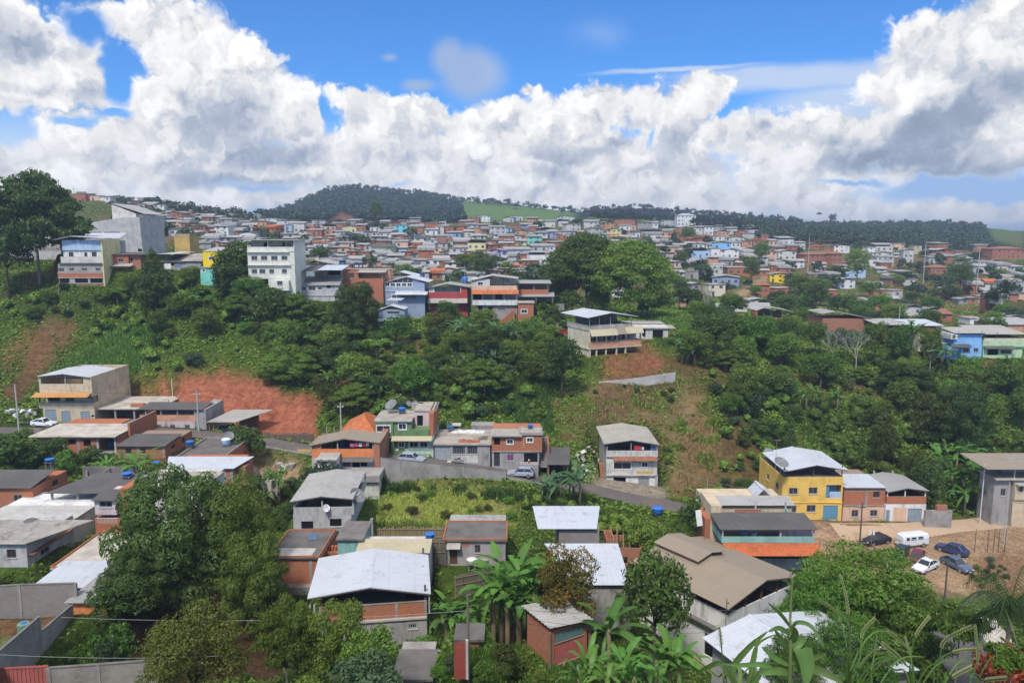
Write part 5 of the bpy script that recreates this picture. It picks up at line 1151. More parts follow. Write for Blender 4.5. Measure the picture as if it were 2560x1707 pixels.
H.box(712,1186,1335,1376,'cream',L=9,back=.1);MB().box(H.X(712)-.06,H.X(712)+.12,.0,9,-4,H.Z(1335)).build('side_wall',MATS['cream'],H.o)
H.awning(712,955,1325,1385,'rcream_s',out=.9);H.awning(956,1030,1322,1380,'rtan_s',out=.85);H.awning(1031,1190,1318,1378,'rcream_s',out=.9)
H.terrace(705,1100,1215,1285,1335,'slablight',[712,800,900,1000,1092],L=9.2,backmat='concdark',post_mat='rail',pw=.1)
H.gable(670,1228,880,1182,1130,1214,'rwhite',L=10.5,over=1.1)
H=House('house','derelict white building with patched flat roof beside hillside house','T3',160,1120,1500,1420,9,short='derelict white building')
H.box(1125,1430,1310,1430,'offwhite',[(1195,1330,1225,1400,'dk'),(1290,1340,1385,1420,'dk')],ground=True,L=7);H.posts([1440,1490],1330,1420,'wood');H.shed(1080,1500,1325,'rold_s',rise=.3,L=4);MB().box(H.X(1030),H.X(1440),4.2,10,H.Z(1310),H.Z(1302)).build('pale_roof',MATS['rlight_s'],H.o);H.box(1040,1430,1305,1420,'gray',back=4.2,L=9.9,ground=True)
H=House('house','light blue two storey house among bananas at the right','T4',158,1665,1955,1610,4.5,short='light blue house')
H.box(1765,1955,1480,1615,'skyblue',[(1782,1505,1840,1545,'w'),(1880,1505,1925,1545,'w')],ground=True);H.box(1668,1764,1490,1600,'skyblue',ground=True,back=1.,L=4.3);H.box(1700,1955,1380,1478,'skyblue',L=4.4,back=.3);H.awning(1662,1840,1468,1498,'rdark_s',out=1.);H.posts([1740,1950],1345,1400,'paleblue');H.box(1660,1720,1375,1425,'white',[(1670,1385,1700,1420,'w')],back=-.2,L=4);MB().box(H.X(1740),H.X(1950),3,3.1,H.Z(1400),H.Z(1350)).build('rear_wall',MATS['concdark'],H.o);H.shed(1680,1975,1368,'rbeige_s',rise=.7,L=5)
tank('dark blue water tank left of the light blue house','T4',1552,1598,1325,1362,y=166,stand=.4,footz=-30)
H=House('house','pale green house with dark ground floor at the right edge','T4',158,1970,2340,1590,9,short='pale green house')
H.box(1970,2240,1495,1595,'palegreen',[(2010,1515,2110,1570,'dk'),(2130,1520,2230,1560,'w')],ground=True,L=8);H.box(1965,2350,1440,1494,'palegreen',L=8.5);H.awning(1968,2245,1485,1512,'rdark_s',out=1.);H.terrace(1970,2350,1365,1415,1440,'cream',[1975,2090,2345],L=8,backmat='concdark');H.box(2245,2345,1495,1600,'palegreen',ground=True,back=.5,L=8);H.shed(1950,2360,1378,'rbeige_s',rise=.9,L=9)
H=House('house','long brick house with two white roofs behind the bananas','T4',175,1060,1600,1400,8,short='two white roofed brick house')
H.box(1065,1275,1325,1410,'brick',ground=True,back=.3);H.posts([1070,1155,1270],1290,1330,'conc');H.shed(990,1278,1292,'rlight_s',rise=.7,L=8);H.box(1285,1600,1318,1410,'brick',ground=True,back=.3);H.shed(1285,1605,1300,'rwhite_s',rise=.7,L=8);H.posts([1290,1400,1540,1595],1300,1330,'conc')
H.box(1300,1620,1370,1560,'cream',back=-4,L=0.2,ground=True)
H=House('house','old brick barn with weathered white roof behind bare grey trees','T4',182,490,940,1330,9,cat='barn',short='old brick barn')
H.box(500,930,1235,1350,'brickdark',ground=True,right=[]);H.gable(480,1190,610,1170,945,1235,'rold',L=9)
H=House('house','wide hall with white roof at the far right edge','T4',195,2090,2500,1345,10);H.box(2100,2490,1290,1360,'salmon',ground=True);H.shed(2080,2510,1290,'rlight_s',rise=.9,L=10)
H=House('house','tall narrow white house at the right edge of the slope','T4',260,2200,2350,1030,8,short='tall narrow white house');H.box(2200,2350,895,1035,'lightgray',[(2290,925,2315,945,'dk'),(2290,975,2315,992,'dk'),(2270,1025,2320,1034,'dk')],ground=True);H.slab(2195,2355,893,'conc',L=8);H.box(2135,2200,1005,1048,'cream',[(2150,1020,2165,1035,'w'),(2175,1020,2190,1035,'w')],ground=True,back=-.5,L=6)
H=House('house','brick house with dark terrace below dirt road, pale gable roof','T4',200,-60,185,1320,9,short='brick house below the dirt road')
H.box(-50,180,1250,1330,'brick',[(10,1265,60,1310,'wf')],ground=True);H.terrace(-50,180,1175,1225,1250,'brick',[-45,25,175],L=8,backmat='concdark');H.gable(-120,1160,-20,1125,215,1168,'rlight',L=9)
ROAD=[(-260,1078,121.5),(60,1076,121.5),(170,1075,121.5),(330,1072,121),(520,1085,121),(700,1110,118),(830,1135,111),(960,1143,108),(1110,1158,108),(1280,1186,108.2),(1400,1205,108),(1500,1228,106.5),(1620,1255,104.5),(1760,1280,103),(1900,1300,103),(2060,1318,104)]
DIRT=[(2060,1318,104),(2200,1322,104.5),(2330,1318,105.5),(2470,1308,109),(2640,1290,113)]
def roadpts(rp):
 c=[pt(*r)for r in rp];out_=[]
 for a,b in zip(c[:-1],c[1:]):
  n=max(2,int(np.hypot(*(b-a)[:2])/1.5))
  out_+=[a+(b-a)*i/n for i in range(n)]
 out_.append(c[-1]);o=np.array(out_)
 k=np.ones(9)/9
 for ax in range(3):o[:,ax]=np.convolve(np.pad(o[:,ax],4,mode='edge'),k,'valid')
 return o
RA,RD=roadpts(ROAD),roadpts(DIRT)
apply_pads()
def flatten(rp,half,soft):
 global HG
 lo,hi=rp.min(0)-half-soft,rp.max(0)+half+soft
 msk=(XG>lo[0])&(XG<hi[0])&(YG>lo[1])&(YG<hi[1])
 x,y=XG[msk],YG[msk]
 best=np.full(len(x),1e9);zz=np.zeros(len(x))
 for a,b in zip(rp[:-1],rp[1:]):
  d=b-a;L2=d[0]**2+d[1]**2+1e-9
  t=np.clip(((x-a[0])*d[0]+(y-a[1])*d[1])/L2,0,1)
  dd=np.hypot(x-a[0]-t*d[0],y-a[1]-t*d[1]);k=dd<best
  best[k]=dd[k];zz[k]=(a[2]+t*d[2])[k]
 w=np.clip(1-(best-half)/soft,0,1);w=w*w*(3-2*w)
 HG[msk]=HG[msk]*(1-w)+(zz-.03)*w
flatten(RA,2.9,1.8);flatten(RD,2.6,2.5)
c=pt(2240,1395,96);pad(c[0]+3,c[1]-3,13,9,0,c[2],5);PADS[:-1]=[];apply_pads()
COVER={'grass':(.085,.140,.024),'dark':(.052,.090,.019),'bright':(.105,.20,.034),'red':(.43,.155,.090),'soil':(.21,.115,.062),'straw':(.27,.195,.095),'dirt':(.46,.32,.21),'yellow':(.30,.31,.09),'litter':(.10,.060,.036),'pale':(.40,.34,.27),'pasture':(.135,.235,.05),'forest':(.020,.036,.020),'brown':(.15,.10,.055)}
POLY=[('grass',140,185,1.,[(420,720),(660,730),(700,880),(640,945),(560,925),(440,940),(340,960),(330,860)]),('red',128,150,1.,[(330,1000),(345,978),(400,950),(440,958),(490,925),(560,928),(650,943),(700,975),(760,985),(805,1002),(785,1060),(790,1100),(560,1110),(330,1060)]),('soil',120,162,.95,[(0,985),(55,925),(85,840),(120,806),(195,802),(180,850),(110,930),(60,990),(0,1000)]),('red',120,162,.5,[(0,930),(60,880),(90,830),(70,820),(0,890)]),('straw',108,150,.95,[(1375,1000),(1400,975),(1480,960),(1560,950),(1700,945),(1760,980),(1800,1050),(1800,1130),(1770,1200),(1680,1250),(1655,1140),(1650,1060),(1510,1060),(1440,1110),(1400,1100)]),('bright',108,150,.45,[(1375,1000),(1470,1010),(1500,1080),(1440,1110),(1400,1100)]),('brown',108,150,.7,[(1540,1070),(1640,1080),(1660,1180),(1570,1150)]),('brown',118,150,.8,[(1480,975),(1560,955),(1690,935),(1700,985),(1600,1030),(1520,1060),(1490,1030)]),('pale',104,117,.9,[(1485,1195),(1520,1185),(1655,1190),(1680,1262),(1600,1250),(1490,1228)]),('red',140,160,.7,[(1495,890),(1640,885),(1660,925),(1560,948),(1500,950)]),('soil',150,170,.7,[(935,850),(1075,845),(1090,900),(1050,920),(950,915)]),('dirt',84,118,1.,[(1850,1290),(2040,1300),(2210,1312),(2560,1292),(2700,1300),(2700,1470),(2460,1480),(2330,1490),(2240,1480),(2100,1460),(2030,1420),(2020,1360),(1900,1330)]),('soil',80,112,.6,[(2400,1400),(2560,1380),(2560,1500),(2440,1480)]),('litter',48,85,.95,[(330,1490),(470,1460),(620,1480),(720,1500),(700,1707),(340,1707)]),('soil',44,60,.95,[(0,1500),(180,1490),(180,1540),(60,1600),(0,1560)]),('pale',40,53,.9,[(0,1560),(110,1540),(60,1640),(0,1660)]),('yellow',84,104,.95,[(940,1290),(960,1235),(1050,1215),(1200,1210),(1300,1250),(1290,1310),(1150,1300),(1050,1310)]),('straw',84,104,.6,[(1000,1300),(1040,1260),(1120,1245),(1160,1280),(1130,1300)]),('dirt',95,126,.8,[(600,1160),(640,1140),(760,1150),(760,1220),(700,1260),(620,1240)]),('pale',88,112,.8,[(600,1200),(700,1190),(700,1235),(600,1240)]),('bright',150,240,.9,[(1600,770),(1780,765),(1790,850),(1660,870),(1600,820)]),('bright',118,160,.9,[(1990,1060),(2010,1030),(2120,1050),(2220,1120),(2230,1150),(2100,1140),(2010,1100)]),('bright',120,160,.5,[(2380,960),(2560,1000),(2560,1080),(2430,1040)]),('bright',115,160,.7,[(1255,960),(1370,930),(1385,1080),(1290,1060)]),('bright',140,162,.5,[(110,960),(300,820),(420,830),(330,940),(180,1000)]),('soil',110,126,.7,[(2090,1150),(2180,1140),(2200,1185),(2100,1180)]),('red',150,172,.7,[(2395,945),(2470,940),(2480,980),(2420,985)]),('pasture',640,1250,1.,[(1128,500),(1150,496),(1440,528),(1440,560),(1130,575)]),('pasture',640,1250,.9,[(1470,545),(1540,530),(1560,548),(1660,545),(1660,560),(1470,565)]),('pasture',640,1250,.8,[(1660,525),(1790,535),(1800,548),(1680,540)]),('pasture',640,1250,.9,[(1930,562),(2030,562),(2030,590),(1930,600)]),('red',640,1200,.55,[(815,560),(850,530),(880,540),(930,570),(880,580)]),('soil',600,1100,.7,[(700,560),(740,535),(760,560)]),('pasture',600,1100,.6,[(850,565),(880,545),(930,570),(880,585)]),('dirt',230,520,1.,[(1978,655),(1990,668),(1900,715),(1840,768),(1795,768),(1815,745),(1880,705)]),('dirt',160,600,.8,[(1380,610),(1480,615),(1500,640),(1400,650)]),('dirt',300,520,.8,[(2020,635),(2100,625),(2110,645),(2030,650)]),('soil',260,520,.8,[(2440,645),(2540,655),(2540,700),(2460,695)]),('soil',240,420,.6,[(2220,705),(2330,700),(2340,730),(2240,735)]),('pasture',300,560,.6,[(1850,590),(1900,590),(1905,610),(1860,610)]),('pasture',640,1200,.7,[(2470,570),(2560,565),(2560,620),(2480,600)]),('soil',620,1000,.5,[(2480,585),(2560,590),(2560,615)]),('pasture',300,620,.5,[(2230,600),(2560,600),(2560,650),(2230,640)]),]
GZ=ground(XG,YG)
UU,VV=project(np.stack([XG,YG,HG],-1))
ju=fbm(XG/2.5,YG/2.5,21,3)*np.clip(2500/YG,4,60);jv=fbm(XG/2.5,YG/2.5,31,3)*np.clip(1600/YG,2,40)
COL=np.empty(XG.shape+(3,));n1=fbm(XG/7.,YG/7.,41,4)[...,None];n2=fbm(XG/22.,YG/22.,51,4)[...,None]
g0,g1,g2=[np.array(COVER[k])for k in('grass','dark','soil')]
COL[:]=g0*(1-np.clip(.5+n1,0,1))+g1*np.clip(.5+n1,0,1)
wso=np.clip((n2-.22)*4,0,.6)*np.clip((YG[...,None]-40)/20,0,1);COL=COL*(1-wso)+g2*wso
ft=np.clip((YG[...,None]-225)/60,0,1)*np.clip((640-YG[...,None])/60,0,1)*np.clip(.45+n2*1.6,.1,.85);COL=COL*(1-ft)+np.array((.23,.15,.09))*ft
fz=np.clip((YG[...,None]-560)/120,0,1);COL=COL*(1-fz)+np.array(COVER['forest'])*fz
GREEN=np.ones(XG.shape)
GREEN*=1-np.clip((n2[...,0]-.22)*4,0,.7)
for cv,a,b,st_,po in POLY:
 mk=inpoly(UU+ju,VV+jv,po)&(YG>a)&(YG<b)
 if cv=='straw':
  st2=np.clip(.62+n1[...,0]*2.6,.05,1)*st_
 else:st2=np.full(XG.shape,st_)
 w=np.where(mk,st2,0)
 for _ in range(2):
  w[1:-1,1:-1]=(w[1:-1,1:-1]*2+w[:-2,1:-1]+w[2:,1:-1]+w[1:-1,:-2]+w[1:-1,2:])/6
 COL=COL*(1-w[...,None])+np.array(COVER[cv])*w[...,None]
 GREEN=np.where(w>.02,GREEN*(1-w)+w*{'bright':.9,'grass':1,'yellow':.35,'pasture':.5,'soil':.12,'straw':.12,'brown':.2}.get(cv,.02),GREEN)
for rp,half in((RA,3.2),(RD,2.8)):
 for p in rp[::2]:
  mk=np.hypot(XG-p[0],YG-p[1])<half;GREEN[mk]=0
for cx,cy,hw,hd,ang,z,soft in PADS:
 pass
m,t,o=new_mat('earth')
ca=t.attr('cover','Color')
p=t.obj();f1=t.noise(p,.9,6,.65);f2=t.noise(p,7.,5,.65)
c=t.mix(t.rng(f1,.3,.7),t.mix(1.,ca,(.62,.60,.58),'MULTIPLY'),t.mix(1.,ca,(1.28,1.25,1.2),'MULTIPLY'))
sx_=t.xyz(p)
st_=t.noise(t.comb(t.m('MULTIPLY',sx_[0],.12),t.m('MULTIPLY',sx_[1],.12),t.m('MULTIPLY',sx_[2],1.6)),1.4,5,.6)
c=t.mix(t.rng(st_,.44,.6,0.,.5),c,t.mix(1.,c,(.74,.70,.68),'MULTIPLY'))
f3=t.noise(t.vm('MULTIPLY',p,(1.,1.,.3)),2.6,6,.7)
c=t.mix(t.rng(f3,.42,.66,0.,.75),c,t.mix(1.,c,(.52,.50,.48),'MULTIPLY'))
c=t.mix(t.rng(f2,.35,.7),t.mix(1.,c,(.70,.70,.70),'MULTIPLY'),t.mix(1.,c,(1.2,1.2,1.2),'MULTIPLY'))
principled(t,o,c,1.,.05,normal=t.bump(t.m('ADD',f1,t.m('MULTIPLY',f2,.4)),.9,.35));MATS['earth']=m
idx=np.arange(NT_*NY).reshape(NT_,NY)
fc=np.stack([idx[:-1,:-1],idx[1:,:-1],idx[1:,1:],idx[:-1,1:]],-1).reshape(-1,4)
me=np_mesh('ground',np.stack([XG,YG,HG],-1).reshape(-1,3),fc,MATS['earth'],True,COL.reshape(-1,3),'cover')
GROUND=link('ground',me);tag(GROUND,kind='structure')
bk=MB();xs=np.linspace(-9,9,10)
for j in range(6):
 for x in xs:bk.v.append((x*(1+j*1.5),1.21-j*6,-2.02+(.1*math.sin(x+j)if j else 0)+j*.3))
for j in range(5):
 for i in range(9):a=j*10+i;bk.f.append((a,a+10,a+11,a+1))
hb=bk.build('hilltop',plain('hilltop_grass',(.05,.09,.02),.95,0,.1,.4));tag(hb,kind='structure')
def road_mesh(name,rp,half,mat,lift=.03,edge=None):
 v,f=[],[]
 for i,q in enumerate(rp):
  d=rp[min(i+1,len(rp)-1)]-rp[max(i-1,0)];n=np.array([-d[1],d[0],0])/np.hypot(d[0],d[1])
  for k,s_ in enumerate((-1,-.5,0,.5,1)):
   w=half*s_*(1+.06*math.sin(i*.9+k));c=q+n*w;z=float(ground(c[0],c[1]))+lift
   v.append((c[0],c[1],z))
 for i in range(len(rp)-1):
  for k in range(4):a=i*5+k;f.append((a,a+1,a+6,a+5))
 o_=link(name,np_mesh(name,v,f,mat,True));return tag(o_,kind='structure')
concrete('asphalt',(.115,.10,.098),(.20,.15,.11),.6,.35)
road_mesh('road',RA[:-8],2.1,MATS['asphalt'],.05)
concrete('dirt_track',(.46,.33,.22),(.34,.24,.17),.5,.3);road_mesh('dirt_road',RD,2.2,MATS['dirt_track'],.035)
kb=RA[40:-20:2];kp=[]
for i,q in enumerate(kb):
 d=kb[min(i+1,len(kb)-1)]-kb[max(i-1,0)];n=np.array([d[1],-d[0],0])/np.hypot(d[0],d[1]);kp.append(q+n*2.16)
km=MB()
for a,b in zip(kp[:-1],kp[1:]):
 n=np.array([-(b-a)[1],(b-a)[0],0])/np.hypot(*(b-a)[:2])*.07;q=[a-n,b-n,b+n,a+n]
 lo=[x-np.array([0,0,.4])for x in q];hi=[x+np.array([0,0,.17])for x in q]
 km.add(lo+hi,[(4,5,6,7),(0,1,5,4),(1,2,6,5),(2,3,7,6),(3,0,4,7)])
tag(km.build('kerb',MATS['conc']),kind='structure')
def leaves(n,lobes,leaf,seed,aspect=2.2,up=.35,shell=.72,rough=.22,droop=.0,jitter=.7,quads=1):
 """leaf-sized faces spread through overlapping lobes (cx,cy,cz,rx,ry,rz)"""
 r=np.random.default_rng(seed);lb=np.array(lobes,float)
 wgt=(lb[:,3]*lb[:,4]+lb[:,3]*lb[:,5]+lb[:,4]*lb[:,5]);wgt/=wgt.sum()
 k=r.choice(len(lb),n,p=wgt);d=r.normal(size=(n,3));d[:,2]=np.where(d[:,2]<-.2,d[:,2]*.45,d[:,2])+up*.5
 d/=np.linalg.norm(d,axis=1)[:,None]
 ph=r.uniform(0,6.28,(len(lb),3))
 bumpy=1+rough*(np.sin(d[:,0]*6+ph[k,0])*np.sin(d[:,1]*6+ph[k,1])+.6*np.sin(d[:,2]*8+ph[k,2]))
 rad=(shell+(1-shell)*r.random(n)**.5)*bumpy
 c=lb[k,:3]+d*rad[:,None]*lb[k,3:]
 nrm=d/lb[k,3:];nrm/=np.linalg.norm(nrm,axis=1)[:,None];nrm+=r.normal(size=(n,3))*jitter;nrm[:,2]+=.35
 nrm/=np.linalg.norm(nrm,axis=1)[:,None]
 a=r.normal(size=(n,3));a[:,2]-=droop;a-=nrm*(a*nrm).sum(1)[:,None];a/=np.linalg.norm(a,axis=1)[:,None]
 b=np.cross(nrm,a);s=leaf*r.uniform(.55,1.35,n)[:,None]
 w=s/aspect
 v=np.stack([c-a*s*.5,c+b*w*.5+a*s*.05-nrm*s*.06,c+a*s*.5-nrm*s*.12,c-b*w*.5+a*s*.05-nrm*s*.06],1).reshape(-1,3)
 f=np.arange(n*4).reshape(-1,4);lv=np.repeat(np.clip(r.normal(.42,.26,n)+(d[:,2]*.12),0,1),4)
 return v,f,lv
def trunk_mb(h,r0,limbs,lean=(0,0),seed=0,forks=None):
 q=random.Random(seed);m=MB();top=(lean[0],lean[1],h)
 m.tube([(0,0,-.06),(lean[0]*.3+q.uniform(-.01,.01),lean[1]*.3,h*.4),top],[r0,r0*.8,r0*.6],7)
 for l in limbs:
  mid=tuple(top[i]*.45+l[i]*.55+q.uniform(-.02,.02)for i in range(3));mid=(mid[0],mid[1],mid[2]-.01)
  m.tube([top,mid,l],[r0*.5,r0*.32,r0*.12],5)
 return m
def lobes_round(n,w,h0,h1,rl,seed):
 q=np.random.default_rng(seed);L=[]
 for i in range(n):
  a=i*2.4+q.uniform(-.4,.4);t=(i+.5)/n;z=h0+(h1-h0)*(1-(1-t)**1.2);rr=w*math.sqrt(max(0.02,1-((z-(h0*.6+h1*.4))/((h1-h0)*.72))**2))*q.uniform(.72,1.02)
  s=rl*q.uniform(.75,1.25);L.append((rr*math.cos(a),rr*math.sin(a),z,s,s,s*.8))
 L.append((0,0,(h0+h1)/2,w*.7,w*.7,(h1-h0)*.45));return L
PROTO={}
def proto(key,lobes,n,leaf,mat,trunk_h=.3,r0=.03,bark='bark',seed=1,nl=6,lean=(0,0),**kw):
 v,f,lv=leaves(n,lobes,leaf,seed,**kw)
 me=np_mesh('crown',v,f,MATS[mat],False,lv)
 ls=sorted(lobes[:-1],key=lambda l:-l[3])[:nl]
 tm=trunk_mb(trunk_h,r0,[(l[0]*.8,l[1]*.8,l[2])for l in ls],lean,seed).mesh('trunk',MATS[bark],True)
 PROTO[key]=(me,tm);return me
def variant(key,mat):
 me,tm=PROTO[key.split('@')[0]];m2=me.copy();m2 .materials.clear();m2 .materials.append(MATS[mat]);PROTO[key]=(m2,tm)
for s_ in range(3):
 proto(f'bush{s_}',lobes_round(9+s_,.38,.30,.82,.20,20+s_),4200,.066,'leaf_dark',.25,.03,seed=20+s_)
 proto(f'tree{s_}',lobes_round(13,.36,.42,.86,.17,40+s_),5400,.050,'leaf_mid',.38,.028,seed=40+s_,nl=8)
 proto(f'far{s_}',lobes_round(6+s_,.36,.32,.80,.21,60+s_),420,.17,'leaf_far',.3,.03,seed=60+s_,nl=3)
proto('oval',[(.0,0,.45,.30,.30,.34),(.08,.05,.75,.22,.22,.22),(-.1,0,.62,.2,.2,.22),(.14,0,.35,.18,.18,.24),(-.14,.05,.33,.18,.18,.24),(0,-.1,.55,.22,.2,.3),(0,0,.5,.2,.2,.3)],10000,.050,'leaf_dark',.2,.035,seed=71)
proto('cone',[(0,0,.30,.30,.30,.22),(0,0,.52,.23,.23,.22),(0,0,.72,.15,.15,.18),(0,0,.88,.08,.08,.12),(0,0,.5,.15,.15,.3)],2600,.065,'leaf_dark',.3,.03,seed=72)
um=[]
q_=np.random.default_rng(5)
for i in range(26):
 a=i*2.4;r_=.56*math.sqrt((i+.5)/26);um.append((r_*math.cos(a),r_*math.sin(a),.84-.42*(r_/.56)**2.2+q_.uniform(-.04,.04),.135,.135,.075))
for i in range(14):
 a=i*1.9;um.append((.44*math.cos(a),.44*math.sin(a),.34+.14*q_.random(),.12,.12,.08))
proto('umbrella',um+[(0,0,.6,.30,.30,.14)],42000,.034,'leaf_mid',.30,.022,'barkgrey',seed=73,nl=14,shell=.3,rough=.3,up=.5)
big=[(a_,b_,c_,r1*q_.uniform(.7,1.15),r2*q_.uniform(.7,1.15),r3*.85)for a_,b_,c_,r1,r2,r3 in lobes_round(38,.47,.16,.92,.15,80)[:-1]]+[(0,0,.5,.3,.3,.3)];proto('mango',big,34000,.032,'leaf_mid',.32,.03,seed=80,nl=8,aspect=2.6,droop=.8,shell=.80,rough=.14,jitter=.42)
gr=[]
for i in range(44):
 a=i*2.4;r_=.54*math.sqrt((i+.5)/44);gr.append((r_*math.cos(a),r_*math.sin(a),.88-.40*(r_/.54)**2+q_.uniform(-.03,.03),.125,.125,.085))
for i in range(30):
 a=i*2.4;z=.12+.48*q_.random();r_=.50*(.7+.3*q_.random());gr.append((r_*math.cos(a),r_*math.sin(a),z,.12,.12,.10))
proto('grand',gr+[(0,0,.55,.38,.38,.3)],42000,.030,'leaf_dark',.26,.028,'barkgrey',seed=91,nl=14,shell=.45,rough=.25,up=.45)
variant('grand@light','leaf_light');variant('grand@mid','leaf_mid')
big=lobes_round(20,.40,.28,.90,.15,81);proto('olive',big,18000,.026,'leaf_olive',.3,.03,seed=81,nl=8,shell=.6)
lay=[]
for i in range(46):
 a=i*2.4;t_=(i+.5)/46;z=.22+.70*t_;r_=.46*math.sqrt(max(.05,1-((z-.45)/.55)**2))*(.7+.3*q_.random());lay.append((r_*math.cos(a),r_*math.sin(a),z,.14,.14,.065))
proto('feathery',lay+[(0,0,.55,.34,.34,.34)],36000,.028,'leaf_light',.35,.022,'barkgrey',seed=82,nl=12,aspect=3.0,shell=.5,up=.6,rough=.2,jitter=.45)
op=[]
for i in range(16):
 a=i*2.4;t_=(i+.5)/16;z=.50+.42*t_;r_=.33*(1.05-abs(z-.66)*1.3)*(.6+.4*q_.random());op.append((r_*math.cos(a),r_*math.sin(a),z,.125,.125,.09))
proto('mangoopen',op+[(0,0,.7,.1,.1,.1)],15000,.032,'leaf_mid',.42,.022,'barkpale',seed=83,nl=12,aspect=3.2,droop=1.5,shell=.35)
proto('flower',lobes_round(12,.36,.25,.85,.19,84),11000,.036,'leaf_flower',.25,.03,seed=84)
proto('papaya',[(.2*math.cos(i*1.26),.2*math.sin(i*1.26),.82+.05*(i%2),.13,.13,.06)for i in range(5)]+[(0,0,.85,.1,.1,.05)],1500,.075,'leaf_light',.72,.014,'barkgrey',seed=85,nl=5,shell=.3)
for k_,m_ in(('bush0@mid','leaf_mid'),('bush1@light','leaf_light'),('bush2@blue','leaf_blue'),('bush0@olive','leaf_olive'),('bush1@mid','leaf_mid'),('tree0@dark','leaf_dark'),('tree1@light','leaf_light'),('tree2@blue','leaf_blue'),('tree1@dark','leaf_dark'),('tree2@olive','leaf_olive'),('mango@dark','leaf_dark'),('umbrella@dark','leaf_dark'),('umbrella@light','leaf_light'),('olive@vine','leaf_vine'),('bush2@rust','leaf_rust'),('bush1@vine','leaf_vine'),('far0@mid','leaf_mid'),('far1@dark','leaf_dark'),('far2@blue','leaf_blue')):variant(k_,m_)
def bare(seed):
 q=random.Random(seed);m=MB()
 def grow(p,d,l,r,lev):
  e=tuple(p[i]+d[i]*l for i in range(3));m.tube([p,e],[r,r*.7],4 if lev>1 else 6,cap=False)
  if lev>=5:return
  for _ in range(3 if lev<4 else 4):
   n=Vector((d[0]+q.uniform(-.75,.75),d[1]+q.uniform(-.75,.75),d[2]+q.uniform(-.25,.4))).normalized();grow(e,n,l*q.uniform(.6,.85),r*.62,lev+1)
 grow((0,0,-.05),(0,0,1),.28,.022,0);return m.mesh('branches',MATS['barkpale'])
BARE=[bare(3),bare(8)]
def banana(seed,n=9,dry=0,h=.5):
 q=random.Random(seed);V,Fc,A=[],[],[]
 for k in range(n):
  az=k*2.4+q.uniform(-.3,.3);el=q.uniform(.3,1.3)if k<n-dry else q.uniform(-.9,-.2);L=q.uniform(.40,.56)*(1 if k<n-dry else.8);W_=L*q.uniform(.17,.23)*(1 if k<n-dry else.5)
  arch=q.uniform(1.2,2.3);x,z,ang=.02,h-.03,el;segs=9;o=len(V);tw=q.uniform(-.25,.25)
  for i in range(segs+1):
   t=i/segs;wv=W_*.5*(min(1,t*5+.08)if t<.2 else 1)*(1-max(0,t-.72)**1.5*5.6)*(.15 if t<.1 else 1)
   wv=max(.004,wv);sag=-.25*wv
   for s in(-1,0,1):
    lx,ly,lz=x,s*wv,z+(sag if s else 0.)+s*tw*wv
    V.append((lx*math.cos(az)-ly*math.sin(az),lx*math.sin(az)+ly*math.cos(az),lz));A.append(min(1,max(0,.45+q.uniform(-.12,.12)+(.25 if s==0 else 0))))
   x+=math.cos(ang)*L/segs;z+=math.sin(ang)*L/segs;ang-=arch/segs*(.4+1.2*t)
  for i in range(segs):
   a=o+i*3
   if q.random()>.12:Fc.append((a,a+1,a+4,a+3))
   if q.random()>.12:Fc.append((a+1,a+2,a+5,a+4))
 tm=MB().tube([(0,0,-.08),(.01,0,h*.5),(.02,.0,h)],[.032,.028,.018],7).mesh('stem',MATS['stem_dry'],True)
 return np.array(V),np.array(Fc),np.array(A),tm
for i in range(4):
 v,f,a,tm=banana(30+i,9+i%2,i%2+1,.42+.05*i);PROTO[f'banana{i}']=(np_mesh('crown',v,f,MATS['leaf_banana'],False,a),tm)
 m2=PROTO[f'banana{i}'][0].copy();m2 .materials.clear();m2 .materials.append(MATS['leaf_banana_grey']);PROTO[f'banana{i}@grey']=(m2,tm)
def tall_banana(seed,n):
 q=random.Random(seed);v,f,a,tm=banana(seed,n,4,.56)
 c=np.array([0,0,.53]);v=c+(v-c)*np.array([.72,.72,.80]);return v,f,a,tm
for i in range(4):
 v,f,a,tm=tall_banana(50+i,13);PROTO[f'bananat{i}']=(np_mesh('crown',v,f,MATS['leaf_banana'],False,a),tm)
def palm(seed,n=15,h=.62):
 q=random.Random(seed);V,Fc,A=[],[],[]
 for k in range(n):
  az=k*2.4;el=1.25-1.5*(k/n);L=.5;x,z,ang=0.,h,el;pts_=[]
  for i in range(13):pts_.append((x,z,ang));x+=math.cos(ang)*L/12;z+=math.sin(ang)*L/12;ang-=.16
  for i in range(1,13):
   for s in(-1,1):
    for j in range(2):
     px,pz,pa=pts_[i-1];nx,nz,_=pts_[i];t=j/2;bx,bz=px+(nx-px)*t,pz+(nz-pz)*t
     ll=.15*math.sin(math.pi*min(.95,(i+t)/13+.08))+.03;ex,ey,ez=bx+ll*.55,s*ll*.8,bz-ll*.45+q.uniform(-.01,.01);o=len(V)
     for lx,ly,lz in((bx,0,bz),(bx+.012,s*.002,bz),(ex+.004,ey,ez),(ex,ey,ez)):
      V.append((lx*math.cos(az)-ly*math.sin(az),lx*math.sin(az)+ly*math.cos(az),lz));A.append(q.uniform(.2,.8))
     Fc.append((o,o+1,o+2,o+3))
  o=len(V)
  for i in range(13):
   px,pz,_=pts_[i]
   for s in(-1,1):lx,ly=px,s*.006;V.append((lx*math.cos(az)-ly*math.sin(az),lx*math.sin(az)+ly*math.cos(az),pz));A.append(.8)
  for i in range(12):a=o+i*2;Fc.append((a,a+1,a+3,a+2))
 tm=MB().tube([(0,0,-.06),(.012,0,h*.5),(0,0,h)],[.030,.022,.016],8).mesh('trunk',MATS['barkgrey'],True)
 return np.array(V),np.array(Fc),np.array(A),tm
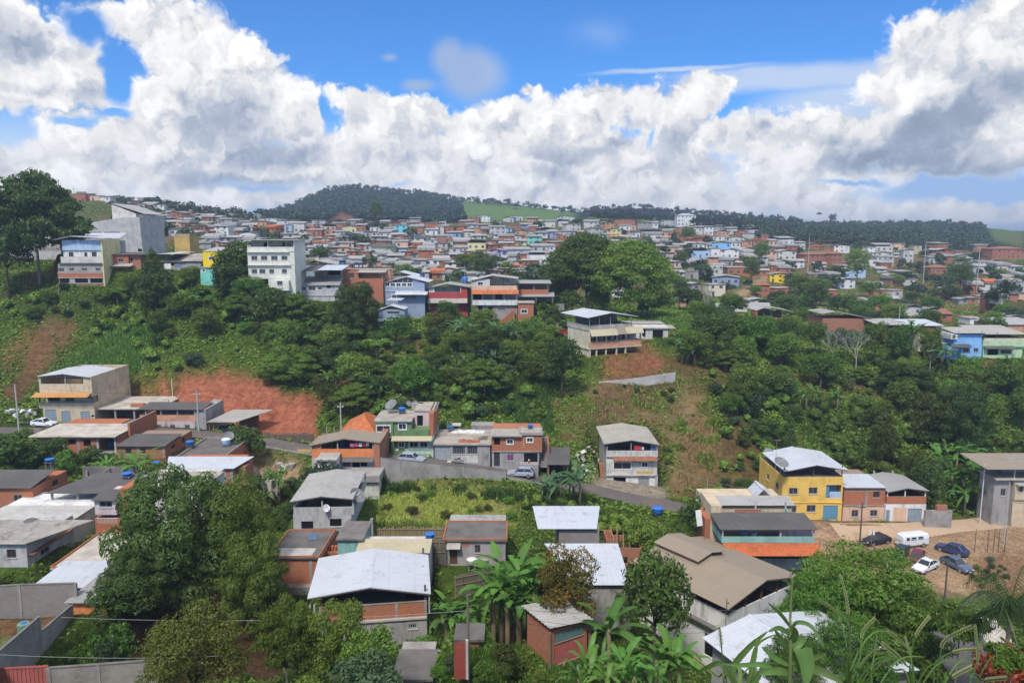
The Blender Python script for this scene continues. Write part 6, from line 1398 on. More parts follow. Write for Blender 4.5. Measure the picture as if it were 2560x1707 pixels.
v,f,a,tm=palm(2);PROTO['palm']=(np_mesh('crown',v,f,MATS['leaf_palm'],False,a),tm)
AUTO=[]
NPL={}
def plant(key,name,cat,pos,w,h,label=None,desc=None,group=None,rz=None,trunk=True):
 """w: crown width over height is kept by the mesh; here both are in metres"""
 me,tm=PROTO[key]
 o=thing(name,label,cat,pos,rnd.uniform(0,6.28)if rz is None else rz,group)
 c=link('crown',me,o,scale=(w,w,h));
 if trunk:link('stem' if tm.name.startswith('stem')else 'trunk',tm,o,scale=(w,w,h))
 u,v=project(np.array([pos[0],pos[1],pos[2]+h*.55]));
 if label is None:AUTO.append((o,desc,float(u),float(v)))
 return o
def atpx(u,v,ymin=30,ymax=900):
 p=hit(u,v,ymin,ymax);return p
def big_plant(key,name,cat,u,vtop,vbase,wpx,y,label=None,desc=None,group=None,short=None,rz=None,wk=.86):
 """size from the picture, distance known; stands on the ground there"""
 x=(u-CX)/FPX/fac((vtop+vbase)/2)*y;gz=float(ground(x,y));top=ratio(vtop)*y
 h=max(1.,top-gz);w=wpx*y/FPX/fac((vtop+vbase)/2)/wk
 o=plant(key,name,cat,(x,y,gz-.05),w,h,label,desc,group,rz)
 if short:LAND.append((short,u,(vtop+vbase)/2))
 return o
big_plant('umbrella@dark','tree','tree',85,404,662,225,171,'tall spreading dark tree rising over the grey warehouse at left',short='tall spreading left tree',wk=1.1)
big_plant('tree1@dark','tree','tree',10,540,670,110,166,'lower dark tree at the left edge under the tall spreading tree',wk=.85)
big_plant('oval','tree','tree',585,596,745,108,167,'dense dark oval tree beside the white apartment block',short='dark oval tree',wk=.66)
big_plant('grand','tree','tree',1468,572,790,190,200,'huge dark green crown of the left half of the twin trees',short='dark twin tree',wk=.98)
big_plant('grand@mid','tree','tree',1572,590,800,195,194,'huge lighter green spreading tree beside the dark twin tree',short='lighter twin tree',wk=.98)
big_plant('tree0@dark','tree','tree',1430,640,800,85,203,'dark lower tree filling the left flank of the twin trees',wk=.9)
big_plant('bush0','tree','tree',1620,720,805,50,190,'small dark tree under the right side of the lighter twin tree',wk=.8)
big_plant('cone','tree','tree',380,620,690,58,169,'dark conical tree between brick ridge house and black roofed shacks',wk=.6)
big_plant('bush0','tree','tree',385,672,765,95,161,'broad dark bushy tree below the small brick ridge house',wk=.85)
big_plant('bush1','tree','tree',668,712,795,75,159,'round dark tree in front of the white apartment block',short='round tree by the apartment block',wk=.85)
big_plant('mango@dark','tree','tree',890,706,830,105,158,'big dark mango tree in front of the brick veranda house',wk=.98)
big_plant('mango','tree','tree',720,880,985,140,146,'broad pale green tree overhanging the top of the red earth cut',short='tree above the red cut',wk=1.)
big_plant('mango@dark','tree','tree',870,850,985,130,148,'wide dark tree right of the tree above the red cut',wk=1.)
big_plant('tree0@dark','tree','tree',1405,838,990,92,136,'tall dark tree left of the white roofed hillside house',short='tall dark hillside tree',wk=.8)
big_plant('tree1@dark','tree','tree',1790,782,910,95,158,'dense dark tree right of the derelict white building',short='dense dark slope tree',wk=.85)
big_plant('tree1@light','tree','tree',1890,790,900,110,166,'light green bushy tree beside the dense dark slope tree',wk=.85)
big_plant('mango@dark','tree','tree',440,1184,1555,285,66,'massive dark mango tree in front of the long white roof',short='massive mango tree',wk=.98)
big_plant('olive@vine','tree','tree',598,1192,1545,178,68,'yellowish vine covered tree joined to the massive mango tree',short='vine covered tree',wk=.9)
big_plant('mango','tree','tree',632,1340,1560,125,64,'drooping green tree at the right foot of the massive mango tree',wk=.8)
big_plant('tree0@dark','tree','tree',300,1440,1610,130,58,'dark bush behind the orange hut',wk=.8)
big_plant('mango@dark','tree','tree',350,1370,1575,130,61,'dark leaning tree at the left foot of the massive mango tree',wk=.8)
big_plant('bush1@light','shrub','shrub',275,1560,1650,115,50,'bright green leafy shrub by the diagonal grey wall',short='bright leafy shrub',wk=.85)
big_plant('bush2@blue','shrub','shrub',265,1590,1680,50,48.5,'small dark shrub in front of the bright leafy shrub',wk=.8)
big_plant('olive','tree','tree',485,1530,1790,245,45,'round olive green tree at the bottom edge',short='olive green tree',wk=.84)
big_plant('mangoopen','tree','tree',715,1500,1800,165,46,'mango tree with pale branching trunk at the bottom',short='left pale trunked mango',wk=.8)
big_plant('mangoopen','tree','tree',835,1505,1800,190,47.5,'second pale trunked mango in front of the brick parapet',rz=2.,short='right pale trunked mango',wk=.8)
big_plant('tree0','tree','tree',925,1570,1790,140,45,'dark green tree crown right of the pale trunked mangos',wk=.8)
big_plant('bush2@blue','shrub','shrub',900,1640,1760,160,42,'greyish shrub under the pale trunked mangos',wk=.8)
big_plant('bush0@mid','shrub','shrub',730,1480,1560,75,58,'leafy shrub beside the wide white gable roof',wk=.85)
big_plant('feathery','tree','tree',2150,1362,1660,330,58,'bright feathery green tree in front of the parked cars',short='feathery green tree',wk=.9)
big_plant('feathery','tree','tree',2060,1420,1680,190,56,'bushy feathery tree left of the bright feathery tree',rz=4.,wk=.9)
big_plant('feathery','tree','tree',2130,1540,1720,200,46,'feathery tree drooping over the broad white roof',rz=3.,wk=.9)
big_plant('feathery','tree','tree',2240,1450,1690,220,55,'lower feathery tree with dark underside beside the black sheet roof',rz=1.,wk=.9)
big_plant('feathery','tree','tree',2030,1440,1620,130,60,'small feathery tree beside the tan roofed house',rz=2.,wk=.9)
big_plant('feathery','tree','tree',1985,1580,1720,130,45,'thin feathery sapling over the broad white roof',rz=.5,wk=.9)
big_plant('tree0@dark','tree','tree',1640,1366,1550,160,62,'dark rounded tree beside the tan roofed house',short='dark tree by the tan roof',wk=.8)
big_plant('flower','tree','shrub',1415,1372,1530,145,58.5,'orange flowering shrub below the big banana clump',short='orange flowering shrub',wk=.84)
big_plant('palm','palm_tree','palm',2530,1335,1620,260,47,'tall palm with drooping fronds at the right edge',short='tall palm',wk=1.0)
big_plant('papaya','tree','tree',2400,1505,1640,115,50,'slender flat topped sapling in front of the black sheet roof',wk=.6)
big_plant('bush2@rust','shrub','shrub',2520,1610,1740,150,34,'rust coloured dead shrub at the bottom right corner',wk=.85)
big_plant('papaya','shrub','shrub',2530,1600,1730,110,30,'light green palmate shrub over the rust coloured shrub',wk=.6)
big_plant('bush1','tree','tree',610,1055,1120,85,111,'small round tree beside the carport by the red earth cut',wk=.85)
big_plant('tree2@blue','tree','tree',810,1150,1215,95,95,'blue green tree left of the small white annex',wk=.85)
big_plant('bush0','tree','tree',30,1075,1180,115,103,'dark bush behind the orange brick house',wk=.85);big_plant('bush2','tree','tree',125,1090,1150,75,105,'dark bush below the wide brick house',wk=.85);big_plant('bush1@light','tree','tree',160,1120,1170,40,103,'yellow green sapling below the wide brick house',wk=.85)
big_plant('bush1','tree','tree',1745,1240,1335,85,88,'leafy dark shrub left of the turquoise house',wk=.85);big_plant('bush0@mid','shrub','shrub',1600,1290,1350,95,86,'green thicket below the bend of the road',wk=.85)
big_plant('tree1@dark','tree','tree',2403,655,725,50,330,'dense dark round tree on the right hillside',short='dense round hillside tree',wk=.8)
big_plant('tree2@olive','tree','tree',2330,975,1110,90,132,'tall vine draped tree with yellow top on the right slope',short='yellow topped tree',wk=.8)
big_plant('mango@dark','tree','tree',2400,960,1110,130,130,'dark massive tree right of the yellow topped tree',wk=1.);big_plant('mango@dark','tree','tree',2260,905,1010,130,150,'dark rounded tree above the banana rows',wk=1.);big_plant('bush2@blue','tree','tree',2530,945,1010,75,150,'round dark bush by the bare soil patch at right',wk=.85)
big_plant('tree2@olive','tree','tree',2210,1050,1120,55,125,'yellow green bushy tree in the middle of the right slope',wk=.8);big_plant('tree2@olive','tree','tree',2295,1120,1190,60,116,'yellow green tree beside the lower banana grove',wk=.8);big_plant('tree0@dark','tree','tree',2320,1140,1225,70,113,'dark bushy tree behind the grey gable roof',wk=.8)
big_plant('tree1@light','tree','tree',2050,880,950,90,152,'light green spreading tree on the slope below the bare trees',wk=.8)
big_plant('cone','tree','tree',1973,1030,1090,42,128,'dark conical bush on the slope above the yellow house',wk=.6)
for k,(u,vt,vb,w,y)in enumerate([(2080,800,905,90,165),(2140,815,915,110,163),(1760,705,800,60,205),(1170,830,880,50,162)]):
 x=(u-CX)/FPX/fac(vb)*y;gz=float(ground(x,y));h=ratio(vt)*y-gz
 o=thing('bare_tree',['leafless grey tree with fine twigs left of its twin in front of the brick barn','broad leafless grey tree with pale trunk in front of the brick barn','thin brown leafless tree above the dense dark slope tree','dry twiggy bush among hillside bananas'][k],'tree',(x,y,gz-.1),k*1.3);link('branches',BARE[k%2],o,scale=(h*.8,h*.8,h))
def bananas(spots,desc,group,ymin=30):
 for i,(u,v,hp,g_)in enumerate(spots):
  p=atpx(u,v,ymin)
  if p is None:continue
  h=hp*1.75*p[1]/FPX;plant(f'banana{i % 4}'+('@grey' if g_ else ''),'banana_plant','banana plant',p,h*1.02,h*1.12,None,desc,group)
GB='banana plants on the hillside'
bananas([(482,790,48,0),(510,795,50,0),(528,788,44,0),(465,780,35,0),(640,815,30,1),(622,822,28,0)],'banana plant',GB)
bananas([(770,835,42,0),(785,845,40,0),(735,830,34,1),(870,850,40,0),(880,862,36,0),(1155,860,52,1),(1170,875,58,1),(1145,870,46,1),(1260,868,50,1),(1280,880,56,1),(1300,875,48,1),(1240,875,44,1),(1140,925,38,1),(1160,935,42,1),(1220,930,40,1),(1235,938,40,1),(1250,925,38,0),(820,975,42,0),(840,985,44,0),(892,1000,42,1),(935,995,44,0),(950,1000,40,0),(1195,920,34,1)],'banana plant',GB,90)
bananas([(1720,905,45,1),(1735,915,50,1),(1750,905,44,1),(1705,912,40,1),(1690,880,38,1),(2000,1020,42,0),(2015,1028,46,0),(2030,1022,40,0),(2048,1028,44,0),(2080,1018,36,0),(2092,1030,38,0),(2225,1000,42,1),(2240,1010,38,1),(2255,865,46,0),(2275,870,50,0),(2290,872,42,0),(2340,872,40,0),(2355,920,48,1),(2370,930,46,1),(2310,900,44,0),(1900,1010,34,1),(2050,975,34,1),(2440,1010,40,0),(2455,1020,36,1),(2480,1000,34,0),(2530,950,36,0),(2520,935,36,0)],'banana plant',GB,90)
bananas([(2440,1160,66,0),(2420,1180,62,0),(2390,1190,60,0),(2350,1215,66,0),(2375,1235,72,0),(2400,1250,76,0),(2430,1262,84,0),(2455,1272,80,0),(2480,1280,74,0),(2410,1285,66,0),(2365,1180,58,0),(2470,1240,70,0),(2340,1250,64,0),(2450,1205,60,0)],'grove banana plant','banana plants in the grove below the concrete house',90)
bananas([(335,1205,56,0),(350,1215,66,0),(365,1205,60,0),(310,1200,46,0),(270,1195,42,0),(250,1190,36,0),(685,1250,58,0),(700,1262,60,0),(665,1270,44,0),(670,1235,50,0)],'banana plant','banana plants between the valley houses',75)
bananas([(1375,1262,62,1),(1400,1268,70,1),(1435,1265,76,1),(1450,1272,68,1),(1355,1255,50,1),(1380,1240,50,1)],'bluish banana plant','banana plants below the roadside')
def banana_at(lst,desc,group):
 for i,(u,vt,y,wide,lab)in enumerate(lst):
  x=(u-CX)/FPX/fac(vt)*y;gz=float(ground(x,y));h=ratio(vt)*y-gz
  plant(f'bananat{i % 4}','banana_plant','banana plant',(x,y,gz-.05),h*wide*.95,h*1.0,lab,desc,group)
banana_at([(1255,1315,62,1.,None),(1285,1300,63.5,1.,None),(1318,1305,62.5,1.,None),(1350,1318,62,1.,None),(1380,1335,61.5,.95,None),(1300,1345,60,.95,None),(1340,1350,60,.9,None),(1235,1345,61,.9,None),(1400,1365,61,.9,None),(1270,1372,59.5,.85,None)],'clump banana plant','banana plants in the big clump')
banana_at([(1130,1440,60,1.,None),(1160,1445,60,1.,None),(1185,1440,61,1.,None),(1110,1450,59.5,.9,None),(1150,1470,58,.9,None)],'light green banana sucker','banana suckers by the white gable roof')
banana_at([(1520,1440,54,1.1,'banana plant standing before the white roof behind the flowering shrub'),(1680,1512,46,.95,None),(1650,1515,46.5,.95,None),(1560,1540,43.5,.95,None),(1480,1570,42,.9,None),(1450,1600,41.5,.85,None),(1590,1580,42.5,.9,None),(1520,1600,41,.85,None),(1700,1545,45,.85,None),(1625,1600,43,.85,None),(1470,1545,43,.8,None)],'broad banana plant','banana plants at the bottom edge')
banana_at([(2000,1395,72,.9,None),(2030,1400,72,.9,None),(1985,1425,71,.8,None)],'small banana plant','banana plants behind the tan roof')
def scatter(n,poly,kinds,hmin,hmax,desc,name,cat,group,ymin,ymax,seed,gap=1.0,wk=1.,tries=60,clear=True):
 q=np.random.default_rng(seed);poly=np.array(poly,float);lo,hi=poly.min(0),poly.max(0);k=0;pts_=[]
 for _ in range(n*tries):
  if k>=n:break
  u,v=q.uniform(lo[0],hi[0]),q.uniform(lo[1],hi[1])
  if not inpoly(np.array([u]),np.array([v]),poly)[0]:continue
  p=hit(u,v,ymin,ymax)
  if p is None:continue
  gi=int(np.clip((p[0]/p[1]-T0)/(T1-T0)*(NT_-1),0,NT_-1));gj=int(np.clip((math.log(p[1])-lyg[0])/(lyg[-1]-lyg[0])*(NY-1),0,NY-1))
  if clear and GREEN[gi,gj]<.3:continue
  if clear and any(abs((p[0]-a[0])*math.cos(a[4])+(p[1]-a[1])*math.sin(a[4]))<a[2]+.8 and abs(-(p[0]-a[0])*math.sin(a[4])+(p[1]-a[1])*math.cos(a[4]))<a[3]+.8 for a in PADS_ALL):continue
  h=q.uniform(hmin,hmax)
  if any((p[0]-a)**2+(p[1]-b)**2<(gap*h)**2 for a,b in pts_):continue
  pts_.append((p[0],p[1]));kd=kinds[int(q.integers(len(kinds)))];name=cat='shrub' if kd.startswith('bush')else 'tree';dk=desc[kd]if isinstance(desc,dict)else desc
  plant(kd,name,cat,p-np.array([0,0,h*.12]),h*q.uniform(.95,1.35)*wk,h,None,dk,group,rz=float(q.uniform(0,6.28)));k+=1
 return k
PADS_ALL=list(ALLPADS)
DS={'bush0':'dark rounded shrub','bush1':'dark leafy shrub','bush2':'dark dense shrub','bush0@mid':'green rounded shrub','bush1@mid':'green leafy shrub','bush1@light':'light green shrub','bush2@blue':'greyish green shrub','bush0@olive':'olive shrub','tree0':'green tree','tree1':'green bushy tree','tree2':'green leafy tree','tree0@dark':'dark tree','tree1@dark':'dark bushy tree','tree2@blue':'greyish tree','tree1@light':'light green tree','tree2@olive':'olive tree','bush1@vine':'yellowish shrub','far0':'dark tree','far1':'dark bushy tree','far2':'dark rounded tree','far0@mid':'green tree','far1@dark':'very dark tree','far2@blue':'greyish tree'}
SH=['bush0','bush1','bush0@mid','bush1@mid','bush2@blue','bush1@light','bush0@olive','bush1@vine','bush0@mid']
TR=['tree0','tree1','tree2','tree0@dark','tree1@light','tree2@blue','bush0','bush1@mid','mangoopen','umbrella','tree2@olive','papaya']
DS.update({'mangoopen':'open branched tree','umbrella':'flat topped tree','papaya':'slender sapling'})
scatter(16,[(0,690),(150,715),(300,690),(400,790),(330,860),(190,800),(0,800)],SH,1.6,3.6,DS,'shrub','shrub','shrubs on the left slope',130,185,1)
scatter(14,[(300,690),(660,730),(720,880),(620,930),(360,940),(320,860)],SH,1.8,4.,DS,'shrub','shrub','shrubs on the left slope',130,185,2)
scatter(14,[(200,690),(640,710),(660,800),(300,780)],TR,4.5,7.,DS,'tree','tree','trees on the left slope',140,185,3)
scatter(26,[(640,780),(960,800),(940,1000),(830,1060),(800,990),(700,930)],TR,4.,7.5,DS,'tree','tree','trees on the middle slope',122,178,4,gap=.75)
scatter(18,[(960,930),(1380,940),(1370,1060),(1080,1040),(820,1060),(900,970)],SH,1.8,4.4,DS,'shrub','shrub','shrubs on the middle slope',112,165,5,gap=.8)
scatter(22,[(1080,800),(1400,850),(1390,960),(1080,960)],TR,3.6,6.5,DS,'tree','tree','trees on the middle slope',125,178,6,gap=.8)
scatter(8,[(930,830),(1090,850),(1080,920),(940,920)],SH,1.6,3.,DS,'shrub','shrub','shrubs on the middle slope',125,178,7)
scatter(22,[(1690,850),(1960,860),(1990,1100),(1880,1120),(1800,1010)],TR+SH,2.6,6.,DS,'tree','tree','trees on the right slope',112,178,8,gap=.8)
scatter(14,[(1770,1050),(1960,1080),(1910,1240),(1680,1260),(1760,1200)],SH,1.4,3.4,DS,'shrub','shrub','shrubs on the right slope',106,140,9,gap=.8)
scatter(22,[(2000,900),(2560,900),(2560,1150),(2330,1200),(2200,1180),(2120,1060)],TR+SH,2.4,6.,DS,'tree','tree','trees on the right slope',112,190,10,gap=.8)
scatter(12,[(2080,1120),(2330,1140),(2560,1100),(2560,1180),(2340,1240),(2100,1190)],SH,1.4,3.4,DS,'shrub','shrub','shrubs on the right slope',110,150,11,gap=.8)
scatter(26,[(1640,660),(2000,700),(2050,830),(1780,830),(1660,770)],['tree0','tree1','tree0@dark','tree2@blue','bush0','tree1@light'],4.,8.,DS,'tree','tree','trees behind the ridge',190,340,12)
scatter(44,[(1960,700),(2560,650),(2560,880),(2250,880),(2050,820)],['tree0','tree1','tree0@dark','tree2@blue','bush0','tree1@light','bush2'],4.,8.,DS,'tree','tree','trees behind the ridge',185,420,13)
scatter(16,[(1300,760),(1400,760),(1410,830),(1300,800)],SH,2,4,DS,'shrub','shrub','shrubs on the middle slope',165,230,14)
scatter(14,[(960,1190),(1290,1200),(1300,1300),(960,1300)],['bush0@olive','bush1@light','bush1@vine','bush0@mid'],.8,1.7,DS,'shrub','shrub','weeds of the grassy lot',84,103.2,15)
scatter(18,[(1280,1220),(1500,1260),(1640,1330),(1500,1360),(1350,1290)],SH,1.2,2.8,DS,'shrub','shrub','shrubs below the road',70,103,16)
scatter(34,[(1000,1400),(1450,1520),(1750,1600),(1750,1707),(930,1707),(1090,1560)],SH+['bush1@light','bush0@mid'],.8,2.3,DS,'shrub','shrub','shrubs in the near gardens',36,66,17,gap=.7)
scatter(16,[(690,1430),(1100,1440),(1000,1700),(540,1707)],SH,1.,2.4,DS,'shrub','shrub','shrubs in the near gardens',38,66,18)
scatter(16,[(120,1600),(340,1600),(330,1707),(130,1660)],['bush1@light','bush0@mid','bush1@mid'],.7,1.8,DS,'shrub','shrub','shrubs by the diagonal wall',40,60,19)
scatter(16,[(0,1380),(70,1400),(60,1480),(0,1500)],['bush1@light','bush0@mid'],1.,2.2,DS,'shrub','shrub','shrubs by the yard wall',55,75,20)
scatter(16,[(2430,1400),(2500,1395),(2540,1480),(2430,1475)],['bush2@blue','bush0@mid'],.5,.9,DS,'shrub','shrub','plants of the vegetable patch',66,106,21,clear=False)
scatter(18,[(0,1060),(260,1090),(320,1200),(120,1200),(0,1180)],SH,1.5,3.4,DS,'shrub','shrub','shrubs between the valley houses',84,120,22)
scatter(20,[(590,1190),(760,1200),(740,1330),(620,1330)],SH,1.2,2.8,DS,'shrub','shrub','shrubs between the valley houses',74,105,23)
scatter(16,[(1860,1560),(2400,1560),(2560,1660),(2560,1707),(1900,1707)],['bush0@mid','bush1','bush2@blue'],.8,1.8,DS,'shrub','shrub','shrubs on the near bank',20,50,24)
def undergrowth(name,n,leaf,mat,ymin,ymax,seed,gmin=.25,poly=None,aspect=2.,lift=.25,clump=.5):
 q=np.random.default_rng(seed)
 t_=q.uniform(-.86,.86,n*3);y=np.sqrt(q.uniform(ymin**2,ymax**2,n*3));x=t_*y
 gi=np.clip(((t_-T0)/(T1-T0)*(NT_-1)).round().astype(int),0,NT_-1);gj=np.clip(((np.log(y)-lyg[0])/(lyg[-1]-lyg[0])*(NY-1)).round().astype(int),0,NY-1)
 keep=GREEN[gi,gj]*(0.35+1.3*np.clip(.5+fbm(x/3.,y/3.,seed,3),0,1))>q.uniform(gmin,1.,n*3)
 z=ground(x,y);
 if poly is not None:
  u,v=project(np.stack([x,y,z],-1));keep&=inpoly(u,v,poly)
 for a in PADS_ALL:
  dx,dy=x-a[0],y-a[1];c,s=math.cos(a[4]),math.sin(a[4]);keep&=~((np.abs(dx*c+dy*s)<a[2])&(np.abs(-dx*s+dy*c)<a[3]))
 x,y,z=x[keep][:n],y[keep][:n],z[keep][:n];m=len(x)
 c=np.stack([x,y,z+q.uniform(.0,lift,m)+clump*np.clip(fbm(x/1.6,y/1.6,seed+5,3)+.3,0,1)],-1)
 nrm=np.stack([q.normal(0,.55,m),q.normal(-.25,.55,m),np.ones(m)],-1);nrm/=np.linalg.norm(nrm,axis=1)[:,None]
 a=q.normal(size=(m,3));a-=nrm*(a*nrm).sum(1)[:,None];a/=np.linalg.norm(a,axis=1)[:,None];b=np.cross(nrm,a);s=(leaf*q.uniform(.5,1.4,m))[:,None]
 v=np.stack([c-a*s*.5,c+b*s/aspect*.5,c+a*s*.5-nrm*s*.15,c-b*s/aspect*.5],1).reshape(-1,3)
 lv=np.repeat(np.clip(q.normal(.4,.22,m)+.45*fbm(x/6.,y/6.,seed+9,3),0,1),4)
 o=link(name,np_mesh(name,v,np.arange(m*4).reshape(-1,4),MATS[mat],False,lv));tag(o,kind='stuff');return o
undergrowth('undergrowth',150000,.62,'leaf_under',100,215,1)
undergrowth('undergrowth',60000,1.3,'leaf_under',200,560,2)
undergrowth('undergrowth',60000,.34,'leaf_under',30,108,3)
def grass(name,n,h,mat,poly,ymin,ymax,seed,w=.05,lean=.5,patch=None):
 q=np.random.default_rng(seed);poly=np.array(poly,float);lo,hi=poly.min(0),poly.max(0);P_=[]
 u,v=q.uniform(lo[0],hi[0],n),q.uniform(lo[1],hi[1],n);k=inpoly(u,v,poly);u,v=u[k],v[k]
 d=np.stack([(u-CX)/FPX/fac(v),np.ones(len(u)),ratio(v)],-1);ys=RAYY[(RAYY>ymin)&(RAYY<ymax)];best=np.full(len(u),np.nan)
 for y in ys:
  g_=ground(d[:,0]*y,np.full(len(u),y));m=np.isnan(best)&(d[:,2]*y<=g_);best[m]=y*q.uniform(.994,1.001,int(m.sum()))
 ok=~np.isnan(best);x,y=d[ok,0]*best[ok],best[ok]
 if patch is not None:kp=fbm(x/2.6,y/2.6,seed+3,3)>patch;x,y=x[kp],y[kp]
 z=ground(x,y);m=len(x)
 hh=h*q.uniform(.5,1.3,m);az=q.uniform(0,6.28,m);ln=q.uniform(.1,lean,m)*hh;wv=w*q.uniform(.6,1.3,m);cx,sy=np.cos(az),np.sin(az)
 b0=np.stack([x-sy*wv,y+cx*wv,z-.03],-1);b1=np.stack([x+sy*wv,y-cx*wv,z-.03],-1);mx,my=x+cx*ln*.45,y+sy*ln*.45
 m0=np.stack([mx-sy*wv*.7,my+cx*wv*.7,z+hh*.6],-1);m1=np.stack([mx+sy*wv*.7,my-cx*wv*.7,z+hh*.6],-1);tp=np.stack([x+cx*ln,y+sy*ln,z+hh*.95],-1)
 V=np.stack([b0,b1,m1,m0,tp,tp],1).reshape(-1,3);base=np.arange(m)[:,None]*6
 Fq=np.concatenate([base+np.array([[0,1,2,3]]),base+np.array([[3,2,4,5]])],0)
 me=bpy.data.meshes.new(name);lv=np.repeat(np.clip(q.normal(.45,.25,m),0,1),6)
 quads=base+np.array([[0,1,2,3]]);tris=base+np.array([[3,2,4]])
 allv=V;me.vertices.add(len(allv));me.vertices.foreach_set('co',allv.astype(np.float32).ravel());li=np.concatenate([quads.ravel(),tris.ravel()]).astype(np.int32);me.loops.add(len(li));me.loops.foreach_set('vertex_index',li)
 me.polygons.add(2*m);me.polygons.foreach_set('loop_start',np.concatenate([np.arange(m)*4,m*4+np.arange(m)*3]).astype(np.int32));me.update(calc_edges=True)
 at=me.attributes.new('lv','FLOAT','POINT');at.data.foreach_set('value',lv.astype(np.float32));me.materials.append(MATS[mat])
 return tag(link(name,me),kind='stuff')
grass('grass',17000,.45,'leaf_grassyel',[(940,1310),(950,1230),(1050,1205),(1260,1205),(1310,1250),(1290,1320),(1100,1310)],82,103.3,1,.05,.9,-.12)
grass('tall_grass',9000,1.25,'leaf_grass',[(945,1240),(960,1190),(1280,1215),(1320,1260),(1200,1245),(1050,1225)],94,103.2,2,.07,.9,-.1)
STRAW=[p for p in POLY if p[0]=='straw'][0][4]
grass('dry_grass',26000,.5,'leaf_straw',STRAW,106,150,3,.05,1.3,.08);grass('grass',26000,.7,'leaf_under',STRAW,106,150,33,.08,1.,.22)
grass('grass',14000,.6,'leaf_grass',[(1600,770),(1780,765),(1790,850),(1660,870),(1600,820)],150,240,4,.08);grass('grass',12000,.6,'leaf_grass',[(1990,1060),(2010,1030),(2120,1050),(2220,1120),(2230,1150),(2100,1140),(2010,1100)],116,160,5,.06)
grass('grass',10000,.9,'leaf_grass',[(1255,960),(1370,930),(1385,1080),(1290,1060)],112,160,6,.07);grass('grass',14000,.7,'leaf_grass',[(1340,1240),(1480,1275),(1600,1330),(1480,1340),(1380,1290)],78,103,7,.05)
grass('grass',12000,.5,'leaf_grass',[(1070,1480),(1330,1560),(1420,1707),(1080,1707)],38,64,8,.03);grass('dry_grass',3500,.3,'leaf_straw',[(2050,1340),(2560,1330),(2560,1480),(2150,1480)],80,112,9,.03,1.2)
grass('grass',12000,1.,'leaf_grass',[(100,970),(320,800),(420,830),(330,950),(160,1010)],138,162,10,.08)
def forest(name,n,poly,ymin,ymax,hmin,hmax,seed,per=26,mat='leaf_far',green=False):
 q=np.random.default_rng(seed);poly=np.array(poly,float);lo,hi=poly.min(0),poly.max(0);u,v=q.uniform(lo[0],hi[0],n),q.uniform(lo[1],hi[1],n);k=inpoly(u,v,poly);u,v=u[k],v[k]
 d=np.stack([(u-CX)/FPX/fac(v),np.ones(len(u)),ratio(v)],-1);ys=RAYY[(RAYY>ymin)&(RAYY<ymax)];best=np.full(len(u),np.nan)
 for y in ys:
  g_=ground(d[:,0]*y,np.full(len(u),y));m=np.isnan(best)&(d[:,2]*y<=g_+1.);best[m]=y*q.uniform(.99,1.003,int(m.sum()))
 ok=~np.isnan(best)
 for b in globals().get('PLACED',[]):ok&=~((u>b[0]-3)&(u<b[2]+3)&(v>b[1])&(v<b[3]+9))
 x,y=d[ok,0]*best[ok],best[ok]
 kp=np.ones(len(x),bool)
 for a in PADS_ALL:
  dx,dy=x-a[0],y-a[1];c_,s_=math.cos(a[4]),math.sin(a[4]);kp&=~((np.abs(dx*c_+dy*s_)<a[2]+1.5)&(np.abs(-dx*s_+dy*c_)<a[3]+1.5))
 if green:
  gi=np.clip(((x/y-T0)/(T1-T0)*(NT_-1)).round().astype(int),0,NT_-1);gj=np.clip(((np.log(y)-lyg[0])/(lyg[-1]-lyg[0])*(NY-1)).round().astype(int),0,NY-1);kp&=GREEN[gi,gj]>.3
 x,y=x[kp],y[kp];z=ground(x,y);m=len(x);h=q.uniform(hmin,hmax,m)
 k=np.repeat(np.arange(m),per);dr=q.normal(size=(m*per,3));dr[:,2]=np.abs(dr[:,2])*.9-.15;dr/=np.linalg.norm(dr,axis=1)[:,None]
 c=np.stack([x[k],y[k],z[k]+h[k]*.55],-1)+dr*np.stack([h[k]*.42,h[k]*.42,h[k]*.42],-1)*q.uniform(.7,1.05,(m*per,1))
 nrm=dr+q.normal(size=dr.shape)*.3;nrm/=np.linalg.norm(nrm,axis=1)[:,None];a=q.normal(size=dr.shape);a-=nrm*(a*nrm).sum(1)[:,None];a/=np.linalg.norm(a,axis=1)[:,None];b=np.cross(nrm,a);s=(h[k]*.30*q.uniform(.6,1.3,m*per))[:,None]
 V=np.stack([c-a*s*.5,c+b*s*.35,c+a*s*.5,c-b*s*.35],1).reshape(-1,3);tone=q.uniform(.2,.6,m);lv=np.repeat(np.clip(tone[k]+q.normal(0,.12,m*per),0,1),4)
 return tag(link(name,np_mesh(name,V,np.arange(m*per*4).reshape(-1,4),MATS[mat],False,lv)),kind='stuff')
leafmat('leaf_forest',(.015,.030,.020),(.032,.054,.030),.12,0)
leafmat('leaf_wood',(.024,.046,.020),(.066,.108,.044),.12,0)
forest('woods',5200,[(640,545),(735,515),(780,492),(820,476),(880,468),(1000,472),(1100,490),(1150,505),(1165,575),(930,600),(890,545),(850,528),(810,565),(690,560)],640,1240,6,9.5,1,22,'leaf_forest')
forest('woods',420,[(1140,497),(1300,508),(1440,528),(1440,540),(1300,522),(1140,506)],640,1240,6,9,2,24,'leaf_forest')
forest('woods',1700,[(1430,524),(1560,515),(1700,526),(1860,540),(2000,552),(2010,590),(1850,590),(1700,560),(1500,560)],600,1240,5,8,3,22,'leaf_forest')
forest('woods',3800,[(1850,560),(1990,566),(2060,562),(2450,562),(2480,625),(2380,625),(2200,612),(1900,600)],540,1100,5,8.5,4,22,'leaf_wood')
forest('woods',700,[(2250,540),(2440,540),(2600,560),(2600,580),(2250,562)],1200,2900,16,24,5,20,'leaf_forest')
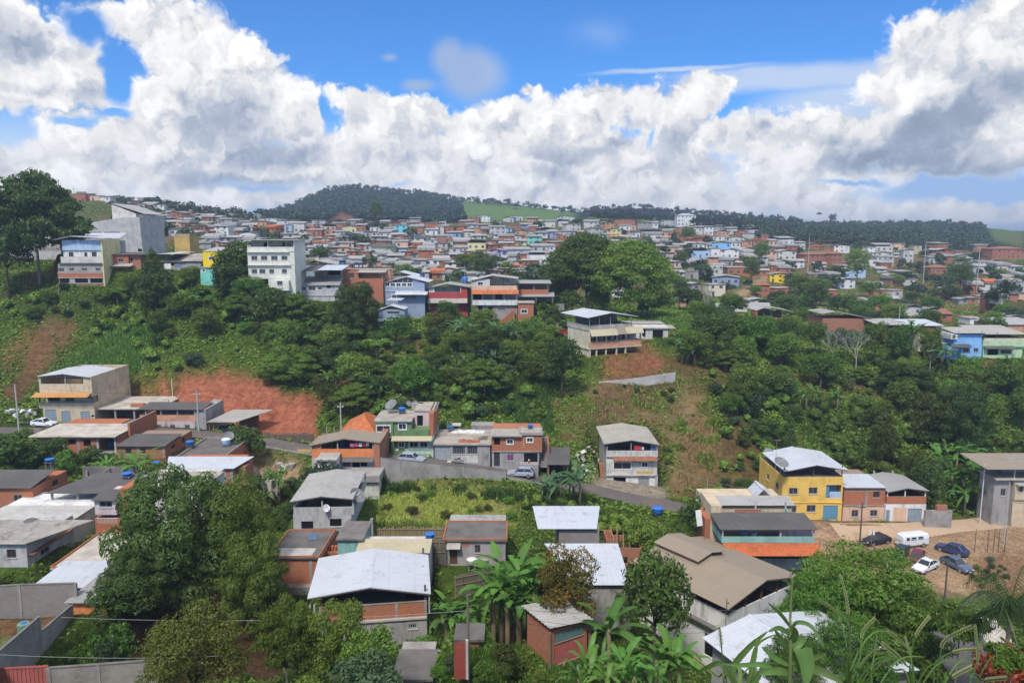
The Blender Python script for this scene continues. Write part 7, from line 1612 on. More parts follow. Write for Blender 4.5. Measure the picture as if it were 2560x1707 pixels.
forest('woods',300,[(380,500),(520,520),(640,545),(640,560),(400,530)],430,1100,5,8,6,20,'leaf_wood')
for k_,(n_,po_,a_,b_,h0_,h1_,mt_)in enumerate([(70,[(0,690),(400,690),(640,730),(720,880),(360,940),(190,800),(0,800)],130,185,1.2,3.,'leaf_under'),(70,[(640,780),(960,800),(1380,900),(1370,1060),(830,1060),(700,930)],110,178,1.2,3.2,'leaf_mid'),(80,[(1690,850),(1990,860),(1990,1100),(1910,1240),(1680,1260),(1800,1010)],104,178,1.2,3.,'leaf_under'),(110,[(2000,890),(2560,890),(2560,1180),(2330,1240),(2100,1190),(2000,1000)],108,190,1.2,3.2,'leaf_mid'),(60,[(1280,1220),(1640,1300),(1600,1360),(1350,1300)],70,103,.8,2.,'leaf_under'),(60,[(0,1060),(320,1100),(320,1200),(0,1180)],84,120,1.,2.4,'leaf_mid')]):
 forest('shrubbery',n_,po_,a_,b_,h0_,h1_,500+k_,150,mt_,True)
scatter(12,[(1420,960),(1700,960),(1790,1100),(1660,1240),(1640,1060),(1420,1080)],['bush2','bush0@olive','bush0@mid'],.6,1.5,DS,'shrub','shrub','shrubs on the dry slope',106,150,61,clear=False)
TALL=['tree0','tree1','tree2','mangoopen','tree0@dark','umbrella','tree1@light']
scatter(11,[(660,790),(960,820),(1370,900),(1360,1000),(900,990),(720,930)],TALL,7.,10.,DS,'tree','tree','trees on the middle slope',125,178,71,gap=.9,wk=.8)
scatter(9,[(1700,850),(1980,870),(1960,1040),(1800,1040)],TALL,7.,10.,DS,'tree','tree','trees on the right slope',118,178,72,gap=.9,wk=.8)
scatter(8,[(2200,975),(2560,985),(2560,1110),(2300,1140)],TALL,6.5,9.5,DS,'tree','tree','trees on the right slope',118,180,73,gap=.9,wk=.8)
scatter(6,[(300,720),(640,745),(640,860),(380,860)],TALL,5.5,8.,DS,'tree','tree','trees on the left slope',135,180,74,gap=.9,wk=.8)
for k,(u,vt,vb,w,y)in enumerate([(1965,790,870,62,172),(2040,800,880,60,170),(2190,800,880,66,166),(2250,812,885,58,164),(2330,815,890,56,160),(2110,815,880,54,168)]):
 big_plant(['tree1@dark','tree2','tree0','tree1@light','mangoopen','tree2@blue'][k],'tree','tree',u,vt,vb,w,y,None,'slope edge tree','trees along the slope edge',wk=.85)
WN={'white':'white','offwhite':'off white','creamwhite':'cream white','gray':'grey','lightgray':'pale grey','brick':'brick','brickdark':'dark brick','salmon':'salmon','peach':'peach','cream':'cream','paleblue':'pale blue','skyblue':'sky blue','bluegray':'blue grey','lilac':'lilac','palegreen':'pale green','paleyellow':'pale yellow','brightyellow':'bright yellow','cyan':'cyan','aqua':'aqua','pink':'pink','beige':'beige'}
RN={'W':('rlight_s','pale roof'),'w':('rwhite_s','white roof'),'G':('rgrey_s','grey roof'),'D':('rdark_s','dark roof'),'S':('slab','flat roof'),'T':('tileold','tile roof'),'H':('rwhite','white hip roof')}
ORD=['nearest','second nearest','third nearest','fourth nearest','fifth nearest','sixth nearest','seventh nearest','eighth nearest','ninth nearest','tenth nearest','eleventh nearest','twelfth nearest','thirteenth nearest','fourteenth nearest','fifteenth nearest','sixteenth nearest','seventeenth nearest','eighteenth nearest','nineteenth nearest','twentieth nearest']
UNIT={}
def unit(mat):
 if mat not in UNIT:UNIT[mat]=MB().box(-.5,.5,0,1,0,1).mesh('block',MATS[mat])
 return UNIT[mat]
WINM=MB().box(-.5,.5,0,1,0,1).mesh('window',MATS['dim_window']);WINW=MB().box(-.5,.5,0,1,0,1).mesh('window',MATS['glassblue'])
NFAR=[0]
def far_house(u0,u1,vt,vb,wall,roof,opened=False,land=None,label=None,ymin=212,pxl=True):
 um=(u0+u1)/2
 p=hit(um,vb,ymin,1100)
 if p is None:return None
 y=p[1];k=y/FPX/fac(vb);w=max(3.5,(u1-u0)*k);h=max(2.6,(vb-vt)*k*1.02);L=min(11,max(6,w*.85))
 st=max(1,round(h/3.0));q=rnd.uniform(-.3,.3)
 if label is None:desc=f"{WN[wall]} {['one', 'one', 'two', 'three', 'four', 'five'][min(5, st)]} storey house, {RN[roof][1]}"
 o=thing('house',label,'house',p-np.array([0,0,.1]),q,'houses of the far town')
 hw=h-(1.5 if opened else(.35 if roof not in 'ST' else.12))
 link('wall',unit(wall),o,(0,0,-4),scale=(w,L,4+hw))
 fl=max(1,st-(1 if opened else 0));n=max(1,int(w/2.9))
 for f in range(fl):
  z=(f+.38)*hw/fl
  for i in range(n):
   if rnd.random()<.16:continue
   door=f==0 and rnd.random()<.2
   link('door' if door else 'window',WINM if rnd.random()<.7 else WINW,o,(w*((i+.5)/n-.5)+rnd.uniform(-.2,.2),-.035,.1 if door else z),scale=(.95 if door else rnd.uniform(.9,1.4),.06,min(2.,hw*.8)if door else min(1.15,hw/fl*.42)))
 if opened:
  pw=unit(wall)
  link('rear_wall',unit('concdark'),o,(0,L*.55,hw),scale=(w*.96,.15,1.4))
  for s in(-1,1):link('post',unit('conc'),o,(s*(w/2-.15),.05,hw),scale=(.2,.2,1.4))
 zr=h-.35;mt=MATS[RN[roof][0]]
 if roof=='S':m=MB().box(-w/2-.25,w/2+.25,-.3,L+.2,hw,hw+.16)
 elif roof in 'TH':
  a,b=w/2+.5,.5
  m=MB().add([(-a,-b,hw),(a,-b,hw),(a,L+b,hw),(-a,L+b,hw),(-w*.15,L*.5,hw+1.5),(w*.15,L*.5,hw+1.5)],[(0,1,5,4),(1,2,5),(2,3,4,5),(3,0,4),(0,3,2,1)])
 elif rnd.random()<.5:
  r=min(.9,w*.1);m=MB().prism([(-w/2-.5,zr),(0,zr+r),(w/2+.5,zr),(w/2+.5,zr-.08),(0,zr+r-.08),(-w/2-.5,zr-.08)],-.6,L+.5)
  if mt.name.endswith('_s'):mt=MATS[mt.name[:-2]]
 else:
  r=rnd.uniform(.4,1.3);m=MB().prism_x([(-.7,zr),(L+.4,zr+r),(L+.4,zr+r-.08),(-.7,zr-.08)],-w/2-.5,w/2+.5)
 m.build('roof',mt,o)
 if rnd.random()<.3 and roof=='S':
  pass
 PLACED.append((u0,vt,u1,vb));NFAR[0]+=1
 if land:LAND.append((land,um,(vt+vb)/2))
 if label is None:AUTO.append((o,desc,um,(vt+vb)/2))
 return o
FAR={'T2':[(-5,255,312,345,'white','W'),(250,300,345,378,'white','W'),(245,335,375,432,'paleblue','S'),(350,480,405,435,'gray','D'),(395,525,425,466,'offwhite','G'),(597,730,367,422,'peach','G',1),(580,790,415,472,'salmon','W'),(1645,1725,390,462,'offwhite','S'),(1730,1815,395,455,'brick','S'),(1840,1945,385,455,'brick','G'),(1965,2090,405,458,'salmon','W'),(2245,2350,400,442,'paleblue','G'),(2180,2300,455,502,'white','G'),(1980,2110,468,512,'offwhite','W'),(1605,1745,470,512,'offwhite','G'),(1748,1880,437,505,'bluegray','W'),(1060,1200,475,525,'gray','W'),(1203,1315,497,558,'lightgray','G'),(1318,1352,475,545,'brick','S'),(1375,1505,530,595,'brickdark','W'),(1510,1605,550,595,'offwhite','W'),(2110,2208,510,565,'brickdark','G'),(2212,2285,515,562,'offwhite','S'),(2287,2350,510,565,'cream','G',1),(1240,1390,580,625,'paleblue','W'),(875,970,550,592,'gray','G'),(640,800,580,622,'brick','G'),(490,620,590,642,'white','W'),(430,600,655,695,'gray','W'),(680,800,670,705,'offwhite','W'),(955,1105,660,722,'offwhite','G'),(1210,1350,650,738,'salmon','G',1),(1355,1480,690,745,'offwhite','S'),(1415,1560,640,690,'gray','W'),(1484,1540,685,740,'brick','S'),(1545,1680,690,755,'white','S'),(1580,1730,640,700,'brick','S'),(1612,1700,580,638,'peach','S'),(1703,1770,610,662,'offwhite','W'),(1755,1880,645,692,'brickdark','W'),(1732,1840,720,765,'white','W'),(1690,1845,770,855,'cream','W'),(1850,1915,780,832,'white','W'),(2270,2350,625,662,'white','S'),(2090,2260,790,850,'salmon','W'),(1480,1570,755,802,'white','S'),(1572,1660,745,805,'brick','G'),(1380,1478,745,795,'gray','D'),(1130,1208,700,755,'brickdark','S'),(960,1040,630,672,'brick','S'),(210,350,450,502,'offwhite','W'),(355,438,460,507,'cream','W'),(440,525,465,508,'creamwhite','W'),(-60,100,345,392,'salmon','S'),(105,243,362,412,'brick','S'),(600,675,490,547,'peach','W'),(680,790,462,522,'brick','W'),(1010,1120,512,562,'brick','G'),(530,590,460,483,'white','W'),(820,940,600,640,'offwhite','G'),(830,950,690,735,'brick','W'),(1050,1180,610,650,'cream','W')],'T3':[(85,190,365,412,'bluegray','G'),(275,398,335,398,'offwhite','G'),(400,518,325,392,'offwhite','G',1),(415,575,295,347,'offwhite','G'),(520,660,340,388,'lightgray','G'),(-30,80,375,422,'brick','S'),(195,330,440,492,'offwhite','G'),(340,428,430,497,'lilac','W'),(430,580,425,482,'lightgray','W'),(275,400,505,562,'brick','G'),(-40,90,470,522,'white','W'),(-60,175,590,662,'white','W'),(170,330,620,768,'white','W',1),(325,430,690,752,'brick','G'),(820,938,350,412,'salmon','W'),(940,1130,320,392,'brick','G'),(1095,1178,430,492,'white','D'),(1185,1370,415,484,'gray','D',1),(1120,1280,488,558,'gray','S'),(1290,1390,515,558,'white','W'),(1230,1340,350,402,'white','G'),(1370,1512,330,388,'offwhite','G'),(1505,1590,395,450,'brick','S'),(1510,1640,455,502,'brick','S'),(1692,1848,385,472,'white','G'),(1850,2000,430,478,'salmon','W'),(1842,1980,480,524,'white','S'),(1735,1895,370,400,'brick','W'),(1900,2040,375,432,'white','W'),(1990,2130,485,542,'offwhite','W'),(2050,2160,430,482,'brick','W'),(2172,2310,405,492,'white','D',1),(2290,2350,465,552,'brick','S'),(1640,1820,590,682,'paleblue','D',1),(1826,1908,590,662,'white','S'),(1910,2080,600,682,'white','W'),(1985,2080,685,724,'brick','S'),(2090,2250,590,645,'offwhite','W'),(1800,1940,665,752,'salmon','W'),(1622,1790,690,732,'brick','G'),(2190,2350,665,738,'white','W'),(1980,2240,765,842,'brick','S'),(1455,1588,800,852,'white','W'),(1592,1710,795,872,'gray','S'),(1840,2080,848,932,'bluegray','W'),(1650,1738,905,982,'gray','W'),(1802,1960,920,1032,'cream','S'),(1545,1690,1055,1132,'salmon','W'),(1890,2020,1115,1197,'brick','W'),(2222,2360,925,1018,'brick','T'),(2160,2350,1058,1132,'offwhite','W'),(2050,2158,1115,1172,'white','W'),(2212,2350,1125,1242,'brick','W'),(560,660,600,650,'offwhite','W'),(920,1010,990,1040,'white','W'),(700,800,1040,1080,'brick','W')],'T4':[(-5,90,465,522,'brick','S'),(95,240,490,567,'white','W',1),(250,340,530,592,'offwhite','W'),(380,500,545,602,'brick','D'),(512,605,570,607,'brick','S'),(608,745,560,632,'white','D'),(-20,80,615,702,'peach','W'),(85,260,612,700,'offwhite','W'),(85,195,705,752,'offwhite','W'),(230,330,700,772,'white','W'),(335,570,645,742,'brick','T'),(578,685,640,762,'brick','T'),(910,985,580,642,'white','S'),(990,1145,553,622,'offwhite','G',1),(960,1140,628,662,'white','W'),(840,998,668,757,'white','S',1),(1002,1145,668,742,'offwhite','S'),(1150,1238,640,672,'white','W'),(1240,1330,600,722,'offwhite','G'),(1332,1410,565,642,'beige','S'),(1530,1718,600,682,'brick','W',1),(1722,1830,612,645,'brick','S'),(1730,1870,648,692,'paleblue','W'),(2050,2360,595,692,'brick','T'),(2020,2150,652,693,'gray','G'),(2210,2360,750,802,'white','W'),(1490,1680,765,832,'brick','T'),(710,890,772,862,'paleblue','W'),(640,800,872,962,'white','W'),(1100,1215,827,887,'white','W'),(1300,1380,827,882,'offwhite','S'),(50,240,952,1022,'brick','S'),(243,390,985,1082,'brick','W'),(540,635,972,1052,'brick','S'),(970,1085,967,1032,'brick','S'),(1130,1245,972,1042,'offwhite','S'),(780,950,1068,1152,'white','G'),(1245,1410,1115,1212,'offwhite','D'),(1420,1620,1152,1202,'gray','G'),(1755,1860,1058,1102,'gray','G'),(1990,2040,1012,1072,'brick','S'),(1560,1680,1192,1257,'brick','T'),(1850,1970,1242,1302,'white','S'),(980,1110,1102,1152,'brick','S'),(2150,2250,822,862,'peach','S'),(1870,1960,872,912,'white','W'),(2205,2350,1232,1272,'offwhite','W'),(1000,1090,780,812,'offwhite','W')],'T1':[(690,780,290,382,'brick','S',1),(830,950,325,372,'peach','S'),(1050,1138,440,482,'brick','S'),(1142,1235,430,502,'brick','S'),(1245,1330,402,472,'gray','S'),(1375,1420,355,402,'beige','S'),(1410,1510,405,492,'offwhite','D'),(1512,1630,385,462,'cream','G',1),(1632,1760,420,482,'gray','S'),(1525,1675,478,532,'brick','G'),(1508,1688,540,582,'paleyellow','G'),(1692,1790,545,582,'offwhite','G'),(1725,1815,500,542,'white','W'),(1840,1960,440,502,'offwhite','S'),(2160,2320,495,547,'offwhite','G'),(1910,2020,520,592,'gray','G'),(2082,2210,545,602,'white','D',1),(1870,1908,560,612,'salmon','S'),(1960,2108,600,692,'white','W'),(2112,2190,630,692,'white','S'),(1550,1698,620,702,'white','D'),(1702,1800,610,640,'brick','W'),(1770,1920,640,702,'brick','S'),(2200,2350,660,742,'white','D'),(2010,2195,702,762,'pink','W'),(1890,2060,765,802,'salmon','W'),(740,800,540,592,'white','W'),(510,650,562,602,'brick','W'),(2262,2350,590,642,'brick','W'),(2030,2080,525,560,'offwhite','W')],}
def pxr(reg,a):return RP(reg,a[0],a[2])+RP(reg,a[1],a[3])
def named(reg,a,wall,roof,lab,land,op=False):
 x0,y0,x1,y1=pxr(reg,a);far_house(x0,x1,y0,y1,wall,roof,op,land,lab)
named('T2',(1268,1390,378,458),'cyan','S','bright cyan house standing alone below the forested hill','cyan house');named('T2',(798,920,383,446),'paleyellow','G','pale yellow cube house below the bare patch of the forested hill','pale yellow cube house')
named('T2',(1765,1880,525,592),'palegreen','S','pale green block house in the middle of the far town','pale green block house');named('T2',(1940,2108,515,612),'paleyellow','D','large pale yellow house with dark open roof terrace in the far town','large pale yellow town house',True)
named('T2',(1060,1235,570,648),'palegreen','D','wide pale green house with dark roof in the far town','wide pale green house');named('T2',(2135,2268,600,692),'lilac','W','lilac walled house with pale roof above the terracotta awning','lilac walled house')
named('T3',(140,275,475,558),'aqua','G','aqua coloured house left of the dark twin tree','aqua town house');named('T3',(1515,1685,285,388),'white','H','tall white tower house with hip roof on the skyline','tall white tower house')
named('T3',(1800,2010,535,592),'skyblue','W','sky blue house with white ridge roof on the right hill','sky blue hill house');named('T3',(870,1000,412,488),'paleyellow','G','cream yellow house above the dark twin tree','cream yellow house');named('T4',(20,195,822,908),'brightyellow','G','bright yellow house below the dirt road','bright yellow hillside house')
for reg,lst in FAR.items():
 for a in lst:
  x0,y0,x1,y1=pxr(reg,a);far_house(x0,x1,y0,y1,a[4],a[5],len(a)>6)
TOWN=[(760,585),(1000,560),(1280,545),(1400,560),(1400,690),(1250,700),(1050,690),(900,660),(770,630)]
qf=np.random.default_rng(77);nf=0
for _ in range(4000):
 if nf>=46:break
 u,v=qf.uniform(760,1400),qf.uniform(548,700)
 if not inpoly(np.array([u]),np.array([v]),TOWN)[0]:continue
 w_,h_=qf.uniform(22,38),qf.uniform(11,17);bx_=(u-w_/2,v-h_,u+w_/2,v)
 if any(min(bx_[2],b[2])-max(bx_[0],b[0])>.35*w_ and min(bx_[3],b[3])-max(bx_[1],b[1])>.3*h_ for b in PLACED):continue
 if far_house(bx_[0],bx_[2],bx_[1],bx_[3],['offwhite','white','gray','brick','salmon','brickdark','lightgray','cream'][int(qf.integers(8))],'WWGSDGS'[int(qf.integers(7))],qf.random()<.25):nf+=1
TOWN_MASS=True
def town_mass(name,specs,seed):
 q=np.random.default_rng(seed);mats=['brick','salmon','offwhite','white','gray','lightgray','brickdark','peach','rlight','rgrey','tile','slab','dim_window','cream'];V,Fc,MI=[],[],[]
 wp=np.array([.28,.09,.20,.07,.11,.09,.12,.05]);wp/=wp.sum();taken=list(PLACED)
 def bx(c,ca,sa,x0,x1,y0,y1,z0,z1,mi,dz=0.):
  o=len(V)
  for x,y,z in((x0,y0,z0),(x1,y0,z0),(x1,y1,z0),(x0,y1,z0),(x0,y0,z1),(x1,y0,z1),(x1,y1,z1+dz),(x0,y1,z1+dz)):V.append((c[0]+ca*x-sa*y,c[1]+sa*x+ca*y,c[2]+z))
  for f in((4,5,6,7),(0,1,5,4),(1,2,6,5),(2,3,7,6),(3,0,4,7)):Fc.append(tuple(o+i for i in f));MI.append(mi)
 for n,poly,s0,s1,olap in specs:
  poly=np.array(poly,float);lo,hi=poly.min(0),poly.max(0);k=0
  for _ in range(n*30):
   if k>=n:break
   u,v=q.uniform(lo[0],hi[0]),q.uniform(lo[1],hi[1])
   if not inpoly(np.array([u]),np.array([v]),poly)[0]:continue
   wp_=q.uniform(s0,s1);hp=wp_*q.uniform(.36,.62);b=(u-wp_/2,v-hp,u+wp_/2,v)
   if any(min(b[2],t_[2])-max(b[0],t_[0])>olap*wp_ and min(b[3],t_[3])-max(b[1],t_[1])>.35*hp for t_ in taken):continue
   p=hit(u,v,215,900)
   if p is None:continue
   taken.append(b);k+=1;y=p[1];w=wp_*y/FPX;h=max(2.6,hp*y/FPX);L=w*q.uniform(.7,1.1);a=q.uniform(-.35,.35);ca,sa=math.cos(a),math.sin(a);wi=int(q.choice(8,p=wp))
   bx(p,ca,sa,-w/2,w/2,0,L,-4,h,wi);rk=int(q.choice([8,9,10,11],p=[.40,.32,.04,.24]));e=.5;bx((p[0],p[1],p[2]),ca,sa,-w/2-e,w/2+e,-e,L+e,h+(.02 if rk==11 else.9*(q.random()<.4)),h+(.2 if rk==11 else.95*(q.random()<.5)+.1),rk,0. if rk==11 else q.uniform(.3,1.2))
   st=max(1,round(h/3));nw=max(1,int(w/2.8))
   for f in range(st):
    for i in range(nw):
     if q.random()<.25:continue
     x=w*((i+.5)/nw-.5);z=(f+.35)*h/st;bx(p,ca,sa,x-.5,x+.5,-.04,.02,z,z+h/st*.4,12)
 me=bpy.data.meshes.new(name);me.from_pydata(V,[],Fc)
 for m_ in mats:me.materials.append(MATS[m_])
 me.polygons.foreach_set('material_index',MI);me.update();tag(link(name,me),kind='stuff')
town_mass('far_houses',[(130,[(650,566),(1000,562),(1130,575),(1440,575),(1460,610),(1390,700),(1150,705),(900,690),(760,640)],22,40,.5),(60,[(200,492),(420,510),(640,555),(640,640),(480,620),(400,560)],20,36,.5),(80,[(1440,562),(1900,575),(2000,610),(1960,690),(1680,690),(1480,610)],22,38,.45),(40,[(1960,620),(2560,630),(2560,760),(2050,770)],18,36,.5)],9)
def far_trees(n,poly,hmin,hmax,seed,ymin=215,ymax=700,group='trees of the far town'):
 q=np.random.default_rng(seed);poly=np.array(poly,float);lo,hi=poly.min(0),poly.max(0);k=0
 ks=['far0','far1','far2','far0@mid','far1@dark','far2@blue']
 for _ in range(n*40):
  if k>=n:break
  u,v=q.uniform(lo[0],hi[0]),q.uniform(lo[1],hi[1])
  if not inpoly(np.array([u]),np.array([v]),poly)[0]:continue
  if any(b[0]-3<u<b[2]+3 and b[1]+4<v<b[3]+9 for b in PLACED):continue
  p=hit(u,v,ymin,ymax)
  if p is None:continue
  h=q.uniform(hmin,hmax);kd=ks[int(q.integers(6))];plant(kd,'tree','tree',p-np.array([0,0,.4]),h*q.uniform(.95,1.4),h,None,DS[kd],group,trunk=True);k+=1
far_trees(34,[(640,545),(900,560),(1400,560),(1420,720),(1200,720),(900,690),(640,600)],4,8,301)
far_trees(16,[(330,500),(640,560),(640,640),(430,620),(340,560)],4,8,302);far_trees(12,[(190,480),(420,500),(400,640),(330,640),(300,520)],5,9,303)
far_trees(28,[(1400,560),(2000,560),(2000,700),(1660,700),(1500,610)],4,8.5,304);far_trees(30,[(1980,600),(2560,600),(2560,760),(2000,760)],4,8.5,305)
for k,(u,vt,vb,w,y)in enumerate([(800,618,655,55,300),(940,498,525,30,560),(1010,655,690,50,270),(1022,575,615,38,470),(885,590,620,60,430),(1165,630,680,60,300),(1210,640,690,62,290),(1230,585,605,30,450),(1720,565,590,35,480),(1705,625,660,32,370),(1905,600,625,35,420),(2005,680,725,70,300),(2040,700,760,60,260),(1880,640,680,40,330),(2145,615,655,50,380),(1450,545,570,50,560)]):
 x=(u-CX)/FPX/fac(vb)*y;gz=float(ground(x,y));h=max(3.5,ratio(vt)*y-gz);wm=w*y/FPX/.85;plant(['tree0@dark','tree1','tree2'][k%3],'tree','tree',(x,y,gz-.2),wm,h,None,DS[['tree0@dark','tree1','tree2'][k%3]],'trees of the far town')
for k,u in enumerate([1062,1075,1088,1100,1112,1135,1155,1185,1195,1213,1222,1230,1245,1260,1272,1490,1860,1876,1905,1945,1960,1975,1990,2003,2047,2080,2110]):
 y=1100 if u<1700 else 960;x=(u-CX)/FPX/fac(crest(u))*y;gz=float(ground(x,y));h=7+5*((k*37)%10)/10+(6 if u in(1490,2047,2080)else 0)
 plant(['papaya','far0','cone','far2'][k%4]if u>1800 else['far0','papaya','far1'][k%3],'tree','tree',(x,y,gz-.8),h*(.8 if u<1800 else.6),h,None,'small skyline tree','trees on the skyline')
forest('far_woodland',110,[(640,545),(900,560),(1400,560),(1420,720),(1200,720),(900,690),(640,600)],215,640,3.5,7,401,60,'leaf_far')
forest('far_woodland',60,[(190,480),(560,520),(640,560),(640,640),(430,640),(300,640)],215,640,3.5,8,402,60,'leaf_far')
forest('far_woodland',170,[(1400,560),(2000,560),(2560,600),(2560,740),(2000,740),(1660,700)],215,640,3.5,7.5,403,60,'leaf_far')
def car(name,label,cat,pos,heading,paint,kind='sedan',L=4.1,hood=None,group=None,lean=0.):
 """heading: compass-like angle of the nose in the ground plane, degrees from +x"""
 o=thing(name,label,cat,pos,math.radians(heading),group)
 hatch=kind=='hatch';W_=.80
 st=[(.50,.34,.60,.66),(.485,.24,.70,.76),(.30,.20,.80,.80),(.20,.20,.88,.80),(-.25,.20,.92,.80),(-.40,.20,.92,.80),(-.485,.26,.88 if not hatch else.90,.76),(-.50,.36,.74,.68)]
 m=MB();rg=8
 for x,zl,zb,w in st:
  for y,z in((-w*.82,zl),(-w,zl+.14),(-w,zb-.22),(-w*.93,zb),(w*.93,zb),(w,zb-.22),(w,zl+.14),(w*.82,zl)):m.v.append((x*L,y,z))
 for i in range(len(st)-1):
  for k in range(rg):m.f.append((i*rg+k,i*rg+(k+1)%rg,(i+1)*rg+(k+1)%rg,(i+1)*rg+k))
 m.f.append(tuple(range(rg-1,-1,-1)));m.f.append(tuple((len(st)-1)*rg+k for k in range(rg)))
 m.build('body',MATS[paint],o,smooth=False)
 xb0,xb1,xt0,xt1=(.20,-.40,.06,-.25)if not hatch else(.20,-.485,.06,-.36)
 if kind=='fastback':xb0,xb1,xt0,xt1=.16,-.47,.02,-.18
 zb,zt=.90,1.38
 c8=[(xb0*L,-.73,zb),(xb0*L,.73,zb),(xb1*L,.73,zb),(xb1*L,-.73,zb),(xt0*L,-.58,zt),(xt0*L,.58,zt),(xt1*L,.58,zt),(xt1*L,-.58,zt)]
 MB().add(c8,[(0,1,5,4),(1,2,6,5),(2,3,7,6),(3,0,4,7),(4,5,6,7)]).build('window',MATS['car_glass'],o)
 r=MB();r.add([(xt0*L+.06,-.60,zt-.01),(xt0*L+.06,.60,zt-.01),(xt1*L-.06,.60,zt-.01),(xt1*L-.06,-.60,zt-.01),(xt0*L-.1,-.52,zt+.05),(xt0*L-.1,.52,zt+.05),(xt1*L+.1,.52,zt+.05),(xt1*L+.1,-.52,zt+.05)],[(0,1,5,4),(1,2,6,5),(2,3,7,6),(3,0,4,7),(4,5,6,7)])
 r.build('roof',MATS[paint],o)
 p=MB();mx=(xb0+xb1)/2*L-.05;mt=(xt0+xt1)/2*L
 for s in(-1,1):
  p.tube([(xb0*L+.01,s*.735,zb),(xt0*L,s*.585,zt)],.035,4);p.tube([(xb1*L,s*.735,zb),(xt1*L,s*.585,zt)],.07,4);p.tube([(mx,s*.74,zb),(mt,s*.59,zt)],.04,4)
 p.build('pillar',MATS[paint],o)
 if hood:MB().add([(.31*L,-.7,.815),(.31*L,.7,.815),(.19*L,.7,.905),(.19*L,-.7,.905),(.47*L,-.66,.735),(.47*L,.66,.735)],[(0,1,2,3),(4,5,1,0)]).build('hood',MATS[hood],o)
 for sx in(.31,-.31):
  for s in(-1,1):
   t=MB();n=16
   for k in range(n):
    a=2*math.pi*k/n
    for yy,rr in((s*.62,.29),(s*.82,.29),(s*.83,.25)):t.v.append((sx*L+rr*math.cos(a),yy,.29+rr*math.sin(a)))
   for k in range(n):
    j=(k+1)%n
    for q in range(2):t.f.append((k*3+q,j*3+q,j*3+q+1,k*3+q+1))
   wh=t.build('wheel',MATS['tyre'],o);d=MB();c0=len(d.v);d.v.append((sx*L,s*.835,.29))
   for k in range(n):a=2*math.pi*k/n;d.v.append((sx*L+.245*math.cos(a),s*.828,.29+.245*math.sin(a)))
   for k in range(n):d.f.append((0,1+k,1+(k+1)%n))
   d.build('rim',MATS['rim'],wh)
 for s in(-1,1):
  MB().box(.488*L,.503*L,s*.50-.13,s*.50+.13,.54,.67).build('headlight',MATS['lamp'],o);MB().box(-.503*L,-.488*L,s*.55-.11,s*.55+.11,.62,.78).build('tail_light',MATS['tail_red'],o)
  MB().box(.17*L,.20*L,s*.80-.0,s*.80+s*.14,.90,1.0).build('mirror',MATS['bumper'],o)
 MB().box(.485*L,.515*L,-.70,.70,.32,.46).build('bumper',MATS['bumper'],o);MB().box(-.515*L,-.485*L,-.70,.70,.32,.48).build('bumper',MATS['bumper'],o)
 MB().box(.515*L,.52*L,-.22,.22,.34,.43).build('licence_plate',MATS['plate'],o)
 return o
def gpt(u,v,ymin=30,ymax=400):
 p=hit(u,v,ymin,ymax);return p
LOT='cars parked on the dirt lot'
def put(u,v,**k):
 p=gpt(u,v,60,240);p[2]+=k.pop('dz',.03);return p
car('parked_car','black saloon parked nearest the wooden pole on the dirt lot','car',put(2190,1358),200,'car_black','sedan',4.3,group=LOT)
car('parked_car','dark green hatchback with dusty roof beside maroon car','car',put(2250,1392),228,'car_green','hatch',3.9,group=LOT)
car('parked_car','maroon hatchback between dark hatchback and white coupe','car',put(2291,1405),232,'car_maroon','hatch',3.7,group=LOT)
car('parked_car','old white coupe parked beside the maroon hatchback','car',put(2313,1424),214,'car_white','fastback',4.4,group=LOT)
car('parked_car','navy blue saloon behind the wrecked blue car','car',put(2379,1382),128,'car_navy','sedan',4.0,group=LOT)
car('parked_car','battered blue grey car with white windscreen cover','car',put(2391,1420),284,'car_bluegrey','sedan',4.2,hood='car_bluegrey',group=LOT)
car('parked_car','white hatchback parked by the beige three storey house','car',put(111,1066,dz=.06),-8,'car_white','fastback',4.2)
car('parked_car','silver car under the carport by the red earth cut','car',put(562,1081),250,'car_silver','hatch',4.0)
car('parked_car','silver blue hatchback parked in front of the green house','car',put(1030,1156,dz=.06),-14,'car_silver','hatch',4.1)
car('parked_car','pale silver hatchback on the road before the brick house','car',put(1302,1191,dz=.06),172,'car_silver','hatch',4.0)
car('parked_car','black car inside the dark carport by the scrap heap','car',np.array([*pt(*RP('R3',425,1190),109.5)]),262,'car_black','sedan',4.0)
car('parked_car','dark car inside the garage of the tall beige house','car',np.array([*(pt(*RP('R3',988,1335),119.2))]),268,'car_grey','hatch',4.0)
car('parked_car','small red car by the garden wall above the bananas','car',put(1397,838),185,'car_red','hatch',3.8)
vp=put(2279,1364);V=thing('van','old white passenger van with rounded nose on the dirt lot','van',vp,math.radians(193),LOT)
m=MB();st=[(2.16,.40,1.10,.62,1.20),(2.10,.32,1.78,.78,1.30),(1.85,.28,1.90,.84,1.34),(1.2,.26,1.95,.86,1.34),(-1.6,.26,1.95,.86,1.34),(-2.05,.30,1.88,.84,1.34),(-2.15,.42,1.66,.74,1.28)]
for x,zl,zr,w,zb in st:
 for y,z in((-w*.85,zl),(-w,zl+.2),(-w,min(zb,zr-.05)),(-w*.86,zr-.14),(-w*.62,zr),(w*.62,zr),(w*.86,zr-.14),(w,min(zb,zr-.05)),(w,zl+.2),(w*.85,zl)):m.v.append((x,y,z))
for i in range(len(st)-1):
 for k in range(10):m.f.append((i*10+k,i*10+(k+1)%10,(i+1)*10+(k+1)%10,(i+1)*10+k))
m.f.append(tuple(range(9,-1,-1)));m.f.append(tuple(60+k for k in range(10)));m.build('body',MATS['car_white'],V)
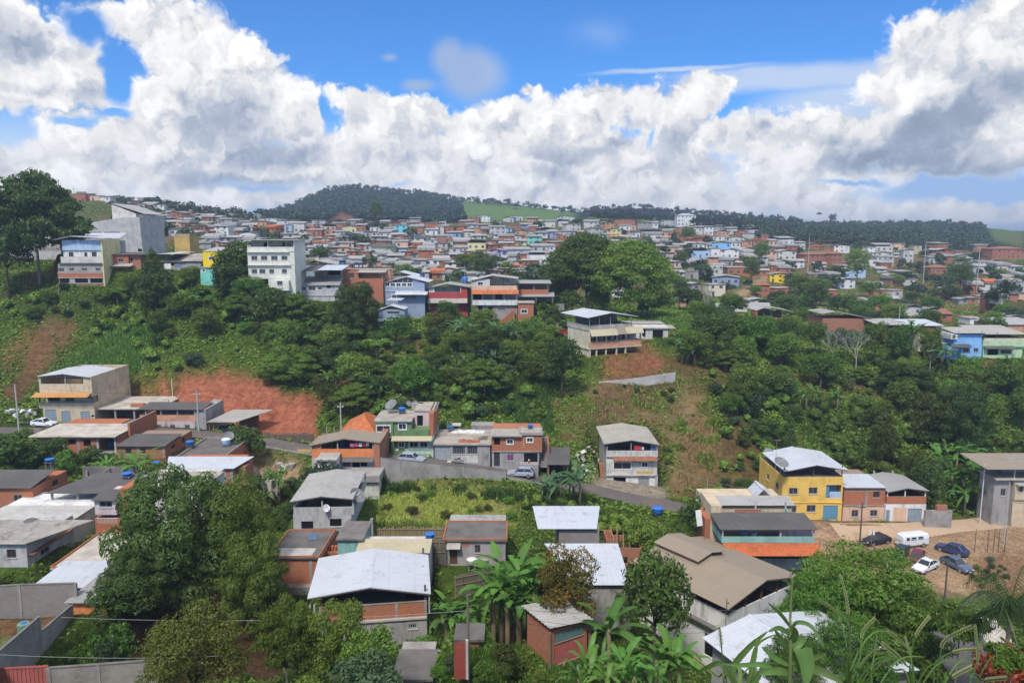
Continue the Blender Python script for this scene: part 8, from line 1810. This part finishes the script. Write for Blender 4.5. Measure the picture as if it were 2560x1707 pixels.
for s in(-1,1):
 for x0,x1 in((1.12,1.66),(.02,.90),(-1.12,-.22)):
  zl,zh=1.22,1.62;yl,yh=s*.875,s*.815
  MB().add([(x0,yl,zl),(x1,yl,zl),(x1-.04,yh,zh),(x0+.02,yh,zh)],[(0,1,2,3)if s<0 else(3,2,1,0)]).build('window',MATS['car_glass'],V)
 MB().add([(2.15,s*.05,1.22),(2.11,s*.70,1.22),(1.99,s*.64,1.70),(2.09,s*.05,1.72)],[(0,1,2,3)if s>0 else(3,2,1,0)]).build('windscreen',MATS['car_glass'],V)
 MB().lathe([(.11,0),(.10,.05),(.03,.07)],12).build('headlight',MATS['lamp'],V,(2.10,s*.55,.80)).rotation_euler=(0,math.pi/2,0)
 for x in(1.25,-1.2):
  w_=MB();n=16
  for k in range(n):
   a=2*math.pi*k/n
   for yy,rr in((s*.66,.32),(s*.875,.32),(s*.88,.26)):w_.v.append((x+rr*math.cos(a),yy,.32+rr*math.sin(a)))
  for k in range(n):
   j=(k+1)%n
   for q in range(2):w_.f.append((k*3+q,j*3+q,j*3+q+1,k*3+q+1))
  wh=w_.build('wheel',MATS['tyre'],V);d=MB();d.v.append((x,s*.888,.32))
  for k in range(n):a=2*math.pi*k/n;d.v.append((x+.25*math.cos(a),s*.882,.32+.25*math.sin(a)))
  for k in range(n):d.f.append((0,1+k,1+(k+1)%n))
  d.build('rim',MATS['rim'],wh)
MB().box(2.12,2.24,-.78,.78,.36,.48).build('bumper',MATS['conclight'],V);MB().box(2.14,2.19,-.5,.5,1.04,1.07).build('vent_panel',MATS['bumper'],V);MB().box(2.24,2.25,-.2,.2,.37,.47).build('licence_plate',MATS['plate'],V)
def motorbike(label,pos,heading,paint):
 o=thing('motorcycle',label,'motorcycle',pos,math.radians(heading))
 for x in(-.62,.62):
  w=MB();n=14;
  for k in range(n+1):a=2*math.pi*k/n;w.v+=[(x+.29*math.cos(a),-.05,.3+.29*math.sin(a)),(x+.29*math.cos(a),.05,.3+.29*math.sin(a)),(x+.2*math.cos(a),0,.3+.2*math.sin(a))]
  for k in range(n):a=k*3;w.f+=[(a,a+3,a+4,a+1),(a+1,a+4,a+5,a+2),(a+2,a+5,a+3,a)]
  w.build('wheel',MATS['tyre'],o)
 MB().tube([(-.55,0,.45),(-.1,0,.42),(.25,0,.75),(.62,0,.3)],.06,6).tube([(-.1,0,.42),(-.35,0,.75)],.05,6).build('frame',MATS['frame_grey'],o);MB().box(-.22,.22,-.13,.13,.28,.55).build('engine',MATS['steel'],o)
 MB().tube([(-.02,0,.82),(.2,0,.86),(.36,0,.78)],[.11,.15,.09],8).build('fuel_tank',MATS[paint],o);MB().box(-.65,0,-.12,.12,.76,.84).build('seat',MATS['tyre'],o);MB().tube([(.38,-.34,1.02),(.42,0,.95),(.38,.34,1.02)],.02,5).build('handlebar',MATS['frame_dark'],o)
motorbike('red motorcycle parked at the dark garage door of the green house',pt(*RP('R2',1188,1040),110.5),100,'car_red');motorbike('black motorcycle in front of the grey house with garage shutter',put(1145,1160),20,'car_black');motorbike('motorcycle parked by the concrete house at right',put(2540,1291),10,'car_black');motorbike('motorcycle beside the white hatchback on the left road',put(68,1062),60,'car_black')
o=thing('tyre','old tyre lying on the dirt lot near white coupe','tyre',put(2274,1437));MB().lathe([(.18,.0),(.32,.0),(.34,.1),(.32,.2),(.18,.2)],16).build('tread',MATS['tyre'],o)
def pole(label,u,vt,vb,y,r=.13,mat='pole_concrete',arm=None,name='utility_pole',cat='pole',sign=False):
 x=(u-CX)/FPX/fac((vt+vb)/2)*y;z1=ratio(vt)*y;z0=min(float(ground(x,y)),ratio(vb)*y)
 o=thing(name,label,cat,(x,y,z0));h=z1-z0;MB().tube([(0,0,-.5),(0,0,h*.5),(0,0,h)],[r,r*.85,r*.65],8).build('post',MATS[mat],o)
 if arm:MB().box(-arm/2,arm/2,-.05,.05,h-.75,h-.62).build('crossarm',MATS[mat],o);m=MB();[m.tube([(s*arm*.42,0,h-.62),(s*arm*.42,0,h-.45)],.05,6)for s in(-1,1)];m.build('insulators',MATS['frame_white'],o)
 if sign:
  for k in(-1,1):MB().box(k*.22-.13,k*.22+.13,-.06,-.03,h-.75,h-.02).build('sign_board',MATS['cloth_white'],o)
 return np.array([x,y,z1])
P1=pole('slim grey concrete pole at the left beside the white hatchback',43,960,1090,116,.15);P2=pole('grey concrete pole in front of the pink house',495,975,1097,122,.15,arm=1.2);P3=pole('pale concrete pole behind the orange house',852,1006,1085,114,.14,arm=1.)
P4=pole('dark wooden pole in front of the brick house beside yellow house',2153,1256,1348,100,.13,'darkpost',arm=1.);P5=pole('dark wooden pole standing before the wrecked blue car',2366,1396,1492,84,.12,'darkpost');P6=pole('weathered wooden pole beside the tiny brick outhouse',1170,1486,1668,50,.13,'oldwood')
pole('short dark post at the edge of the dirt road',2049,1350,1402,92,.07,'darkpost',name='post',cat='post');pole('sign post with two small white boards by the black saloon',2179,1323,1372,96,.04,'wood',name='sign_post',cat='sign',sign=True);pole('thin grey pole in front of the concrete house at right',2520,1205,1300,101,.09,'pole_concrete')
pole('pale pole beside the dirt road on the far hill',2023,595,626,400,.2);pole('tall pale pole in the middle of the far right hill',2314,608,640,350,.2);pole('pale pole with lamp near the right edge hill',2449,615,650,330,.2,arm=1.2);pole('grey pole behind the old brick barn',2249,765,802,200,.13);pole('thin mast above the blue grey gable house',1000,668,700,180,.07,'steel');pole('thin mast beside the bright blue ridge tank',1162,662,690,184,.08,'steel');pole('leaning pale pole in front of the red earth cut',430,944,990,141,.06,'cloth_white',name='post',cat='post')
pole('wooden fence post standing on the left slope',170,760,797,160,.13,'barkgrey',name='post',cat='post');pole('thin wooden post below the pale yellow ridge house',147,708,750,163,.1,'barkgrey',name='post',cat='post');pole('thin grey post on the slope right of the tall beige house',1768,1190,1250,108,.07,'frame_grey',name='post',cat='post');pole('thin post in the dark trees right of turquoise house',1658,1329,1370,82,.05,'frame_grey',name='post',cat='post')
for k,u in enumerate((2440,2472,2487,2499,2515)):pole(['first','second','third','fourth','last'][k]+' leaning fence post from the left along the dirt road',u,1322+(k%2)*3,1345,98,.06,'darkpost',name='fence_post',cat='post')
def cable(label,a,b,sag=.8,r=.012,mat='cable'):
 a,b=np.array(a),np.array(b);pts_=[a+(b-a)*t-np.array([0,0,sag*4*t*(1-t)])for t in np.linspace(0,1,15)]
 o=MB().tube([p-a for p in pts_],r,5).build('cable',MATS[mat],None,a);tag(o,label,'cable')
cable('cable running from the outhouse pole to the left over the olive tree',P6-np.array([0,0,1.2]),pt(*RP('B1',560,962),53),.5,mat='cable_light');cable('lower pale cable along the bottom over the mossy wall',pt(*RP('B1',-100,1300),42),pt(*RP('B1',2000,1318),44),.2,mat='cable_light');cable('cable from the outhouse pole to the right over the garden',P6-np.array([0,0,.9]),pt(*RP('B3',1950,1030),60),1.0)
cable('cable from outhouse pole to wide white gable house',P6-np.array([0,0,1.0]),pt(*RP('B2',1590,1012),60.2),.3,mat='cable_light');cable('pale cable slung from tall beige house across the dry slope',pt(*RP('R3',1345,1085),116),pt(*RP('R4',150,1340),107),1.2,.016,'cable_light');cable('cable between the pink house pole and the left pole',P2,P1,1.,.018);cable('cable from the pink house pole to the orange house pole',P2,P3,1.,.018);cable('cable from the brick house pole to the sagging line at left',P4-np.array([0,0,.4]),pt(*RP('R3',1345,1100),115.6),1.5,.016);cable('dark cable over the shrub garden towards the tan roofed house',P6-np.array([0,0,.5]),pt(*RP('B3',1560,835),62),.9,.014);cable('second dark cable below it over the banana tops',P6-np.array([0,0,1.4]),pt(*RP('B3',2000,1085),58),.8,.014);cable('cable from the left pole towards the brown field',P1,pt(*RP('R1',-400,420),112),.6,.014);cable('cable between two dark poles over the dirt lot',P4-np.array([0,0,.3]),P5,.6,.014)
JUNK=[(600,985),(640,965),(690,925),(720,920),(660,1000),(610,1020),(740,960),(700,985),(780,1000),(730,1040),(790,1030),(575,1060),(640,1090),(665,1040),(720,1075),(760,1100),(600,1090),(700,1120),(750,1130),(640,955),(570,1010),(805,1060),(655,1130),(620,1170),(660,1185)]
for k,(u,v)in enumerate(JUNK):
 p=gpt(*RP('R3',u,v+40),100,135)
 if p is None:continue
 big=k%3;o=thing('scrap',None,'scrap',p+np.array([0,0,.03+.06*(k%3)]),k*1.1,'white scrap on the heap');o['label']=None if False else 'x'
 if big==0:MB().lathe([(.20,0),(.27,.12),(.28,.45),(.16,.6)],10).build('drum',MATS[['conclight','concdark'][k%2]],o).rotation_euler=(1.1+k,.3,0);d_=['pale plastic drum','dark rusty drum'][k%2]
 elif big==1:
  b=MB().box(-.28,.28,-.26,.26,0,.72).build('cabinet',MATS[['rubble_white','tankgrey','brick'][k//3%3]],o);b.rotation_euler=(.5+k*.4,.4,0);h_=MB().box(-.2,.2,-.285,-.265,.1,.5).build('panel',MATS['concdark'],o);h_.rotation_euler=b.rotation_euler;d_=['discarded white appliance','discarded grey appliance','block of broken brickwork'][k//3%3]
 else:b=MB().box(-.6,.6,-.04,.04,0,.5).box(-.6,.6,-.09,-.045,.1,.2).build('sheet',MATS['conclight'],o);b.rotation_euler=(.9,.2*k,0);d_='bent white sheet on the scrap heap'
 uu,vv=project(p);AUTO.append((o,d_.replace(' on the scrap heap',''),float(uu),float(vv)))
LAND.append(('scrap heap',*RP('R3',690,1150)))
for k,(u,v)in enumerate([(75,590),(110,580),(160,575),(210,585),(250,590),(290,580),(320,600),(130,620),(240,615)]):
 p=gpt(*RP('R1',u,v+60),110,150)
 if p is None:continue
 o=thing('scrap','x','scrap',p+np.array([0,0,.4]),k*.9,'white scrap by the left road');b=MB().box(-.4,.4,-.25,.25,0,.4).box(-.3,.3,-.2,.2,.405,.5).build('crate',MATS['cloth_white' if k%2 else 'conclight'],o);b.rotation_euler=(.3,.2*k,.3);uu,vv=project(p);AUTO.append((o,'white scrap crate',float(uu),float(vv)))
for k,(u,v)in enumerate([(215,1105),(265,1120),(330,1110),(245,1165)]):
 p=gpt(*RP('R2',u,v+30),90,126)
 if p is None:continue
 o=thing('water_tub',['grey tub on the soil yard left of the orange house','white tub on the soil yard left of the orange house','tall pale tub by the ochre gate','wide low tub on the soil yard'][k],'tub',p);MB().lathe([(.4,-.2),(.55,.5),(.58,.75),(.5,.76)],14).build('body',MATS['tankgrey' if k%2==0 else 'tankwhite'],o);MB().lathe([(.5,.76),(.5,.8)],12).build('lid',MATS['slab'],o)
o=thing('plank_stack','stack of pale planks in front of the soil yard','planks',pt(*RP('R2',60,1260),98));m=MB();[m.box(-2.2+rnd.uniform(-.2,.2),2.2,-.5+i%3*.35,-.2+i%3*.35,-2 if i<3 else i//3*.12,i//3*.12+.1)for i in range(9)];m.build('planks',MATS['slablight'],o)
def b4(x,y):return 1920+x*ZS,1280+y*ZS
def curve(pts_,n):
 """smooth path through a few points"""
 P_=np.array(pts_,float);t=np.linspace(0,len(P_)-1,n);out_=[]
 for a in t:
  i=min(int(a),len(P_)-2);f=a-i;p0,p1,p2,p3=P_[max(i-1,0)],P_[i],P_[i+1],P_[min(i+2,len(P_)-1)]
  out_.append(.5*(2*p1+(p2-p0)*f+(2*p0-5*p1+4*p2-p3)*f*f+(3*p1-p0-3*p2+p3)*f**3))
 return np.array(out_)
def blade_mesh(path,width,mat,name='leaf',parent=None,base=None,fold=.35):
 n=len(path);V_,F_,A_=[],[],[]
 for i,p in enumerate(path):
  d=path[min(i+1,n-1)]-path[max(i-1,0)];d/=np.linalg.norm(d)+1e-9;s=np.cross(d,[0,-1,.25]);s/=np.linalg.norm(s)+1e-9;t=i/(n-1);w=width*.5*max(.04,math.sin(math.pi*min(1,.12+t*.88))**.7);up=np.cross(s,d)
  for k in(-1,0,1):V_.append(p-base+s*w*k+up*(abs(k)*w*fold));A_.append(.35+.25*(k==0)+.1*math.sin(i*1.3))
 for i in range(n-1):a=i*3;F_+=[(a,a+1,a+4,a+3),(a+1,a+2,a+5,a+4)]
 return link(name,np_mesh(name,V_,F_,MATS[mat],True,np.array(A_)),parent)
STALKS=[([(745,1500),(748,1250),(745,1000),(715,760),(665,585)],5.2,'tall grass stalk with seed head rising over the feathery tree'),([(760,1500),(745,1060),(640,920),(490,815)],5.3,'seed stalk bending left beside the tallest grass stalk'),([(730,1450),(700,1130),(655,960),(622,860)],5.5,'thin straight seed stalk between two taller stalks'),([(820,1568),(850,1300),(870,1100),(975,975)],5.0,'seed stalk leaning right over the white roof'),([(950,1568),(960,1400),(985,1250),(1000,1140)],4.8,'upright seed spike right of the leaning stalk'),([(1300,1568),(1325,1250),(1370,1100),(1475,965)],5.4,'long seed spike pointing up right beside the black roof'),([(1340,1568),(1320,1400),(1290,1250),(1110,1095)],5.2,'long seed stalk leaning left across dark foliage'),([(1325,1568),(1310,1330),(1262,1150)],5.6,'short seed stalk between the crossing stalks'),([(1310,1568),(1270,1400),(1065,1215)],4.9,'drooping seed stalk crossing low to the left'),([(1555,1568),(1575,1400),(1620,1180),(1860,1050)],5.1,'arching seed stalk over the slender sapling'),([(1860,1568),(1890,1480),(1925,1300),(1900,1050)],4.7,'thick upright seed spike at right'),([(1520,1560),(1590,1340),(1750,1270),(1910,1255)],5.6,'nearly flat seed stalk in front of the black roof'),([(2500,1330),(2330,1240),(2200,1190),(2140,1150)],4.6,'seed stalk reaching in from the right edge'),([(1620,1600),(1690,1510),(1860,1420)],4.5,'low seed stalk leaning right at the bottom'),([(770,1580),(850,1420),(980,1280),(1120,1260)],4.9,'low curved seed stalk below the white roof'),([(1300,1600),(1150,1440),(1060,1395)],4.6,'lowest seed stalk leaning left'),([(1850,1600),(1990,1540),(2180,1520)],4.4,'flat seed stalk at the bottom right'),([(-400,1600),(-470,1500),(-660,1350)],4.8,'seed stalk leaning left under the banana leaves'),([(-380,1600),(-400,1500),(-440,1100),(-450,1060)],5.2,'dark thin seed stalk by the tan roofed house'),([(2380,1400),(2300,1250),(2230,1020),(2180,900)],5.0,'seed stalk in front of the palm trunk')]
for P_,y,lab in STALKS:
 w=[pt(*b4(*q),y+.12*i)for i,q in enumerate(P_)];foot=np.array([w[0][0]+.03,y-.1,float(ground(w[0][0],y))-.05]);w=[foot]+w;path=curve(w,30)
 o=thing('grass_stalk',lab,'grass',foot,0,'seeding grass stalks in front');n=len(path);MB().tube([p-foot for p in path],[.0085-.005*i/n for i in range(n)],5).build('stem',MATS['leaf_blade'],o)
 sp=MB();k0=int(n*.66)
 for i in range(k0,n-1):
  for j in range(3):
   a,b=path[i]-foot,path[i+1]-foot;c=a+(b-a)*j/3;d=(b-a)/np.linalg.norm(b-a);s=np.cross(d,[0,1,0])*(1 if(i*3+j)%2 else-1);e=c+d*.034+s*.014;mid=c+d*.014+s*.017;sp.add([c-s*.003,mid+np.array([0,.006,.004]),e,mid-np.array([0,.006,.004])],[(0,1,2,3)]);sp.add([c,c+d*.014-s*.008,e],[(0,1,2)])
 me_=sp.mesh('seed_head',MATS['leaf_seed']);link('seed_head',me_,o)
 for k in range(1):
  i=6+k*5;d=path[i];s=(-1)**k*rnd.uniform(.7,1.2);blade_mesh(curve([d,d+np.array([s*.08,.02,.18]),d+np.array([s*.20,.05,.30]),d+np.array([s*.36,.06,.30])],12),.013,'leaf_blade','leaf',o,foot)
wf=pt(*b4(205,1568),4.2);foot=np.array([wf[0],4.2,float(ground(wf[0],4.2))-.05]);WEED=thing('weed','tall leafy weed with thick stem and long drooping leaves in front','weed',foot)
path=curve([foot,pt(*b4(200,1568),4.2),pt(*b4(205,1100),4.25),pt(*b4(205,950),4.3),pt(*b4(225,600),4.35)],24);MB().tube([p-foot for p in path],[.014-.009*i/24 for i in range(24)],7).build('stem',MATS['stem_green'],WEED)
for pts_,w in[([(205,1100),(260,1010),(400,1050),(520,1250)],.026),([(195,1040),(120,940),(0,830)],.022),([(200,1120),(100,1060),(0,1095)],.03),([(225,1180),(300,1230),(350,1400),(340,1600)],.105),([(230,1430),(400,1430),(520,1470),(700,1570)],.055),([(200,1480),(80,1450),(-80,1480)],.05),([(220,1330),(330,1260),(390,1140)],.06),([(200,1300),(110,1150),(60,1080)],.028),([(205,1200),(240,1120),(235,1050)],.05),([(190,1400),(60,1330),(-60,1230)],.035),([(210,1380),(420,1330),(540,1290)],.04),([(190,1520),(-40,1400),(-250,1400),(-420,1390)],.03)]:
 blade_mesh(curve([pt(*b4(*q),4.25-.04*i)for i,q in enumerate(pts_)],16),w,'leaf_blade','leaf',WEED,foot)
gf=pt(*b4(-260,1568),4.6);foot=np.array([gf[0],4.6,float(ground(gf[0],4.6))-.05]);CL=thing('grass_clump','clump of broad arching grass blades left of the leafy weed','grass',foot)
for pts_,w in[([(-260,1700),(-330,1450),(-180,1240),(0,1090)],.045),([(-250,1700),(-420,1400),(-560,1420),(-660,1480)],.035),([(-230,1700),(-130,1350),(-100,1150)],.03),([(-240,1700),(-90,1500),(-20,1330)],.04),([(-200,1700),(-120,1250),(60,1120)],.02),([(-130,1700),(-120,1500),(-140,1380)],.05),([(-280,1700),(-260,1450),(-330,1330)],.028)]:
 blade_mesh(curve([pt(*b4(*q),4.6+.05*i)for i,q in enumerate(pts_)],18),w,'leaf_blade','leaf',CL,foot)
for j,(xc,lab)in enumerate([(420,'low tuft of grass blades right of the leafy weed'),(1150,'low tuft of grass under the crossing seed stalks'),(1700,'low tuft of grass below the arching seed stalk'),(2150,'low tuft of grass at the bottom right corner')]):
 gf=pt(*b4(xc,1568),5.0);foot=np.array([gf[0],5.,float(ground(gf[0],5.))-.05]);CL=thing('grass_clump',lab,'grass',foot)
 for k in range(8):
  a=rnd.uniform(-1,1);hgt=rnd.uniform(.35,.8);b=foot+np.array([rnd.uniform(-.2,.2),rnd.uniform(-.15,.15),0]);blade_mesh(curve([b,b+np.array([a*.12,0,hgt*.6]),b+np.array([a*.25,.02,hgt*.95]),b+np.array([a*.42,.04,hgt*rnd.uniform(1.,1.15)])],12),rnd.uniform(.008,.018),'leaf_blade','leaf',CL,foot)
def person(label,pos,heading):
 o=thing('person',label,'person',pos,heading)
 J={};E=[];R=[];V_=[]
 def v(name,x,y,z,r,frm=None):
  J[name]=len(V_);V_.append((x,y,z));R.append(r)
  if frm:E.append((J[frm],J[name]))
 v('pelvis',0,.05,.95,.14);v('waist',0,.0,1.10,.125,'pelvis');v('chest',0,-.08,1.32,.15,'waist');v('neck',0,-.14,1.48,.06,'chest');v('jaw',0,-.19,1.56,.075,'neck');v('brow',0,-.20,1.66,.095,'jaw');v('top',0,-.19,1.72,.075,'brow');v('nose',0,-.305,1.61,.016,'brow')
 for s,n in((-1,'a'),(1,'b')):
  v('sh'+n,s*.19,-.09,1.40,.065,'chest');v('el'+n,s*.25,-.22,1.16,.045,'sh'+n);v('wr'+n,s*.18,-.42,1.06,.03,'el'+n);v('pa'+n,s*.17,-.48,1.05,.034,'wr'+n)
  for k,(dx,ln)in enumerate(((-.03,.065),(-.01,.08),(.01,.075),(.03,.06))):v(f'f{k}{n}',s*.17+dx,-.48-ln*.6,1.045,.010,'pa'+n);v(f'g{k}{n}',s*.17+dx,-.48-ln,1.015,.008,f'f{k}{n}')
  v('t'+n,s*.17-s*.045,-.475,1.03,.011,'wr'+n);v('u'+n,s*.17-s*.055,-.51,1.015,.009,'t'+n)
  v('hi'+n,s*.10,.05,.88,.095,'pelvis');v('kn'+n,s*.11,.02,.50,.062,'hi'+n);v('an'+n,s*.11,.06,.09,.04,'kn'+n);v('to'+n,s*.12,-.10,.035,.035,'an'+n)
 def skinned(name,mat,keep,grow,sub=2):
  idx=[i for i in range(len(V_))if keep(i)];mp={i:k for k,i in enumerate(idx)};me=bpy.data.meshes.new(name)
  me.from_pydata([V_[i]for i in idx],[(mp[a],mp[b])for a,b in E if a in mp and b in mp],[]);ob=link(name,me,o);ob.modifiers.new('s','SKIN');
  for k,i in enumerate(idx):me.skin_vertices[0].data[k].radius=(R[i]+grow,R[i]+grow)
  me.skin_vertices[0].data[0].use_root=True;ob.modifiers.new('d','SUBSURF').levels=1;me.materials.append(MATS[mat]);return ob
 nm={i:k for k,i in J.items()}
 skinned('body','skin',lambda i:True,0.)
 skinned('shirt','shirt_pink',lambda i:nm[i]in('pelvis','waist','chest','sha','shb','ela','elb'),.015);skinned('trousers','trousers',lambda i:nm[i][:2]in('pe','hi','kn','an'),.013)
 MB().lathe([(.115,0),(.112,.06),(.07,.11),(.02,.125)],14).add([(-.09,-.10,.01),(.09,-.10,.01),(.06,-.20,0),(-.06,-.20,0)],[(0,1,2,3)]).build('cap',MATS['cap'],o,(0,-.19,1.67));MB().lathe([(.10,-.06),(.112,0),(.11,.04)],12).build('hair',MATS['hair'],o,(0,-.165,1.64))
 m=MB();[m.box(s*.035-.012,s*.035+.012,-.297,-.285,1.635,1.648)for s in(-1,1)];m.build('eyes',MATS['eye'],o)
HP=[q for q in bpy.data.objects if q.get('label','').startswith('two storey brick house with outside stairs')][0]
pp=pt(*RP('R3',150,1082),109.2);person('person in a white cap leaning over the veranda wall of the brick house',(pp[0],109.3,HP.location.z+.08),.5)
def write_labels():
 groups={}
 for o,desc,u,v in AUTO:
  best=min(LAND,key=lambda L:((L[1]-u)**2+1.6*(L[2]-v)**2));dx,dy=u-best[1],v-best[2]
  if abs(dx)>1.6*abs(dy):rel='right of' if dx>0 else 'left of'
  elif abs(dy)>1.6*abs(dx):rel='below' if dy>0 else 'above'
  else:rel=('lower ' if dy>0 else 'upper ')+('right of' if dx>0 else 'left of')
  groups.setdefault((desc,rel,best[0]),[]).append((math.hypot(dx,dy),o))
 for(desc,rel,land),it in groups.items():
  it.sort(key=lambda a:a[0])
  for i,(_,o)in enumerate(it):
   o['label']=(f"{desc} {rel} the {land}" if len(it)==1 else f"{ORD[min(i, 19)]} {desc} {rel} the {land}")
   if len(o['label'].replace('-',' ').split())>16:o['label']=o['label'].replace(' the ',' ',1).replace(' storey','')
write_labels()
hm,t,o=new_mat('haze')
vol=t.n.new('ShaderNodeVolumePrincipled');vol.inputs['Color'].default_value=(.62,.76,.98,1);vol.inputs['Density'].default_value=HAZE;vol.inputs['Anisotropy'].default_value=0.2
t.l.new(vol.outputs[0],o.inputs['Volume'])
zlo=float(HG.min())-1.5
hz=MB().box(-9600,9600,-40,7100,zlo,max(60.,float(HG.max())+25)).build('haze',hm);tag(hz,kind='stuff')
